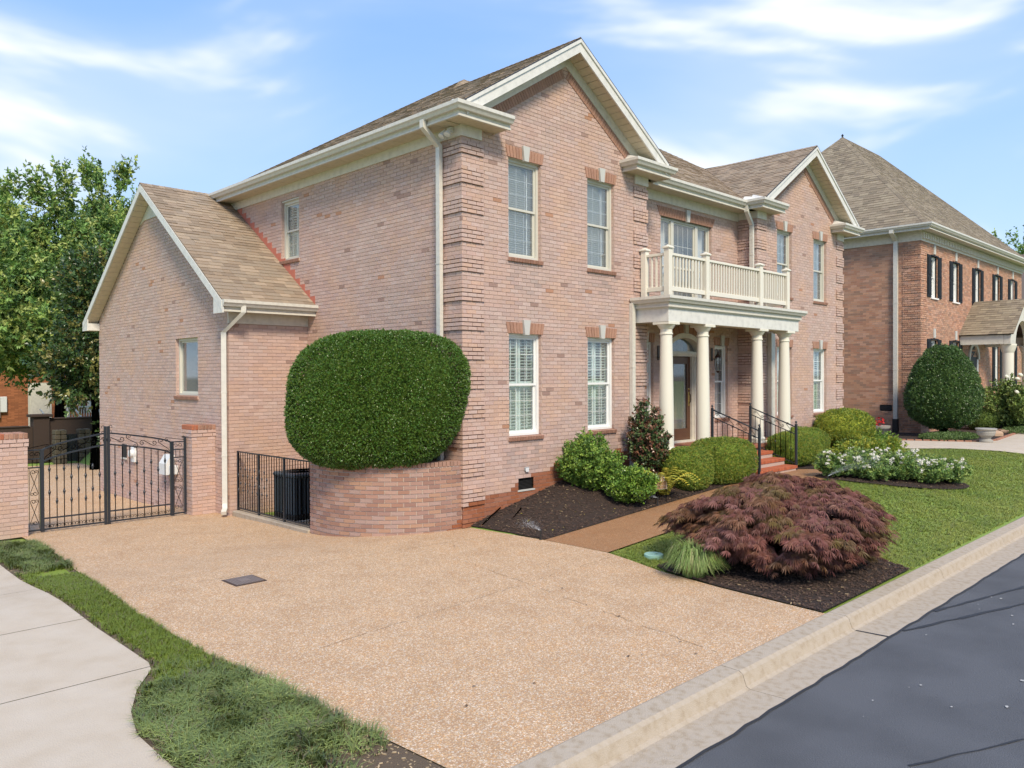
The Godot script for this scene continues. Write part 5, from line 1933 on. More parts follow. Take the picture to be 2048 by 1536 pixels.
func brick_pillar(at: Vector3, h: float, label: String) -> void:
	var o := thing("gate_pillar", at, label, "pillar", "brick pillars of the drive gate")
	var br := MB.new()
	var mo := MB.new()
	var picked := []
	var w := 0.49
	var all := func(_u, _y): return true
	var pr := func(_u, k): return 0.018 if k >= int(h / PH) - 2 else 0.0
	for nn in [Vector3.BACK, Vector3.LEFT, Vector3.FORWARD, Vector3.RIGHT]:
		var u := Vector3.UP.cross(nn)
		var t := Transform3D(Basis(u, Vector3.UP, nn), nn * w * 0.5 - u * w * 0.5)
		brick_wall(br, mo, t, 0.0, h, func(_y): return [[0.0, w]], func(_p): return pink(Vector3(at.x, 3, at.z) + _p), pr, picked, all)
	# rowlock cap
	for i in 7:
		var b := MB.new()
		var c := Color(0.40, 0.23, 0.165) if i > 1 else Color(0.42, 0.15, 0.08)
		b.cbox(Transform3D(Basis(), Vector3(-w * 0.5 + (w + 0.02) * (i + 0.5) / 7 - 0.01, h + 0.045, 0)), Vector3(0.064, 0.10, w + 0.03), 0.008, jit(c, 0.18))
		part(o, "cap_brick", b, M.brick)
	bxp(o, "cap_mortar", Vector3(-w * 0.5, h - 0.02, -w * 0.5), Vector3(w * 0.5, h + 0.08, w * 0.5), M.mortar)
	if br.v.size():
		part(o, "brickwork", br, M.brick, true)
	part(o, "mortar", mo, M.mortar)
	lay_singles(o, picked)

func make_planter() -> void:
	var o := thing("brick_planter", Vector3(0, -0.2, -1.75), "curved brick planter wall built against the corner of the house", "planter")
	var R := 1.72
	var picked := []
	var mo := MB.new()
	var H := 1.30
	var arc := R * PI * 0.5
	var n := 24
	for i in n:
		var a0 := PI * 0.5 + PI * 0.5 * i / n
		var a1 := PI * 0.5 + PI * 0.5 * (i + 1) / n
		var p0 := Vector3(cos(a0), 0, sin(a0)) * (R - 0.006)
		var p1 := Vector3(cos(a1), 0, sin(a1)) * (R - 0.006)
		var q0 := Vector3(cos(a0), 0, sin(a0)) * (R - 0.2)
		var q1 := Vector3(cos(a1), 0, sin(a1)) * (R - 0.2)
		var up := Vector3.UP * H
		mo.quad(p1, p0, p0 + up, p1 + up, Color.WHITE)
		mo.quad(q0, q1, q1 + up, q0 + up, Color.WHITE)
		mo.quad(p0 + up, q0 + up, q1 + up, p1 + up, Color.WHITE)
	mo.bx(Vector3(-R + 0.006, 0, -0.40), Vector3(-R + 0.2, H, 0))
	part(o, "mortar", mo, M.pale_mortar)
	for k in 18:
		var s := -(k % 2) * 0.5 * PL - 0.4
		while s < arc:
			var s0 := maxf(s + 0.006, -0.4)
			var s1 := minf(s + PL - 0.006, arc)
			s += PL
			if s1 - s0 < 0.04:
				continue
			var m := (s0 + s1) * 0.5
			var pos: Vector3
			var bz: Basis
			if m < 0:
				s1 = minf(s1, 0.1)
				pos = Vector3(-R + 0.02, 0, m)
				bz = Basis(Vector3(0, 0, 1), Vector3.UP, Vector3(-1, 0, 0))
			else:
				var a := PI - m / R
				var out := Vector3(cos(a), 0, sin(a))
				pos = out * (R - 0.024)
				bz = Basis(Vector3.UP.cross(out), Vector3.UP, out)
			var wet := (m > arc - 0.55) and k < 6 - int((arc - m) * 10)
			var c := Color(0.355, 0.125, 0.055) if wet else Color(0.42, 0.27, 0.22)
			var th := rng.randf_range(0.056, 0.062)
			picked.append([Transform3D(bz, pos + Vector3.UP * ((k + 0.5) * 0.0715)), Vector3(s1 - s0, 0.0585, th), c])
	planter_bricks(o, picked)
	var m2 := int((arc + 0.4) / 0.075)
	for i in m2:
		var m := -0.4 + 0.075 * (i + 0.5)
		var b := MB.new()
		var pos := Vector3(-R + 0.11, H + 0.035, m)
		var bz := Basis(Vector3(0, 0, 1), Vector3.UP, Vector3(-1, 0, 0))
		if m > 0:
			var a := PI - m / R
			var out := Vector3(cos(a), 0, sin(a))
			pos = out * (R - 0.11) + Vector3.UP * (H + 0.035)
			bz = Basis(Vector3.UP.cross(out), Vector3.UP, out)
		b.cbox(Transform3D(bz, pos), Vector3(0.066, 0.085, 0.235), 0.005, jit(Color(0.40, 0.25, 0.195), 0.14))
		part(o, "coping_brick", b, M.brick)
	var so := MB.new()
	so.prism(Transform3D(Basis(Vector3.RIGHT, PI / 2), Vector3.ZERO), PackedVector2Array([Vector2(-1.6, -0.4), Vector2(-0.03, -0.4), Vector2(-0.03, 1.6), Vector2(-0.8, 1.3), Vector2(-1.3, 0.8), Vector2(-1.58, 0.2)]), -1.15, -1.1)
	part(o, "soil", so, M.soil)

func planter_bricks(o: Node, picked: Array) -> void:
	var tones := [Color(0.43, 0.265, 0.21), Color(0.47, 0.315, 0.262), Color(0.36, 0.205, 0.155), Color(0.40, 0.255, 0.215), Color(0.33, 0.20, 0.165), Color(0.45, 0.28, 0.20), Color(0.42, 0.30, 0.265)]
	var ms := []
	for t in tones:
		for j in 2:
			var b := MB.new()
			b.box(Transform3D(), Vector3.ONE, jit(t, 0.06))
			ms.append(b.mesh())
	for j in 3:
		var b := MB.new()
		b.box(Transform3D(), Vector3.ONE, jit(Color(0.34, 0.12, 0.055), 0.1))
		ms.append(b.mesh())
	for p in picked:
		var c: Color = p[2]
		var q := part(o, "brick", ms[rng.randi() % 14 if c.g / c.r > 0.42 else 14 + rng.randi() % 3], M.brick)
		q.transform = Transform3D(p[0].basis.scaled_local(p[1]), p[0].origin)

func make_fence() -> void:
	var o := thing("iron_fence", Vector3(-1.65, -0.22, -5.12), "low black iron fence in front of the air conditioner unit", "fence")
	var L := 2.97
	bxp(o, "concrete_footing", Vector3(-0.12, -0.05, 0.0), Vector3(0.10, 0.14, L), M.kerb_concrete, 0.015)
	for z in [0.03, 0.92, 1.92, L - 0.03]:
		var b := MB.new()
		b.cbox(Transform3D(Basis(), Vector3(0, 0.74, z)), Vector3(0.038, 1.23, 0.038), 0.003)
		part(o, "post", b, M.iron)
	for y in [0.19, 1.34]:
		var b := MB.new()
		b.bx(Vector3(-0.014, y - 0.012, 0), Vector3(0.014, y + 0.012, L))
		part(o, "rail", b, M.iron)
	var n := 30
	for i in n:
		var z := L * (i + 0.5) / n
		var b := MB.new()
		b.tube(v3([Vector3(0, 0.19, z), Vector3(0, 1.34, z)]), 0.0075, 0.0075, 6)
		if i < 13:
			knuckle(b, Vector3(0, 0.56 + 0.14 * (i % 2), z), 0.017, 0.08)
			knuckle(b, Vector3(0, 0.86 + 0.14 * (i % 2), z), 0.017, 0.08)
		part(o, "picket", b, M.iron)

func make_condenser() -> void:
	var o := thing("air_conditioner", Vector3(-0.98, -0.18, -3.72), "dark grey louvred air conditioner unit behind the low iron fence", "air conditioner")
	bxp(o, "concrete_pad", Vector3(-0.5, -0.06, -0.5), Vector3(0.5, 0.06, 0.5), M.concrete, 0.01)
	bxp(o, "core", Vector3(-0.36, 0.08, -0.36), Vector3(0.36, 0.86, 0.36), M.grille_dark)
	bxp(o, "base_pan", Vector3(-0.40, 0.06, -0.40), Vector3(0.40, 0.17, 0.40), M.black_plastic, 0.02)
	for sd in 4:
		var bz := Basis(Vector3.UP, PI / 2 * sd)
		for i in 9:
			var b := MB.new()
			b.cbox(Transform3D(bz, bz * Vector3(-0.36 + 0.09 * i, 0.52, 0.39)), Vector3(0.05, 0.70, 0.018), 0.004)
			part(o, "louvre", b, M.condenser)
	var b2 := MB.new()
	b2.cbox(Transform3D(Basis(), Vector3(0, 0.91, 0)), Vector3(0.84, 0.09, 0.84), 0.03)
	part(o, "top_cover", b2, M.condenser)
	b2 = MB.new()
	for i in 6:
		var r := 0.06 + 0.055 * i
		var p := PackedVector3Array()
		for k in 25:
			p.append(Vector3(cos(TAU * k / 24) * r, 0.965, sin(TAU * k / 24) * r))
		b2.tube(p, 0.004, 0.004, 4)
	part(o, "fan_grille", b2, M.black_plastic)

# ------------------------------------------------------------------ plants
func leaf_into(b: MB, t: Transform3D, l: float, w: float, fold := 0.25, droop := 0.15) -> void:
	var a := t * Vector3(0, 0, 0)
	var m := t * Vector3(0, -droop * l * 0.3, l * 0.5)
	var z := t * Vector3(0, -droop * l, l)
	var r := t * Vector3(w * 0.5, w * fold - droop * l * 0.25, l * 0.45)
	var q := t * Vector3(-w * 0.5, w * fold - droop * l * 0.25, l * 0.45)
	b.tri(a, r, m, Color.WHITE)
	b.tri(m, r, z, Color.WHITE)
	b.tri(a, m, q, Color.WHITE)
	b.tri(m, z, q, Color.WHITE)

func rand_dir() -> Vector3:
	while true:
		var v := Vector3(rng.randf_range(-1, 1), rng.randf_range(-1, 1), rng.randf_range(-1, 1))
		if v.length() > 0.1 and v.length() < 1.0:
			return v.normalized()
	return Vector3.UP

func aim(d: Vector3) -> Basis:
	# z axis along d, turned at random
	var x := d.cross(rand_dir()).normalized()
	return Basis(x, d.cross(x), d)

# sprig of leaves round a stalk, about 1 unit long
func sprig(n: int, l: float, w: float, spread := 0.8, sd := 1) -> ArrayMesh:
	rng.seed = sd
	var b := MB.new()
	for i in n:
		var s := float(i) / n
		var d := (Vector3(0, 0, 1) + rand_dir() * spread).normalized()
		leaf_into(b, Transform3D(aim(d), Vector3(0, 0, s) * 0.8 + rand_dir() * 0.05), l * rng.randf_range(0.7, 1.1), w)
	return b.mesh()

func palmate(l: float) -> ArrayMesh:
	var b := MB.new()
	for i in 9:
		var a := (i - 4) * 0.40
		var k := l * (1.0 - absf(i - 4) * 0.11)
		var d := Vector3(sin(a), -0.25 - 0.08 * absf(i - 4), cos(a)).normalized()
		var s := d.cross(Vector3.UP).normalized() * k * 0.062
		b.tri(Vector3.ZERO, d * k * 0.55 + s, d * k + Vector3(0, -0.12 * k, 0), Color.WHITE)
		b.tri(Vector3.ZERO, d * k + Vector3(0, -0.12 * k, 0), d * k * 0.55 - s, Color.WHITE)
	return b.mesh()

func super_r(d: Vector3, h: Vector3, e: float) -> float:
	return 1.0 / pow(pow(absf(d.x / h.x), e) + pow(absf(d.y / h.y), e) + pow(absf(d.z / h.z), e), 1.0 / e)

# sheared shrub: leaves on a rounded block; bz turns the block
func clipped(o: Node3D, c: Vector3, h: Vector3, e: float, bz: Basis, n: int, size: float, pal: Array, keep : Variant = null, bump := 0.05, sd := 3, m: Material = null, shape : Variant = null) -> void:
	rng.seed = sd
	var fn := FastNoiseLite.new()
	fn.seed = sd
	fn.frequency = 1.1
	var tw := MB.new()
	for i in 36:
		var d := rand_dir()
		d.y = absf(d.y)
		tw.tube(v3([Vector3(c.x * 0.3, 0.0, c.z * 0.3) + Vector3(d.x, 0, d.z) * 0.06, c + bz * (d * h * 0.35), c + bz * (d * h * 0.85)]), 0.016, 0.004, 5)
	part(o, "stems", tw, M.twig)
	# inner twigs and leaves, which close the view through the shrub
	var core := MB.new()
	var ua := 20
	var va := 12
	var grid := []
	for j in va + 1:
		var row := []
		for i in ua:
			var th := PI * j / va
			var ph := TAU * i / ua
			var d := Vector3(sin(th) * cos(ph), cos(th), sin(th) * sin(ph))
			var p := d * super_r(d, h, e) * 0.86
			if shape != null:
				p = shape.call(p)
			row.append(c + bz * p)
		grid.append(row)
	for j in va:
		for i in ua:
			var k := (i + 1) % ua
			core.quad(grid[j][k], grid[j + 1][k], grid[j + 1][i], grid[j][i], pal[pal.size() / 2])
	part(o, "inner_growth", core, M.chip)
	var ts := []
	var cs := []
	while ts.size() < n:
		var d := rand_dir()
		var r := super_r(d, h, e)
		# even cover: thin out where the ray meets the surface straight on
		if rng.randf() > pow(r / h.length(), 2.0) * 2.2:
			continue
		var p := d * r
		var und := fn.get_noise_3dv(p * 2.0) + 0.5 * fn.get_noise_3dv(p * 6.0)
		p *= 1.0 + und * bump / r - rng.randf() * rng.randf() * 0.15 / r
		if fn.get_noise_3dv(p * 7.0) < -0.34:
			p *= 1.0 - 0.07 / r
		if rng.randf() < 0.012:
			p *= 1.0 + rng.randf() * 0.05 / r
		var nn := Vector3(pow(absf(d.x / h.x), e - 1) / h.x * signf(d.x), pow(absf(d.y / h.y), e - 1) / h.y * signf(d.y), pow(absf(d.z / h.z), e - 1) / h.z * signf(d.z)).normalized()
		if shape != null:
			p = shape.call(p)
		var w := c + bz * p
		if keep != null and not keep.call(o.position + w):
			if rng.randf() < 0.001:
				n -= 1
			continue
		var dir := (bz * nn + rand_dir() * 0.9).normalized()
		ts.append(Transform3D(aim(dir).scaled(Vector3.ONE * size * rng.randf_range(0.75, 1.3)), w - dir * size * 0.6))
		var k := rng.randf()
		var col: Color = pal[clampi(int(k * pal.size()), 0, pal.size() - 1)]
		cs.append(jit(col, 0.22))
	swarm(o, "foliage", sprig(6, 0.62, 0.36, 0.9, sd + 50), m if m else M.leaf, ts, cs)

# loose shrub: shoots from the ground, sprigs along them
func loose(o: Node3D, h: float, r: float, shoots: int, per: int, size: float, pal: Array, sd: int, upright := 0.5, m: Material = null, leafn := 7, lw := 0.34, ll := 0.55) -> void:
	rng.seed = sd
	var tw := MB.new()
	var ts := []
	var cs := []
	for i in shoots:
		var a := rng.randf() * TAU
		var rr := sqrt(rng.randf()) * r
		var top := Vector3(cos(a) * rr, h * rng.randf_range(0.55, 1.0) * (1.0 - 0.45 * pow(rr / r, 2.0)), sin(a) * rr)
		var base := Vector3(cos(a) * rr * 0.2, 0, sin(a) * rr * 0.2)
		var mid := base.lerp(top, 0.5) + Vector3(cos(a), 0, sin(a)) * r * (0.18 - 0.2 * upright)
		tw.tube(v3([base, mid, top]), 0.008, 0.003, 4)
		for k in per:
			var t := pow(rng.randf(), 0.55)
			var p := base.lerp(mid, t * 2) if t < 0.5 else mid.lerp(top, t * 2 - 1)
			p += rand_dir() * r * 0.14
			if p.y < 0.03:
				continue
			var dir := (Vector3(p.x, 0, p.z).normalized() * 0.7 + Vector3.UP * upright + rand_dir() * 0.8).normalized()
			ts.append(Transform3D(aim(dir).scaled(Vector3.ONE * size * rng.randf_range(0.7, 1.25)), p))
			cs.append(jit(pal[rng.randi() % pal.size()], 0.2))
	part(o, "stems", tw, M.twig)
	swarm(o, "foliage", sprig(leafn, ll, lw, 0.95, sd + 70), m if m else M.leaf, ts, cs)

func make_hedge() -> void:
	var o := thing("clipped_hedge", Vector3(-0.96, 0.95, -1.06), "huge rounded dark green clipped hedge growing out of the brick planter", "hedge")
	var pal := [Color(0.078, 0.155, 0.020), Color(0.090, 0.150, 0.018), Color(0.070, 0.160, 0.024)]
	var bz := Basis(Vector3(0.711, 0, 0.703), Vector3.UP, Vector3(-0.703, 0, 0.711))
	var sh := func(p):
		var t := clampf((p.y + 1.2) / 2.4, 0, 1)
		var q: Vector3 = p
		# lower outer end drawn in, upper far end rounded off
		if q.x > 0:
			q.x *= 1.0 - 0.30 * pow(1.0 - t, 2.0)
		else:
			q.x *= 1.0 - 0.06 * t
			q.y -= 0.10 * pow(-q.x / 1.6, 2.0) * t
		return q
	clipped(o, Vector3(0, 1.28, 0), Vector3(1.63, 1.20, 0.98), 3.1, bz, 52000, 0.043, pal, func(w): return not (w.x > -0.02 and w.z < 0.02), 0.03, 11, M.glossy_leaf, sh)

func make_shrubs() -> void:
	var gold := [Color(0.128, 0.196, 0.026), Color(0.192, 0.272, 0.032), Color(0.288, 0.332, 0.035), Color(0.400, 0.393, 0.048), Color(0.160, 0.242, 0.032)]
	var ball := [Color(0.096, 0.174, 0.023), Color(0.136, 0.226, 0.029), Color(0.192, 0.272, 0.032), Color(0.272, 0.302, 0.035), Color(0.320, 0.317, 0.048)]
	var green := [Color(0.084, 0.169, 0.026), Color(0.126, 0.239, 0.034), Color(0.185, 0.310, 0.043), Color(0.269, 0.380, 0.065)]
	var o := thing("boxwood_ball", Vector3(5.08, 0.25, 1.25), "smaller clipped boxwood ball beside the house number sign", "shrub", "clipped boxwood balls before the porch")
	clipped(o, Vector3(0, 0.46, 0), Vector3(0.50, 0.46, 0.50), 2.7, Basis(), 8500, 0.036, ball, null, 0.03, 21)
	o = thing("boxwood_ball", Vector3(6.22, 0.31, 1.38), "larger clipped boxwood ball against the front steps", "shrub", "clipped boxwood balls before the porch")
	clipped(o, Vector3(0, 0.49, 0), Vector3(0.72, 0.50, 0.60), 2.9, Basis(Vector3.UP, -0.3), 13000, 0.036, ball, null, 0.03, 22)
	o = thing("boxwood_mound", Vector3(9.6, 0.42, 1.35), "yellow-green clipped boxwood mound just past the front steps", "shrub", "boxwood mounds past the steps")
	clipped(o, Vector3(0, 0.40, 0), Vector3(0.75, 0.42, 0.55), 2.6, Basis(), 9000, 0.036, ball, null, 0.05, 23)
	o = thing("boxwood_mound", Vector3(10.95, 0.44, 1.0), "clipped boxwood mound in front of the shuttered ground-floor window by the porch", "shrub", "boxwood mounds past the steps")
	clipped(o, Vector3(0, 0.42, 0), Vector3(0.75, 0.42, 0.55), 2.6, Basis(), 9000, 0.031, ball, null, 0.05, 24)
	o = thing("golden_euonymus", Vector3(14.1, 0.55, 0.75), "bright golden-green rounded shrub at the end of the pink brick wall", "shrub")
	clipped(o, Vector3(0, 0.55, 0), Vector3(1.05, 0.55, 0.75), 2.4, Basis(), 9500, 0.045, gold, null, 0.10, 25)
	o = thing("low_shrub", Vector3(13.5, 0.42, 1.9), "loose low yellow-green shrub in front of the golden euonymus", "shrub", "low shrubs behind the roses")
	loose(o, 0.55, 0.75, 46, 26, 0.10, gold, 26, 0.4)
	o = thing("low_shrub", Vector3(12.0, 0.40, 2.0), "loose low yellow-green shrub between the boxwood mounds and the white roses", "shrub", "low shrubs behind the roses")
	loose(o, 0.55, 0.75, 46, 26, 0.10, gold, 27, 0.4)
	o = thing("low_shrub", Vector3(14.9, 0.46, 1.2), "low leafy shrub next to the neighbouring path", "shrub", "low shrubs behind the roses")
	loose(o, 0.62, 0.7, 46, 26, 0.10, green, 28, 0.4)
	o = thing("euonymus_bush", Vector3(2.78, 0.42, 0.52), "full light green euonymus bush beneath the second ground-floor window", "shrub")
	loose(o, 1.16, 0.60, 95, 60, 0.085, green, 31, 0.75, null, 6, 0.42, 0.55)
	o = thing("euonymus_bush", Vector3(3.10, 0.24, 1.28), "low glossy green bush beside the house number sign", "shrub")
	loose(o, 0.74, 0.50, 80, 50, 0.075, green, 32, 0.6, M.glossy_leaf, 7, 0.42, 0.55)
	o = thing("rose_bush", Vector3(4.55, 0.44, 0.62), "tall dark rose bush with reddish shoot tips against the porch column", "shrub")
	var rose := [Color(0.056, 0.096, 0.032), Color(0.080, 0.128, 0.045), Color(0.112, 0.152, 0.056), Color(0.176, 0.080, 0.048), Color(0.208, 0.096, 0.056)]
	loose(o, 1.72, 0.44, 44, 50, 0.10, rose, 33, 1.0, M.glossy_leaf, 6, 0.46, 0.6)
	make_fern()
	make_roses()
	make_tuft()

func make_fern() -> void:
	var o := thing("fern", Vector3(3.98, 0.22, 1.42), "yellowing fern with arching fronds behind the house number sign", "fern")
	rng.seed = 41
	var b := MB.new()
	for i in 36:
		var a := rng.randf() * TAU
		var L := rng.randf_range(0.55, 0.88)
		var out := Vector3(cos(a), 0, sin(a))
		var side := Vector3(-sin(a), 0, cos(a))
		var col := Color(0.66, 0.50, 0.05).lerp(Color(0.38, 0.42, 0.06), rng.randf())
		for k in 15:
			var t := (k + 1) / 15.0
			var p := out * L * t * 0.85 + Vector3.UP * (0.62 * L * sin(t * 2.3) + 0.05)
			var w := 0.17 * (1.0 - t * 0.85) * (0.4 + 0.6 * minf(1.0, t * 4.0))
			for s in [-1.0, 1.0]:
				b.tri(p, p + side * s * w + out * 0.03 - Vector3.UP * 0.012, p + out * 0.05, jit(col, 0.15))
	var fr := part(o, "fronds", b, M.blade)
	fr.set_meta("kind", "stuff")

func make_roses() -> void:
	var pal := [Color(0.120, 0.208, 0.056), Color(0.160, 0.272, 0.072), Color(0.224, 0.336, 0.088), Color(0.304, 0.384, 0.096)]
	var spots := [[-1.30, 0.0], [-0.62, 0.22], [-0.58, -0.28], [0.05, 0.18], [0.10, -0.30], [0.68, 0.22], [0.72, -0.20], [1.28, 0.05]]
	var pet := MB.new()
	rng.seed = 61
	for i in 9:
		var d := (rand_dir() + Vector3.UP * 0.8).normalized()
		leaf_into(pet, Transform3D(aim(d), Vector3.ZERO), 0.9, 0.85, 0.2, 0.2)
	var pm := pet.mesh()
	var places := ["nearest the sprinkler head", "beside the sprinkler on the path side", "beside the sprinkler on the road side", "in the middle of the oval bed towards the path", "in the middle of the oval bed towards the road", "towards the open lawn on the path side", "towards the open lawn on the road side", "at the open lawn end of the oval bed"]
	for i in spots.size():
		var q: Vector2 = Vector2(9.15, 3.85) + Vector2(0.79, 0.61) * spots[i][0] + Vector2(-0.61, 0.79) * spots[i][1]
		var o := thing("white_rose", Vector3(q.x, ground_y(q.x, q.y), q.y), "white flowering rose shrub " + places[i], "rose", "white roses in the oval lawn bed")
		loose(o, 0.60, 0.44, 36, 34, 0.085, pal, 62 + i, 0.6)
		var ts := []
		var cs := []
		for k in 12:
			var a := rng.randf() * TAU
			var r := sqrt(rng.randf()) * 0.44
			var c := Vector3(cos(a) * r, 0.60 * (1.0 - 0.5 * pow(r / 0.44, 2)) * rng.randf_range(0.75, 1.05), sin(a) * r)
			for j in 1 + rng.randi() % 8:
				ts.append(Transform3D(Basis(Vector3.UP, rng.randf() * TAU).scaled(Vector3.ONE * rng.randf_range(0.034, 0.056)), c + rand_dir() * 0.07))
				cs.append(jit(Color(0.84, 0.82, 0.74), 0.04))
		swarm(o, "blossoms", pm, M.petal, ts, cs)

func blade_tuft(n: int, l: float, w: float, lean: float, sd: int) -> ArrayMesh:
	rng.seed = sd
	var b := MB.new()
	for i in n:
		var a := rng.randf() * TAU
		var o := Vector3(cos(a), 0, sin(a))
		var s := Vector3(-sin(a), 0, cos(a)) * w * 0.5
		var p := o * rng.randf() * 0.25 * l
		var L := l * rng.randf_range(0.6, 1.1)
		var k := lean * rng.randf_range(0.3, 1.2)
		var m := p + o * L * k * 0.35 + Vector3.UP * L * 0.6
		var t := p + o * L * k + Vector3.UP * L * (1.0 - k * 0.25)
		var nn := (Vector3.UP * 0.75 + o * 0.5).normalized()
		b.trin(p - s, p + s, m + s * 0.8, nn, nn, nn, Color.WHITE)
		b.trin(p - s, m + s * 0.8, m - s * 0.8, nn, nn, nn, Color.WHITE)
		b.trin(m - s * 0.8, m + s * 0.8, t, nn, nn, nn, Color.WHITE)
	return b.mesh()

func make_tuft() -> void:
	var o := thing("ornamental_grass", Vector3(-0.04, 0.0, 4.66), "fountain of fine green ornamental grass beside the red maple", "ornamental grass")
	rng.seed = 71
	var b := MB.new()
	for i in 2300:
		var a := rng.randf() * TAU
		var r := sqrt(rng.randf())
		var out := Vector3(cos(a), 0, sin(a))
		var side := Vector3(-sin(a), 0, cos(a)) * 0.0028
		var base := out * r * 0.15
		var H := rng.randf_range(0.30, 0.50) * (1.0 - 0.55 * r * rng.randf())
		var R := (0.05 + 0.26 * r) * rng.randf_range(0.7, 1.2)
		var col := jit(Color(0.20, 0.29, 0.075), 0.3)
		if rng.randf() < 0.12:
			col = Color(0.38, 0.36, 0.17)
		var last := base
		for k in 4:
			var t := (k + 1) / 4.0
			var p := base + out * R * pow(t, 1.3) + Vector3.UP * H * sin(t * (1.7 + 0.9 * r))
			var w := 1.0 - t * 0.8
			b.quad(last - side, last + side, p + side * w, p - side * w, col)
			last = p
	part(o, "blades", b, M.blade, true)

# ------------------------------------------------------------------ red maple
func make_maple() -> void:
	var o := thing("japanese_maple", Vector3(1.42, 0.04, 5.12), "weeping purple laceleaf maple spreading over the mulch bed by the kerb", "tree")
	rng.seed = 81
	var tw := MB.new()
	var ts := []
	var cs := []
	var pal := [Color(0.206, 0.076, 0.062), Color(0.253, 0.102, 0.083), Color(0.153, 0.055, 0.044), Color(0.194, 0.084, 0.038), Color(0.165, 0.091, 0.026), Color(0.282, 0.128, 0.097)]
	tw.tube(v3([Vector3(0, 0, 0), Vector3(0.05, 0.25, 0.02), Vector3(-0.04, 0.55, 0.03), Vector3(0.03, 0.8, 0.0)]), 0.06, 0.035, 8)
	var tips := 340
	var pr := [Vector2(0.0, 1.20), Vector2(0.45, 1.14), Vector2(0.88, 1.00), Vector2(1.18, 0.80), Vector2(1.34, 0.60), Vector2(1.22, 0.42), Vector2(0.98, 0.30), Vector2(0.75, 0.22)]
	var acc := [0.0]
	for i in pr.size() - 1:
		acc.append(acc[i] + (pr[i + 1] - pr[i]).length() * ((pr[i + 1] as Vector2).x + (pr[i] as Vector2).x + 0.15))
	for i in tips:
		var a := i * 2.39996 + rng.randf() * 0.3
		var f: float = acc[-1] * (i + rng.randf()) / tips
		var j := 0
		while j < pr.size() - 2 and f > acc[j + 1]:
			j += 1
		var q: Vector2 = (pr[j] as Vector2).lerp(pr[j + 1], (f - acc[j]) / (acc[j + 1] - acc[j]))
		# boughs: pads stand out or sink in, with gaps between them
		var lump := 0.5 + 0.5 * sin(a * 5.0 + q.y * 7.0 + sin(a * 2.0) * 2.0)
		var k2 := 0.80 + 0.26 * lump + rng.randf_range(-0.05, 0.05)
		if rng.randf() < 0.16:
			k2 *= 0.75
		var r := q.x * k2
		var y := 0.05 + (q.y - 0.15) * (0.84 + 0.24 * lump) + 0.07
		if q.y < 0.4:
			y += rng.randf_range(-0.05, 0.12)
		var tip := Vector3(cos(a) * r * 1.05, y, sin(a) * r)
		if i % 3 == 0:
			var mid := Vector3(tip.x * 0.45, minf(0.92, maxf(y, 0.5) + 0.10), tip.z * 0.45)
			tw.tube(v3([Vector3(0.0, 0.4 + 0.3 * rng.randf(), 0.02), mid, tip]), 0.016, 0.004, 5)
		var bough: Color = [Color(0.207, 0.077, 0.063), Color(0.238, 0.110, 0.101), Color(0.132, 0.055, 0.040), Color(0.167, 0.088, 0.031), Color(0.132, 0.106, 0.026), Color(0.185, 0.070, 0.062)][rng.randi() % 6]
		var out := Vector3(cos(a), 0, sin(a))
		for k in 46:
			var p := tip + Vector3(rng.randfn(0, 0.085), 0, rng.randfn(0, 0.085)) + out * rng.randf_range(-0.04, 0.10)
			var dd := Vector2(p.x - tip.x, p.z - tip.z).length()
			p.y += rng.randfn(0, 0.018) - dd * dd * 1.5 - 0.02
			if p.y < 0.07:
				continue
			var dir := (out * 0.8 + Vector3(p.x - tip.x, 0, p.z - tip.z) * 6.0 + Vector3.DOWN * rng.randf_range(0.35, 1.0) + rand_dir() * 0.55).normalized()
			var x := Vector3.UP.cross(dir).normalized()
			ts.append(Transform3D(Basis(x, dir.cross(x), dir).rotated(dir, rng.randf_range(-0.6, 0.6)).scaled(Vector3.ONE * rng.randf_range(0.8, 1.25)), p))
			var c: Color = pal[rng.randi() % pal.size()].lerp(bough, 0.6)
			cs.append(jit(c, 0.2))
	part(o, "trunk", tw, M.bark)
	swarm(o, "crown", palmate(0.115), M.maple_leaf, ts, cs)

# ------------------------------------------------------------------ lawn
func inside(p: Vector2, q: PackedVector2Array) -> bool:
	return Geometry2D.is_point_in_polygon(p, q)

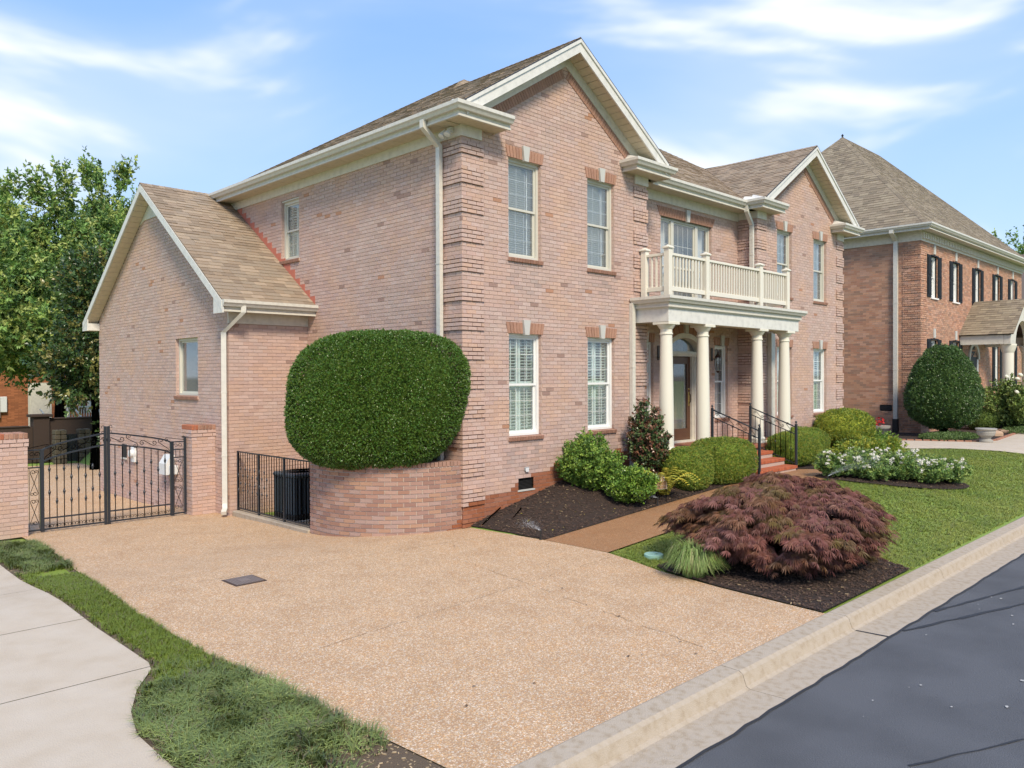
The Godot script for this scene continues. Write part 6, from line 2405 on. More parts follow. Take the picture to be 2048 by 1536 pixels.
func make_grass() -> void:
	var lawn := poly(LAWN)
	var mb := poly(MAPLE_BED)
	var rb := rose_bed()
	rng.seed = 91
	var fn := FastNoiseLite.new()
	fn.seed = 5
	fn.frequency = 0.55
	var ts := []
	var cs := []
	while ts.size() < 42000:
		var p := Vector2(rng.randf_range(-0.5, 17.8), rng.randf_range(0.9, 6.56))
		# fewer towards the far end, where each covers less of the picture
		if rng.randf() > 1.0 / (1.0 + maxf(0.0, p.x - 3.0) * 0.10):
			continue
		if not inside(p, lawn) or inside(p, mb) or inside(p, rb):
			continue
		var y := ground_y(p.x, p.y) - 0.030
		var sc := rng.randf_range(0.75, 1.25) * (1.0 + 0.2 * fn.get_noise_2dv(p * 2.0)) * (1.0 + maxf(0.0, p.x - 5.0) * 0.02)
		ts.append(Transform3D(Basis(Vector3.UP, rng.randf() * TAU).scaled(Vector3(sc, sc, sc)), Vector3(p.x, y, p.y)))
		var k := fn.get_noise_2dv(p) + rng.randfn(0, 0.25)
		var c := Color(0.336, 0.451, 0.072).lerp(Color(0.504, 0.553, 0.102), clampf(0.5 + k, 0, 1))
		if rng.randf() < 0.05:
			c = Color(0.36, 0.37, 0.16)
		cs.append(jit(c, 0.16))
	var o := swarm(self, "lawn_grass", blade_tuft(8, 0.046, 0.0046, 1.35, 92), M.blade, ts, cs)
	tag(o, "mown green grass of the front lawn between path and kerb", "grass", "", "stuff")
	# verge by the side pavement: fine bright grass, coarse bluish clumps, bare spots
	var strip := poly(STRIP)
	ts = []
	cs = []
	var t2 := []
	var c2 := []
	var f2 := FastNoiseLite.new()
	f2.seed = 14
	f2.frequency = 0.9
	for i in 48000:
		var p := Vector2(rng.randf_range(-7.4, -5.2), rng.randf_range(-5.3, 6.6))
		if not inside(p, strip):
			continue
		var bare := f2.get_noise_2d(p.x * 1.6 + 3.0, p.y * 1.6)
		var rim := 9.0
		for k in range(8, STRIP.size() - 1):
			rim = minf(rim, p.distance_to(Geometry2D.get_closest_point_to_segment(p, strip[k], strip[k + 1])))
		if rim < rng.randf() * 0.13 * (1.0 + f2.get_noise_2d(p.x * 3.0, p.y * 2.0)):
			continue
		var edge := 1.0
		if p.y > 5.0:
			edge = 1.0 - ss(5.0, 5.9, p.y) * ss(-6.7, -6.0, p.x)
		if bare < -0.75 + rng.randf() * 0.25 or rng.randf() > edge:
			continue
		if p.y < -1.5 and bare < rng.randf() * 0.5 - 0.32:
			continue
		var coarse := smoothstep(2.8, 4.1, p.y + 0.9 * f2.get_noise_2d(p.x * 0.9, p.y * 0.9) - 0.2 * (p.x + 6.2))
		if p.y < -2.4:
			coarse = 0.7
		var y := drive_y(p.y) - 0.012
		if rng.randf() < coarse:
			if rng.randf() < 0.75:
				var sc := rng.randf_range(0.75, 1.5)
				t2.append(Transform3D(Basis(Vector3(1, 0, 0.5).normalized(), f2.get_noise_2d(p.x * 2.2, p.y * 2.2 + 7.0) * 0.45) * Basis(Vector3.UP, rng.randf() * TAU).scaled(Vector3(sc, sc, sc)), Vector3(p.x, y, p.y)))
				var c := Color(0.21, 0.29, 0.065).lerp(Color(0.33, 0.39, 0.12), rng.randf())
				if rng.randf() < 0.07:
					c = Color(0.30, 0.24, 0.13)
				c2.append(jit(c, 0.2))
		else:
			var sc := rng.randf_range(0.7, 1.3)
			ts.append(Transform3D(Basis(Vector3.UP, rng.randf() * TAU).scaled(Vector3(sc, sc, sc)), Vector3(p.x, y, p.y)))
			var c := Color(0.25, 0.34, 0.030).lerp(Color(0.34, 0.42, 0.045), rng.randf())
			if rng.randf() < 0.08:
				c = Color(0.33, 0.26, 0.14)
			cs.append(jit(c, 0.18))
	o = swarm(self, "verge_grass", blade_tuft(6, 0.062, 0.0046, 1.15, 93), M.blade, ts, cs)
	tag(o, "fine bright yellow-green grass of the narrow verge beside the drive", "grass", "", "stuff")
	o = swarm(self, "coarse_grass", blade_tuft(8, 0.095, 0.0054, 1.15, 94), M.blade, t2, c2)
	tag(o, "coarse blue-green grass filling the wide end of the verge", "grass", "", "stuff")
	# mulch chips
	var chip := MB.new()
	chip.box(Transform3D(), Vector3(1, 0.22, 0.36))
	ts = []
	cs = []
	for bed in [[poly(FRONT_BED), 9000], [mb, 6500], [rb, 2200], [poly(EAST_BED), 2500]]:
		var q: PackedVector2Array = bed[0]
		var r := Rect2(q[0], Vector2.ZERO)
		for v in q:
			r = r.expand(v)
		var n := 0
		while n < bed[1]:
			var p := Vector2(rng.randf_range(r.position.x, r.end.x), rng.randf_range(r.position.y, r.end.y))
			n += 1
			if not inside(p, q):
				continue
			var sc := rng.randf_range(0.012, 0.045)
			ts.append(Transform3D(Basis(rand_dir(), rng.randf_range(-0.5, 0.5)) * Basis(Vector3.UP, rng.randf() * TAU).scaled(Vector3.ONE * sc), Vector3(p.x, ground_y(p.x, p.y) + 0.010 + rng.randf() * 0.012, p.y)))
			var c := Color(0.075, 0.046, 0.034)
			var k := rng.randf()
			if k < 0.035:
				c = Color(0.26, 0.19, 0.11)
			elif k < 0.12:
				c = Color(0.12, 0.075, 0.05)
			cs.append(jit(c, 0.4))
	o = swarm(self, "mulch_chips", chip.mesh(), M.chip, ts, cs)
	tag(o, "dark brown shredded bark mulch spread over the planting beds", "mulch", "", "stuff")
	# straw and grit in the bare corner of the verge
	ts = []
	cs = []
	for i in 2600:
		var p := Vector2(rng.randf_range(-7.2, -5.5), rng.randf_range(-5.3, 6.6))
		if p.y > 0.0 and rng.randf() < 0.4:
			p.y = rng.randf_range(5.3, 6.6)
			p.x = rng.randf_range(-6.6, -5.6)
		if not inside(p, strip):
			continue
		ts.append(Transform3D(Basis(Vector3.UP, rng.randf() * TAU).scaled(Vector3.ONE * rng.randf_range(0.006, 0.03)), Vector3(p.x, drive_y(p.y) - 0.004, p.y)))
		cs.append(jit(Color(0.40, 0.30, 0.18), 0.35))
	o = swarm(self, "verge_straw", chip.mesh(), M.chip, ts, cs)
	tag(o, "pale dry straw and grit lying on the bare soil of the verge", "straw", "", "stuff")

# ------------------------------------------------------------------ trees
func make_tree(at: Vector3, h: float, blobs: Array, n: int, size: float, pal: Array, sd: int, called: String, label: String, group: String, m: Material = null, leafn := 12, lw := 0.16) -> Node3D:
	var o := thing(called, at, label, "tree", group)
	rng.seed = sd
	var tw := MB.new()
	tw.tube(v3([Vector3.ZERO, Vector3(0.05, h * 0.2, 0.03), Vector3(-0.06, h * 0.42, 0.02), Vector3(0.02, h * 0.7, 0)]), h * 0.022, h * 0.006, 8)
	var ts := []
	var cs := []
	var vol := 0.0
	for q in blobs:
		vol += pow(q[1].x * q[1].y * q[1].z, 0.72)
	for q in blobs:
		var c: Vector3 = q[0]
		var r: Vector3 = q[1]
		var base := Vector3(0, clampf(c.y - r.y * 0.6, h * 0.15, h * 0.6), 0)
		tw.tube(v3([base, base.lerp(c, 0.55) + Vector3(0, 0.2, 0), c]), h * 0.008, h * 0.002, 5)
		var cnt := int(n * pow(r.x * r.y * r.z, 0.72) / vol)
		var subs := []
		for i in maxi(6, cnt / 26):
			var d := rand_dir()
			subs.append(c + d * r * pow(rng.randf(), 0.4))
		for i in cnt:
			var s: Vector3 = subs[rng.randi() % subs.size()]
			var p := s + Vector3(rng.randfn(0, 1), rng.randfn(0, 0.8), rng.randfn(0, 1)) * r * 0.17
			var dir := ((p - c) / r + rand_dir() * 0.8 + Vector3.UP * 0.2).normalized()
			ts.append(Transform3D(aim(dir).scaled(Vector3.ONE * size * rng.randf_range(0.7, 1.25)), p))
			cs.append(jit(pal[rng.randi() % pal.size()], 0.22))
	part(o, "trunk", tw, M.bark)
	swarm(o, "crown", sprig(leafn, 0.34, lw, 1.1, sd + 9), m if m else M.leaf, ts, cs)
	return o

# ------------------------------------------------------------------ surroundings
func make_trees() -> void:
	var mp := [Color(0.099, 0.190, 0.045), Color(0.133, 0.245, 0.059), Color(0.188, 0.311, 0.071), Color(0.266, 0.368, 0.083), Color(0.343, 0.402, 0.104)]
	var mg := [Color(0.037, 0.076, 0.024), Color(0.051, 0.099, 0.027), Color(0.071, 0.128, 0.034), Color(0.187, 0.178, 0.051)]
	var V := func(x, y, z): return Vector3(x, y, z)
	make_tree(Vector3(1.1, -0.45, -27.6), 12.3, [[V.call(0, 6.4, 0), V.call(3.3, 3.0, 2.6)], [V.call(-1.5, 5.2, 1.0), V.call(2.4, 1.8, 2.0)], [V.call(1.6, 5.4, 0.8), V.call(2.2, 1.8, 1.8)], [V.call(-1.4, 9.5, 0), V.call(0.55, 2.4, 0.55)], [V.call(-0.2, 9.8, 0.2), V.call(0.6, 2.6, 0.6)], [V.call(1.15, 9.6, 0), V.call(0.6, 2.5, 0.6)], [V.call(2.3, 8.9, -0.1), V.call(0.6, 2.3, 0.6)], [V.call(-2.5, 8.2, 0), V.call(0.6, 2.0, 0.6)]], 7200, 0.56, mp, 101, "maple_tree", "tall spiky-topped green maple behind the dark garden wall", "maples behind the garden wall")
	make_tree(Vector3(-1.9, -0.45, -25.9), 10.6, [[V.call(0, 6.2, 0), V.call(2.6, 2.9, 2.4)], [V.call(0.6, 4.9, 1.4), V.call(2.2, 1.4, 1.6)], [V.call(-0.9, 8.8, 0), V.call(0.7, 2.0, 0.7)], [V.call(0.5, 8.2, 0), V.call(0.7, 1.8, 0.7)]], 5200, 0.56, mp, 102, "maple_tree", "lower maple whose branches hang over the white meter box", "maples behind the garden wall")
	make_tree(Vector3(4.6, -0.45, -30.2), 13.2, [[V.call(0, 7.4, 0), V.call(2.7, 3.8, 2.4)], [V.call(-0.9, 11.0, 0), V.call(0.6, 2.3, 0.6)], [V.call(0.4, 11.0, 0), V.call(0.55, 2.2, 0.55)], [V.call(1.5, 10.2, 0), V.call(0.6, 2.0, 0.6)]], 4600, 0.56, mp, 103, "maple_tree", "maple rising just behind the peak of the brick wing", "maples behind the garden wall")
	make_tree(Vector3(9.6, -0.45, -35.0), 14.0, [[V.call(0, 10.5, 0), V.call(2.6, 2.6, 2.0)], [V.call(-1.8, 10.4, 0), V.call(1.3, 2.6, 1.2)], [V.call(2.2, 9.8, 0), V.call(1.6, 2.3, 1.2)]], 1300, 0.5, mp, 104, "far_tree", "thin distant tree showing above the wing ridge", "distant trees over the roofs")
	make_tree(Vector3(60.5, 0.4, -5.5), 13.0, [[V.call(0, 9.0, 0), V.call(4.0, 4.0, 3.5)], [V.call(-2.5, 8.0, 1.0), V.call(2.5, 3.0, 2.5)]], 2200, 0.75, mp, 105, "far_tree", "distant tree showing past the neighbouring hipped roof", "distant trees over the roofs")
	make_tree(Vector3(-0.25, -0.45, -18.6), 7.7, [[V.call(0.1, 4.5, 0), V.call(1.3, 2.3, 1.3)], [V.call(-0.45, 3.5, 0.4), V.call(1.1, 1.3, 1.0)], [V.call(0.3, 6.0, 0), V.call(0.9, 1.6, 0.9)], [V.call(0.5, 2.6, 0.2), V.call(0.7, 1.3, 0.7)]], 2600, 0.42, mg, 106, "magnolia_tree", "dark glossy magnolia standing behind the corner of the brick wing", "", M.glossy_leaf, 9, 0.22)
	# trees across the street, mirrored in the windows
	var st := make_tree(Vector3(2.0, 0.3, 27.0), 5.0, [[V.call(0, 3.0, 0), V.call(2.4, 1.7, 2.2)], [V.call(1.3, 2.4, 0.4), V.call(1.6, 1.2, 1.6)]], 1200, 0.5, mp, 107, "street_tree", "green street tree on the far side of the road", "street trees across the road")
	for q in [[12.0, 29.0], [21.0, 27.0], [31.0, 30.0], [-9.0, 30.0], [-20.0, 28.0]]:
		var c := st.duplicate()
		c.name = numbered("street_tree")
		add_child(c)
		c.position = Vector3(q[0], 0.3, q[1])

func make_backdrop() -> void:
	# garden wall
	var w := thing("garden_wall", Vector3(-1.0, -0.45, -22.7), "brick garden wall in brown darkened for the tree shade beyond the gate", "wall")
	var dk := mat("shade_toned_brick", lin(0.050, 0.032, 0.024), 0.95)  # tree shade over the wall is put into this dark base colour
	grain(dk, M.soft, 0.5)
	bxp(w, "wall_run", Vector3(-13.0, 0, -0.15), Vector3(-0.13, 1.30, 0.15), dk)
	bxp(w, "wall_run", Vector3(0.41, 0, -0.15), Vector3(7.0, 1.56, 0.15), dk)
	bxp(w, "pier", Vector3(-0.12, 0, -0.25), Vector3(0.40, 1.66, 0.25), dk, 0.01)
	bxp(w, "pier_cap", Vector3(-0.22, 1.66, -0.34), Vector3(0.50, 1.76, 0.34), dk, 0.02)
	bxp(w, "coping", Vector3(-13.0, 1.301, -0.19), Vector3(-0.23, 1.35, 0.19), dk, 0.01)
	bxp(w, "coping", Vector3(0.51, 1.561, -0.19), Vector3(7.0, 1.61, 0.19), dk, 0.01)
	rng.seed = 120
	for i in 2:
		var p := thing("stone_post", Vector3([-0.55, 0.25][i], -0.45, -21.45), ["mossy stone gate post next to the dark garden gate", "mossy stone gate post between the garden gate and the magnolia"][i], "post", "stone posts at the end of the drive")
		for k in 7:
			for j in 2:
				var b := MB.new()
				b.cbox(Transform3D(Basis(Vector3.UP, rng.randf_range(-0.05, 0.05)), Vector3(-0.1 + 0.2 * j + rng.randf_range(-0.01, 0.01), 0.09 + 0.175 * k, 0)), Vector3(rng.randf_range(0.17, 0.20), 0.165, 0.40), 0.02, jit(Color(0.10, 0.085, 0.055), 0.3))
				part(p, "stone", b, M.chip)
	var gd := thing("garden_gate", Vector3(-0.15, -0.45, -21.5), "dark slatted garden gate between two stone posts", "gate")
	for i in 5:
		bxp(gd, "slat", Vector3(-0.2 + 0.082 * i, 0.06, -0.015), Vector3(-0.125 + 0.082 * i, 1.05, 0.015), M.iron)
	bxp(gd, "cross_rail", Vector3(-0.2, 0.85, -0.04), Vector3(0.2, 0.92, -0.016), M.iron)
	# orange brick house
	var h := thing("orange_brick_house", Vector3(1.0, -0.45, -37.0), "orange brick house with a cream door beyond the garden wall", "house")
	var ob := mat("orange_brick", lin(0.42, 0.165, 0.075), 0.92)
	var im := Image.create(128, 128, false, Image.FORMAT_RGB8)
	rng.seed = 121
	for y in 16:
		for x in range(-1, 4):
			im.fill_rect(Rect2i(x * 36 + (18 if y % 2 else 0), y * 8, 36, 8), Color(0.78, 0.74, 0.70))
			var v := rng.randf_range(0.80, 1.0)
			im.fill_rect(Rect2i(x * 36 + (18 if y % 2 else 0) + 1, y * 8 + 1, 34, 6), Color(v, v * 0.97, v * 0.94))
	im.generate_mipmaps()
	grain(ob, ImageTexture.create_from_image(im), 1.2)
	bxp(h, "wall", Vector3(-14, 0, -6), Vector3(13, 6.3, 0), ob)
	var b := MB.new()
	b.prism(Transform3D(Basis(Vector3(0, 0, 1), Vector3.UP, Vector3(-1, 0, 0)), Vector3.ZERO), PackedVector2Array([Vector2(-6.5, 6.3), Vector2(0.5, 6.3), Vector2(-3, 8.6)]), -13.3, 14.3)
	part(h, "roof", b, M.roof_under)
	bxp(h, "door", Vector3(1.25, 0.55, 0.0), Vector3(2.15, 2.75, 0.05), M.trim, 0.01)
	bxp(h, "door_surround", Vector3(1.15, 0.55, -0.02), Vector3(2.25, 2.85, 0.03), M.window_beige)
	bxp(h, "landing", Vector3(0.7, 0, 0.0), Vector3(4.8, 0.55, 1.3), M.concrete)
	bxp(h, "downspout", Vector3(2.95, 0, 0.0), Vector3(3.05, 6.2, 0.08), M.utility_white)
	var wn := hub(h, "window")
	bxp(wn, "frame", Vector3(4.0, 1.2, 0.0), Vector3(4.9, 2.7, 0.06), M.window_white)
	bxp(wn, "pane", Vector3(4.08, 1.28, 0.05), Vector3(4.82, 2.62, 0.07), M.blind)
	bxp(wn, "shutter", Vector3(3.55, 1.2, 0.0), Vector3(3.95, 2.7, 0.05), M.bronze)
	var mb := thing("meter_box", Vector3(0.75, 0.6, -36.98), "white bank of four meters on the orange brick wall", "meter box")
	bxp(mb, "box", Vector3(-0.5, 0, 0), Vector3(0.10, 1.1, 0.2), M.utility_white, 0.02)
	bxp(mb, "side_box", Vector3(0.12, 0.3, 0), Vector3(0.42, 1.1, 0.16), M.utility_white, 0.02)
	for i in 4:
		b = MB.new()
		b.lathe(Transform3D(Basis(Vector3.RIGHT, PI / 2), Vector3(-0.35 + 0.3 * (i % 2), 0.42 + 0.27 * (i / 2), 0.2)), [Vector2(0.1, 0), Vector2(0.1, 0.06), Vector2(0, 0.07)], 12)
		part(mb, "dial", b, M.steel_grey)
	var r := thing("white_railing", Vector3(3.25, 0.1, -35.75), "white picket stair railing in front of the orange brick house", "railing")
	for q in [[0.0, 0.78], [0.95, 3.0]]:
		for y in [0.12, 0.98]:
			bxp(r, "rail", Vector3(q[0], y, -0.03), Vector3(q[1], y + 0.07, 0.03), M.utility_white)
		var x: float = q[0]
		while x < q[1]:
			bxp(r, "picket", Vector3(x, 0.12, -0.018), Vector3(x + 0.035, 0.98, 0.018), M.utility_white)
			x += 0.125
	b = MB.new()
	b.bar(v3([Vector3(-0.9, 0.95, 0.2), Vector3(-0.45, 0.1, 0.6)]), 0.07, 0.07, Vector3(1, 0, 0))
	part(r, "stair_rail", b, M.utility_white)
	b = MB.new()
	b.bar(v3([Vector3(0.7, 1.0, 0.1), Vector3(1.15, 0.1, 0.6)]), 0.07, 0.07, Vector3(1, 0, 0))
	part(r, "stair_rail", b, M.utility_white)

func make_neighbour() -> void:
	var N := Vector3(22.4, 0.0, 0.1)
	var h := thing("hipped_brick_house", Vector3.ZERO, "neighbouring orange-pink brick house with a steep hipped roof and black shutters", "house")
	var br := MB.new()
	var mo := MB.new()
	var FT := wall_frame(N, Vector3.BACK)
	var wx := [[1.16, 1.84], [3.76, 4.44], [6.74, 7.42], [9.76, 10.44], [12.36, 13.04]]
	var spans := func(y):
		var iv := [[0.0, 14.4]]
		for i in 5:
			if y > 5.55 and y < 7.16:
				iv = cut(iv, wx[i][0], wx[i][1])
			if i != 2 and y > 2.05 and y < 3.97:
				iv = cut(iv, wx[i][0], wx[i][1])
		if y < 3.4:
			iv = cut(iv, 5.85, 7.15)
		return iv
	var q6 := func(u, k): return 0.02 if u < 0.62 and posmod(k, 6) < 5 else 0.0
	brick_wall(br, mo, FT, 0.3, 7.8, spans, orange, q6, null, null, 0.079, 0.236, [0.62])
	var ST := wall_frame(Vector3(N.x, 0, -9.9), Vector3.LEFT)
	brick_wall(br, mo, ST, 0.3, 7.8, func(y): return [[0.0, 10.0]] if y < 1.30 or y > 1.48 else [[0.0, 8.55], [9.0, 10.0]], orange, func(u, k): return 0.02 if u > 9.38 and posmod(k, 6) < 5 else 0.0, null, null, 0.079, 0.236, [9.38])
	var wl := hub(h, "wall")
	part(wl, "brickwork", br, M.brick, true)
	part(wl, "mortar", mo, M.mortar)
	bxp(wl, "inner_wall", N + Vector3(0.6, 0, -9.9), N + Vector3(14.3, 7.8, -0.6), M.mortar)
	bxp(h, "foundation_vent", Vector3(N.x - 0.01, 1.30, -1.35), Vector3(N.x + 0.06, 1.48, -0.9), M.grille_dark)
	for i in 5:
		for f in 2:
			var y0: float = [5.62, 2.12][f]
			var hh: float = [1.54, 1.85][f]
			if f == 1 and i == 2:
				continue
			var n := window(h, FT * Transform3D(Basis(), Vector3(wx[i][0], y0, 0)), 0.68, hh, "sheer", M.window_white, false, 2, 2)
			for s in [-1.0, 1.0]:
				var b := MB.new()
				var x0 := -0.47 if s < 0 else 0.72
				b.bx(Vector3(x0, -0.03, 0.0), Vector3(x0 + 0.42, hh + 0.03, 0.03))
				b.bx(Vector3(x0 + 0.07, 0.08, 0.03), Vector3(x0 + 0.35, hh * 0.47, 0.045))
				b.bx(Vector3(x0 + 0.07, hh * 0.53, 0.03), Vector3(x0 + 0.35, hh - 0.08, 0.045))
				part(n, "shutter", b, M.shutter_black)
			bxp(n, "header", Vector3(-0.06, hh, -0.02), Vector3(0.74, hh + 0.05, 0.05), M.shutter_black)
			bxp(n, "sill", Vector3(-0.08, -0.09, -0.06), Vector3(0.76, -0.035, 0.05), M.brick)
			bxp(n, "keystone", Vector3(0.25, hh + 0.08, -0.02), Vector3(0.43, hh + 0.44, 0.045), M.keystone, 0.01)
	# cornice with dentils
	var c := hub(h, "cornice")
	bxp(c, "frieze", N + Vector3(-0.04, 7.62, 0.0), N + Vector3(14.4, 8.0, 0.04), M.trim)
	bxp(c, "frieze", N + Vector3(-0.041, 7.62, -9.9), N + Vector3(0.0, 8.0, -0.001), M.trim)
	for i in 74:
		bxp(c, "dentil", N + Vector3(0.03 + 0.195 * i, 7.70, 0.041), N + Vector3(0.135 + 0.195 * i, 7.93, 0.12), M.trim)
	bxp(c, "soffit", N + Vector3(-0.45, 7.98, -10.2), N + Vector3(14.8, 8.01, 0.45), M.trim)
	run_gutter(h, [Vector3(N.x + 14.8, 0, N.z + 0.45), Vector3(N.x - 0.45, 0, N.z + 0.45), Vector3(N.x - 0.45, 0, -10.3)], 8.16)
	down_pipe(h, [N + Vector3(-0.5, 8.05, -0.85), N + Vector3(-0.5, 7.95, -0.85), N + Vector3(-0.07, 7.7, -0.85), N + Vector3(-0.07, 0.95, -0.85)], Vector3(0, 0, 1), 0.15, 0.1)
	bxp(h, "drain_boot", N + Vector3(-0.16, 0.40, -0.95), N + Vector3(0, 0.98, -0.75), M.black_plastic, 0.02)
	# steep hipped roof
	var rf := hub(h, "roof")
	var b2 := MB.new()
	var un := MB.new()
	var x0 := N.x - 0.45
	var zf := N.z + 0.45
	var x1 := N.x + 14.8
	var zb := -10.3
	var run := (zf - zb) * 0.5
	var s := 1.0
	var pk := func(x): return Vector3(x, 8.1 + run * s, zf - run)
	var E := func(x, z): return Vector3(x, 8.1, z)
	shingles(b2, un, [E.call(x0, zb), E.call(x0, zf), pk.call(x0 + run)], shingle_grey, 0.16)
	shingles(b2, un, [E.call(x0, zf), E.call(x1, zf), pk.call(x1 - run), pk.call(x0 + run)], shingle_grey, 0.16)
	shingles(b2, un, [E.call(x1, zf), E.call(x1, zb), pk.call(x1 - run)], shingle_grey, 0.3)
	shingles(b2, un, [E.call(x1, zb), E.call(x0, zb), pk.call(x0 + run), pk.call(x1 - run)], shingle_grey, 0.3)
	ridge_cap(b2, E.call(x0, zf), pk.call(x0 + run), Vector3(-1, 1, 0).normalized(), Vector3(0, 1, 1).normalized(), shingle_grey)
	ridge_cap(b2, E.call(x0, zb), pk.call(x0 + run), Vector3(-1, 1, 0).normalized(), Vector3(0, 1, -1).normalized(), shingle_grey)
	ridge_cap(b2, pk.call(x0 + run), pk.call(x1 - run), Vector3(0, 1, 1).normalized(), Vector3(0, 1, -1).normalized(), shingle_grey)
	ridge_cap(b2, E.call(x1, zf), pk.call(x1 - run), Vector3(1, 1, 0).normalized(), Vector3(0, 1, 1).normalized(), shingle_grey)
	part(rf, "shingles", b2, M.shingle, true)
	part(rf, "roof_deck", un, M.roof_under)
	var fb := MB.new()
	fb.lathe(Transform3D(Basis(), pk.call(x0 + run)), [Vector2(0.04, 0), Vector2(0.04, 0.06), Vector2(0.06, 0.09), Vector2(0, 0.17)], 8)
	part(rf, "finial", fb, M.iron)
	# gabled entrance
	var p := hub(h, "entrance_porch")
	var cx := N.x + 6.5
	b2 = MB.new()
	un = MB.new()
	var zq := 2.05
	for sg in [-1.0, 1.0]:
		var e0 := Vector3(cx + sg * 2.0, 4.25, N.z)
		var e1 := Vector3(cx + sg * 2.0, 4.25, zq)
		var a := [e0, e1, Vector3(cx, 5.75, zq), Vector3(cx, 5.75, N.z)]
		if sg > 0:
			a = [e1, e0, Vector3(cx, 5.75, N.z), Vector3(cx, 5.75, zq)]
		shingles(b2, un, a, shingle_grey, 0.16)
	part(p, "shingles", b2, M.shingle, true)
	part(p, "roof_deck", un, M.roof_under)
	b2 = MB.new()
	var pts := PackedVector2Array([Vector2(-1.9, 4.2), Vector2(-1.9, 3.85), Vector2(-1.15, 3.85)])
	for i in 13:
		var a := PI - PI * i / 12
		pts.append(Vector2(1.15 * cos(a), 3.85 + 1.0 * sin(a)))
	pts.append_array(PackedVector2Array([Vector2(1.9, 3.85), Vector2(1.9, 4.2), Vector2(0, 5.6)]))
	b2.prism(Transform3D(Basis(), Vector3(cx, 0, 0)), pts, zq - 0.35, zq - 0.12)
	part(p, "arched_gable", b2, M.trim)
	bxp(p, "side_beam", Vector3(cx - 1.9, 3.86, N.z + 0.02), Vector3(cx - 1.65, 4.22, zq - 0.36), M.trim)
	bxp(p, "side_beam", Vector3(cx + 1.65, 3.86, N.z + 0.02), Vector3(cx + 1.9, 4.22, zq - 0.36), M.trim)
	for sg in [-1.0, 1.0]:
		for zz in [1.75]:
			b2 = MB.new()
			b2.lathe(Transform3D(Basis(), Vector3(cx + sg * 1.5, 1.1, zz)), [Vector2(0.26, 0), Vector2(0.26, 0.08), Vector2(0.2, 0.14), Vector2(0.2, 2.4), Vector2(0.24, 2.5), Vector2(0.3, 2.7), Vector2(0.3, 2.76)], 20)
			part(p, "column", b2, M.column)
	bxp(p, "platform", Vector3(cx - 2.0, 0.3, N.z), Vector3(cx + 2.0, 1.1, 2.0), M.mortar)
	bxp(p, "door", Vector3(cx - 0.45, 1.12, N.z - 0.12), Vector3(cx + 0.45, 3.2, N.z - 0.06), M.grille_dark)
	bxp(p, "door_frame", Vector3(cx - 0.62, 1.12, N.z - 0.10), Vector3(cx - 0.46, 3.3, N.z + 0.03), M.window_white)
	bxp(p, "door_frame", Vector3(cx + 0.46, 1.12, N.z - 0.10), Vector3(cx + 0.62, 3.3, N.z + 0.03), M.window_white)
	b2 = MB.new()
	for i in 14:
		var a0 := PI * i / 14
		var a1 := PI * (i + 1) / 14
		b2.prism(Transform3D(Basis(), Vector3(cx, 3.3, N.z)), PackedVector2Array([Vector2(0.75 * cos(a0), 0.75 * sin(a0)), Vector2(0.75 * cos(a1), 0.75 * sin(a1)), Vector2(0.58 * cos(a1), 0.58 * sin(a1)), Vector2(0.58 * cos(a0), 0.58 * sin(a0))]), -0.05, 0.06)
	part(p, "fanlight_arch", b2, M.trim)
	b2 = MB.new()
	b2.lathe(Transform3D(Basis(Vector3.RIGHT, PI / 2), Vector3(cx, 3.3, N.z - 0.02)), [Vector2(0.58, 0), Vector2(0.58, 0.02), Vector2(0, 0.021)], 20)
	part(p, "fanlight_pane", b2, M.grille_dark)
	# third house, a sliver at the edge
	var t := thing("tan_house", Vector3(44.0, 0.46, -3.0), "tan house with a white garage door beyond the neighbouring porch", "house")
	var tb := mat("tan_brick", lin(0.46, 0.29, 0.15), 0.9)
	grain(tb, M.soft, 0.8)
	bxp(t, "wall", Vector3(0, 0, -9), Vector3(14, 6.2, 4), tb)
	bxp(t, "garage_door", Vector3(-0.05, 0, -4.0), Vector3(0.0, 2.3, 2.0), M.window_white)
	b2 = MB.new()
	b2.prism(Transform3D(Basis(), Vector3.ZERO), PackedVector2Array([Vector2(-0.5, 6.2), Vector2(14.5, 6.2), Vector2(7, 10.0)]), -9.5, 4.5)
	part(t, "roof", b2, M.roof_under)
	# planting in front of the neighbour
	var hol := [Color(0.040, 0.088, 0.022), Color(0.059, 0.120, 0.029), Color(0.083, 0.152, 0.035), Color(0.110, 0.184, 0.048)]
	var o := thing("clipped_holly", Vector3(21.55, 0.46, 1.15), "dense dark green clipped holly on a short trunk before the neighbouring house", "tree")
	clipped(o, Vector3(0, 1.75, 0), Vector3(1.20, 1.45, 1.10), 2.7, Basis(), 13000, 0.085, hol, null, 0.12, 131, M.glossy_leaf, func(q):
		var k := 1.0 - 0.34 * clampf(q.y / 1.5, -0.25, 1.0)
		return Vector3(q.x * k, q.y, q.z * k))
	var tk := MB.new()
	tk.tube(v3([Vector3(0, -0.03, 0), Vector3(0.01, 0.25, 0), Vector3(-0.02, 0.7, 0.02)]), 0.17, 0.11, 10)
	part(o, "trunk", tk, M.bark)
	var lt := [Color(0.160, 0.240, 0.056), Color(0.224, 0.304, 0.072), Color(0.288, 0.352, 0.096), Color(0.128, 0.192, 0.048)]
	o = thing("flowering_shrub", Vector3(26.6, 0.46, 2.2), "light green open shrub with white blooms before the neighbouring porch", "shrub")
	loose(o, 2.2, 1.15, 60, 40, 0.19, lt, 132, 0.8)
	tk = MB.new()
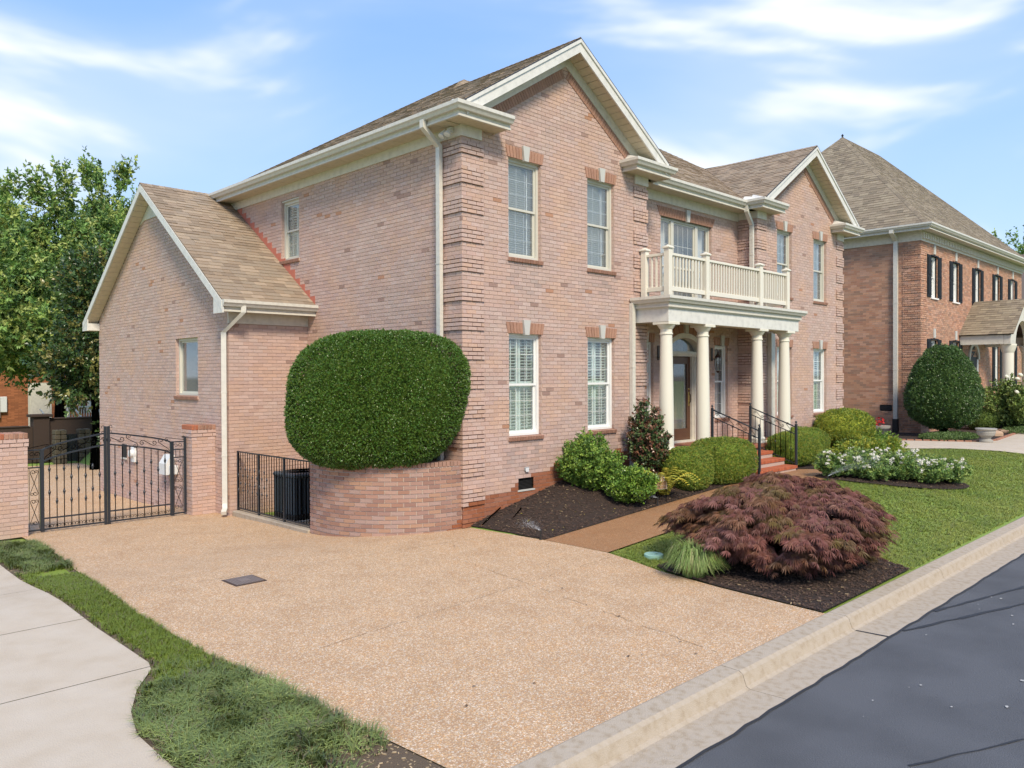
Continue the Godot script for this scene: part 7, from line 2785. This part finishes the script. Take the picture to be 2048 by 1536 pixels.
	for i in 9:
		tk.lathe(Transform3D(Basis(Vector3.RIGHT, rng.randf()), Vector3(rng.randf_range(-0.9, 0.7), rng.randf_range(1.5, 2.25), rng.randf_range(-0.3, 0.8))), [Vector2(0, -0.07), Vector2(0.10, 0), Vector2(0.09, 0.05), Vector2(0, 0.08)], 8, Color(0.78, 0.76, 0.62))
	part(o, "blossoms", tk, M.petal, true)
	for i in 3:
		o = thing("boxwood_row_ball", Vector3([26.2, 28.4, 30.2][i], 0.46, [1.2, 2.5, 2.6][i]), ["dark round boxwood behind the flowering shrub", "round boxwood under the neighbouring porch railing", "round boxwood at the far side of the neighbouring porch steps"][i], "shrub", "boxwoods along the neighbouring porch")
		clipped(o, Vector3(0, 0.42, 0), Vector3(0.75, 0.45, 0.6), 2.4, Basis(), 3200, 0.055, [Color(0.080, 0.136, 0.029), Color(0.120, 0.192, 0.035), Color(0.176, 0.240, 0.045)], null, 0.05, 133 + i)
	rng.seed = 140
	for q in [[20.6, 1.6, 3.0, 0.8, "low green juniper mat along the curved brick edging by the stone urn"], [26.0, 2.9, 3.4, 0.9, "spreading green ground cover before the neighbouring porch"], [18.9, -0.6, 0.9, 0.7, "small patch of ground cover beside the neighbouring downspout"], [30.0, 2.9, 3.0, 0.8, "spreading green ground cover past the neighbouring porch"]]:
		var ts := []
		var cs := []
		for i in 2600:
			var a := rng.randf() * TAU
			var rr := sqrt(rng.randf())
			var pz := Vector3(cos(a) * rr * q[2] * 0.5, 0.10 * (1.0 - rr * rr) + rng.randf() * 0.06, sin(a) * rr * q[3])
			ts.append(Transform3D(aim((Vector3.UP + rand_dir()).normalized()).scaled(Vector3.ONE * rng.randf_range(0.06, 0.11)), pz))
			cs.append(jit(Color(0.10, 0.165, 0.04), 0.3))
		var gc := thing("ground_cover", Vector3(q[0], 0.47, q[1]), q[4], "ground cover", "ground cover beside the neighbouring path")
		swarm(gc, "foliage", sprig(6, 0.6, 0.3, 0.9, 141), M.leaf, ts, cs)

# ------------------------------------------------------------------ small things
func text_mesh(s: String, size: float, depth: float, serif := false) -> TextMesh:
	var t := TextMesh.new()
	var f := SystemFont.new()
	f.font_names = PackedStringArray(["Droid Serif" if serif else "Droid Sans"])
	t.font = f
	t.text = s
	t.font_size = 64
	t.pixel_size = size / 64.0
	t.depth = depth
	return t

func make_small() -> void:
	# house number sign
	var s := thing("house_number_sign", Vector3(3.62, 0.205, 1.60), "small tan house number sign reading 111 on two stakes", "sign", "", -0.30)
	var tan := mat("sign_tan", lin(0.30, 0.185, 0.10), 0.6)
	var edge := mat("sign_edge", lin(0.68, 0.64, 0.56), 0.5)
	var out := PackedVector2Array([Vector2(-0.14, 0.26), Vector2(0.14, 0.26), Vector2(0.14, 0.40), Vector2(0.10, 0.42)])
	for i in 9:
		var a := PI * i / 8
		out.append(Vector2(0.09 * cos(a), 0.45 + 0.09 * sin(a)))
	out.append_array(PackedVector2Array([Vector2(-0.10, 0.42), Vector2(-0.14, 0.40)]))
	var b := MB.new()
	b.prism(Transform3D(), out, -0.008, 0.004)
	part(s, "border_plate", b, edge)
	var inn := PackedVector2Array()
	for p in out:
		inn.append((p - Vector2(0, 0.38)) * 0.93 + Vector2(0, 0.38))
	b = MB.new()
	b.prism(Transform3D(), inn, 0.004, 0.008)
	part(s, "plate", b, tan)
	var tx := part(s, "number", text_mesh("111", 0.115, 0.004, true), edge)
	tx.position = Vector3(0, 0.455, 0.0105)
	b = MB.new()
	# the small line below is worn beyond reading: faint strokes
	rng.seed = 200
	var x := -0.10
	while x < 0.10:
		var w := rng.randf_range(0.006, 0.013)
		b.bx(Vector3(x, 0.318, 0.008), Vector3(x + w, 0.318 + rng.randf_range(0.012, 0.026), 0.010))
		x += w + rng.randf_range(0.004, 0.011)
	part(s, "worn_lettering", b, mat("worn_letter", lin(0.46, 0.36, 0.26), 0.6), true)
	for q in [-0.125, 0.125]:
		b = MB.new()
		b.tube(v3([Vector3(q, -0.05, -0.002), Vector3(q, 0.27, -0.002)]), 0.007, 0.007, 8)
		part(s, "stake", b, edge)
	# sprinklers and their spray
	rng.seed = 201
	var drop := SphereMesh.new()
	drop.radius = 0.5
	drop.height = 1.0
	drop.radial_segments = 5
	drop.rings = 3
	var wm := mat("spray", Color(0.95, 0.97, 1.0, 0.5), 0.3)
	wm.transparency = BaseMaterial3D.TRANSPARENCY_ALPHA
	for q in [[Vector3(0.24, 0.0, 1.62), Vector3(-0.15, 0.55, -1.0), 0.42, "black pop-up sprinkler head at the corner of path and drive", 900], [Vector3(3.42, 0.19, 1.66), Vector3(-0.9, 0.35, -0.55), 0.6, "black pop-up sprinkler head beside the house number sign", 1100], [Vector3(7.35, 0.37, 3.2), Vector3(0.8, 0.42, 0.45), 1.4, "black pop-up sprinkler head spraying the white roses", 2600]]:
		var o := thing("sprinkler", q[0], q[3], "sprinkler", "pop-up sprinklers")
		b = MB.new()
		b.lathe(Transform3D(), [Vector2(0.028, -0.02), Vector2(0.028, 0.01), Vector2(0.013, 0.015), Vector2(0.013, 0.11), Vector2(0.02, 0.115), Vector2(0.02, 0.15), Vector2(0.0, 0.152)], 12)
		part(o, "riser", b, M.black_plastic)
		var ts := []
		var cs := []
		var d: Vector3 = q[1].normalized()
		var len: float = q[2]
		for i in q[4]:
			var t := rng.randf()
			var a := rng.randfn(0, 0.22) if len > 1.0 else rng.randfn(0, 0.4)
			var dd := d.rotated(Vector3.UP, a)
			var p := Vector3(0, 0.14, 0) + dd * t * len + Vector3.DOWN * t * t * len * 0.22 + rand_dir() * 0.05 * t * (1.0 + len)
			ts.append(Transform3D(Basis().scaled(Vector3.ONE * rng.randf_range(0.002, 0.0045)), p))
			cs.append(Color.WHITE)
		swarm(o, "spray", drop, wm, ts, cs)
	# drain grate in the drive
	var gr := thing("drain_grate", Vector3(-4.33, drive_y(0.65) + 0.002, 0.65), "square rusty grey drain grate set in the drive", "drain", "", 0.0)
	bxp(gr, "frame", Vector3(-0.21, -0.01, -0.21), Vector3(0.21, 0.006, 0.21), M.bronze, 0.002)
	var rust := mat("rusty_iron", lin(0.20, 0.16, 0.145), 0.8)
	grain(rust, M.soft, 0.3)
	for i in 11:
		bxp(gr, "bar", Vector3(-0.185 + 0.034 * i, 0.005, -0.185), Vector3(-0.185 + 0.034 * i + 0.024, 0.012, 0.185), rust)
	bxp(gr, "centre_plate", Vector3(-0.07, 0.006, -0.07), Vector3(0.07, 0.015, 0.07), rust)
	# valve box lid
	var vb := thing("valve_box_lid", Vector3(0.52, 0.012, 3.62), "pale green plastic valve box lid sunk in the grass", "valve box")
	b = MB.new()
	b.lathe(Transform3D(), [Vector2(0.14, -0.03), Vector2(0.14, 0.022), Vector2(0.13, 0.030), Vector2(0, 0.032)], 24)
	part(vb, "lid", b, mat("valve_green", lin(0.30, 0.50, 0.42), 0.75))
	b = MB.new()
	b.cbox(Transform3D(Basis(), Vector3(0.02, 0.038, 0.03)), Vector3(0.10, 0.012, 0.02), 0.004)
	part(vb, "grip", b, M.valve_green)
	# two conduits across the corner of the bed
	for i in 2:
		var o := thing("bed_conduit", Vector3(0.22 + 0.24 * i, 0.055, 0.12 + 0.34 * i), ["thin brown conduit leaning on the bed next to the wall", "thin brown conduit lying across the mulch away from the wall"][i], "conduit", "conduits at the corner of the bed")
		b = MB.new()
		b.tube(v3([Vector3(0, 0.0, 0.12), Vector3(0.30, 0.10, 0.02), Vector3(0.62, 0.21, -0.06 - 0.05 * i)]), 0.013, 0.013, 8)
		part(o, "pipe", b, mat("conduit_brown%d" % i, lin(0.30, 0.17, 0.09), 0.7))
	# fallen leaves and twigs
	rng.seed = 210
	var yl := MB.new()
	leaf_into(yl, Transform3D(), 1.0, 0.6, 0.15, -0.1)
	var ym := yl.mesh()
	var ycol := [mat("yellow_leaf", lin(0.50, 0.42, 0.05), 0.7), mat("brown_leaf", lin(0.13, 0.08, 0.045), 0.8)]
	for i in 34:
		var on_bed := i < 22
		var p := Vector2(rng.randf_range(0.4, 2.6), rng.randf_range(0.5, 1.6)) if on_bed else Vector2(rng.randf_range(-5.0, -0.4), rng.randf_range(1.0, 6.3))
		var y := (ground_y(p.x, p.y) + 0.03) if on_bed else drive_y(p.y) + 0.008
		var o := part(self, numbered("fallen_leaf"), ym, ycol[0 if on_bed and i % 3 else 1])
		tag(o, "small yellow leaf fallen on the mulch by the wall" if on_bed and i % 3 else ("small brown leaf fallen on the mulch by the wall" if on_bed else "small dark leaf lying on the tan drive"), "leaf", "leaves fallen on the mulch" if on_bed else "leaves fallen on the drive")
		o.transform = Transform3D(Basis(Vector3.UP, rng.randf() * TAU).scaled(Vector3.ONE * rng.randf_range(0.028, 0.055)), Vector3(p.x, y, p.y))
	# pots and urn by the neighbour
	var urn := thing("stone_urn", Vector3(19.75, 0.47, 2.95), "weathered grey stone urn at the edge of the neighbouring path", "urn")
	b = MB.new()
	b.lathe(Transform3D(), [Vector2(0.20, 0), Vector2(0.20, 0.06), Vector2(0.13, 0.10), Vector2(0.15, 0.15), Vector2(0.24, 0.22), Vector2(0.27, 0.32), Vector2(0.26, 0.36), Vector2(0.31, 0.40), Vector2(0.31, 0.44), Vector2(0.25, 0.44), Vector2(0, 0.40)], 24)
	part(urn, "bowl", b, M.stone_grey)
	var pot := thing("geranium_pot", Vector3(20.2, 0.47, -0.55), "pale stone pot of red geraniums by the neighbouring downspout", "flower pot")
	b = MB.new()
	b.lathe(Transform3D(), [Vector2(0.14, 0), Vector2(0.2, 0.1), Vector2(0.36, 0.28), Vector2(0.38, 0.36), Vector2(0.33, 0.36), Vector2(0, 0.34)], 20)
	part(pot, "bowl", b, M.stone_grey)
	b = MB.new()
	for i in 40:
		var p := rand_dir() * 0.17 + Vector3(0, 0.47, 0)
		leaf_into(b, Transform3D(aim(rand_dir()).scaled(Vector3.ONE * 0.10), p), 1.0, 0.9)
	part(pot, "blossoms", b, mat("geranium_red", lin(0.52, 0.02, 0.02), 0.6), true)
	var bench := thing("stone_bench", Vector3(18.7, 0.47, -1.5), "low grey stone bench against the neighbouring side wall", "bench", "", 0.6)
	bxp(bench, "seat", Vector3(-1.0, 0.34, -0.2), Vector3(1.0, 0.46, 0.2), M.stone_grey, 0.02)
	for sx in [-0.7, 0.7]:
		bxp(bench, "leg", Vector3(sx - 0.1, 0, -0.16), Vector3(sx + 0.1, 0.34, 0.16), M.stone_grey, 0.015)
	var stones := [[23.6, 2.3], [24.2, 2.1], [24.8, 2.3], [23.0, 2.4], [25.2, 2.2]]
	for i in 5:
		b = MB.new()
		b.cbox(Transform3D(Basis(Vector3.UP, rng.randf()), Vector3(0, 0.06, 0)), Vector3(rng.randf_range(0.4, 0.7), rng.randf_range(0.08, 0.15), 0.3), 0.02, jit(Color(0.48, 0.33, 0.22), 0.15))
		var o := part(self, numbered("flat_stone"), b, M.chip)
		tag(o, "flat tan flagstone lying on the mulch by the clipped holly", "stone", "flagstones by the holly")
		o.position = Vector3(stones[i][0], 0.46, stones[i][1])
	# brick edging of the neighbouring path
	var ed := thing("brick_edging", Vector3(0, 0, 0), "curved red brick edging between the neighbouring path and its bed", "edging")
	var pth := [Vector2(18.2, -0.6), Vector2(18.6, 0.4), Vector2(19.6, 2.6), Vector2(20.6, 3.0), Vector2(24, 2.7), Vector2(28, 2.4)]
	for i in pth.size() - 1:
		var L := (pth[i + 1] as Vector2).distance_to(pth[i])
		var n := int(L / 0.22)
		for k in n:
			var p: Vector2 = pth[i].lerp(pth[i + 1], (k + 0.5) / n)
			var d: Vector2 = (pth[i + 1] - pth[i]).normalized()
			b = MB.new()
			b.cbox(Transform3D(Basis(Vector3(d.x, 0, d.y), Vector3.UP, Vector3(-d.y, 0, d.x)), Vector3(p.x, ground_y(p.x, p.y) + 0.02, p.y)), Vector3(0.205, 0.05, 0.11), 0.006, jit(Color(0.40, 0.20, 0.13), 0.15))
			part(ed, "brick", b, M.brick)

func stage(s: String) -> void:
	print(Time.get_ticks_msec(), " ", s)

func _ready() -> void:
	tone.seed = 4
	tone.frequency = 0.9
	rng.seed = 1
	setup()
	make_materials()
	make_ground()
	stage("ground")
	make_house()
	stage("house")
	brick_pillar(Vector3(-2.05, -0.20, -6.05), 1.76, "brick gate pillar built against the wing of the house")
	brick_pillar(Vector3(-5.50, -0.20, -6.05), 1.76, "free-standing brick gate pillar at the end of the grass verge")
	gate_leaf(Vector3(-5.22, -0.20, -6.05), 1.0, 0.25, 1.36, "black wrought iron gate leaf hinged to the free-standing pillar")
	gate_leaf(Vector3(-2.34, -0.20, -6.05), -1.0, 0.27, 1.50, "black wrought iron gate leaf hinged to the pillar at the house")
	stair_rail(7.0, "black iron stair railing beside the larger boxwood ball")
	stair_rail(8.75, "black iron stair railing beside the yellow-green boxwood mound")
	make_planter()
	make_fence()
	make_condenser()
	stage("iron")
	make_neighbour()
	stage("neighbour")
	make_backdrop()
	make_trees()
	stage("trees")
	make_hedge()
	stage("hedge")
	make_shrubs()
	make_maple()
	stage("shrubs")
	make_grass()
	stage("grass")
	make_small()
	stage("end")
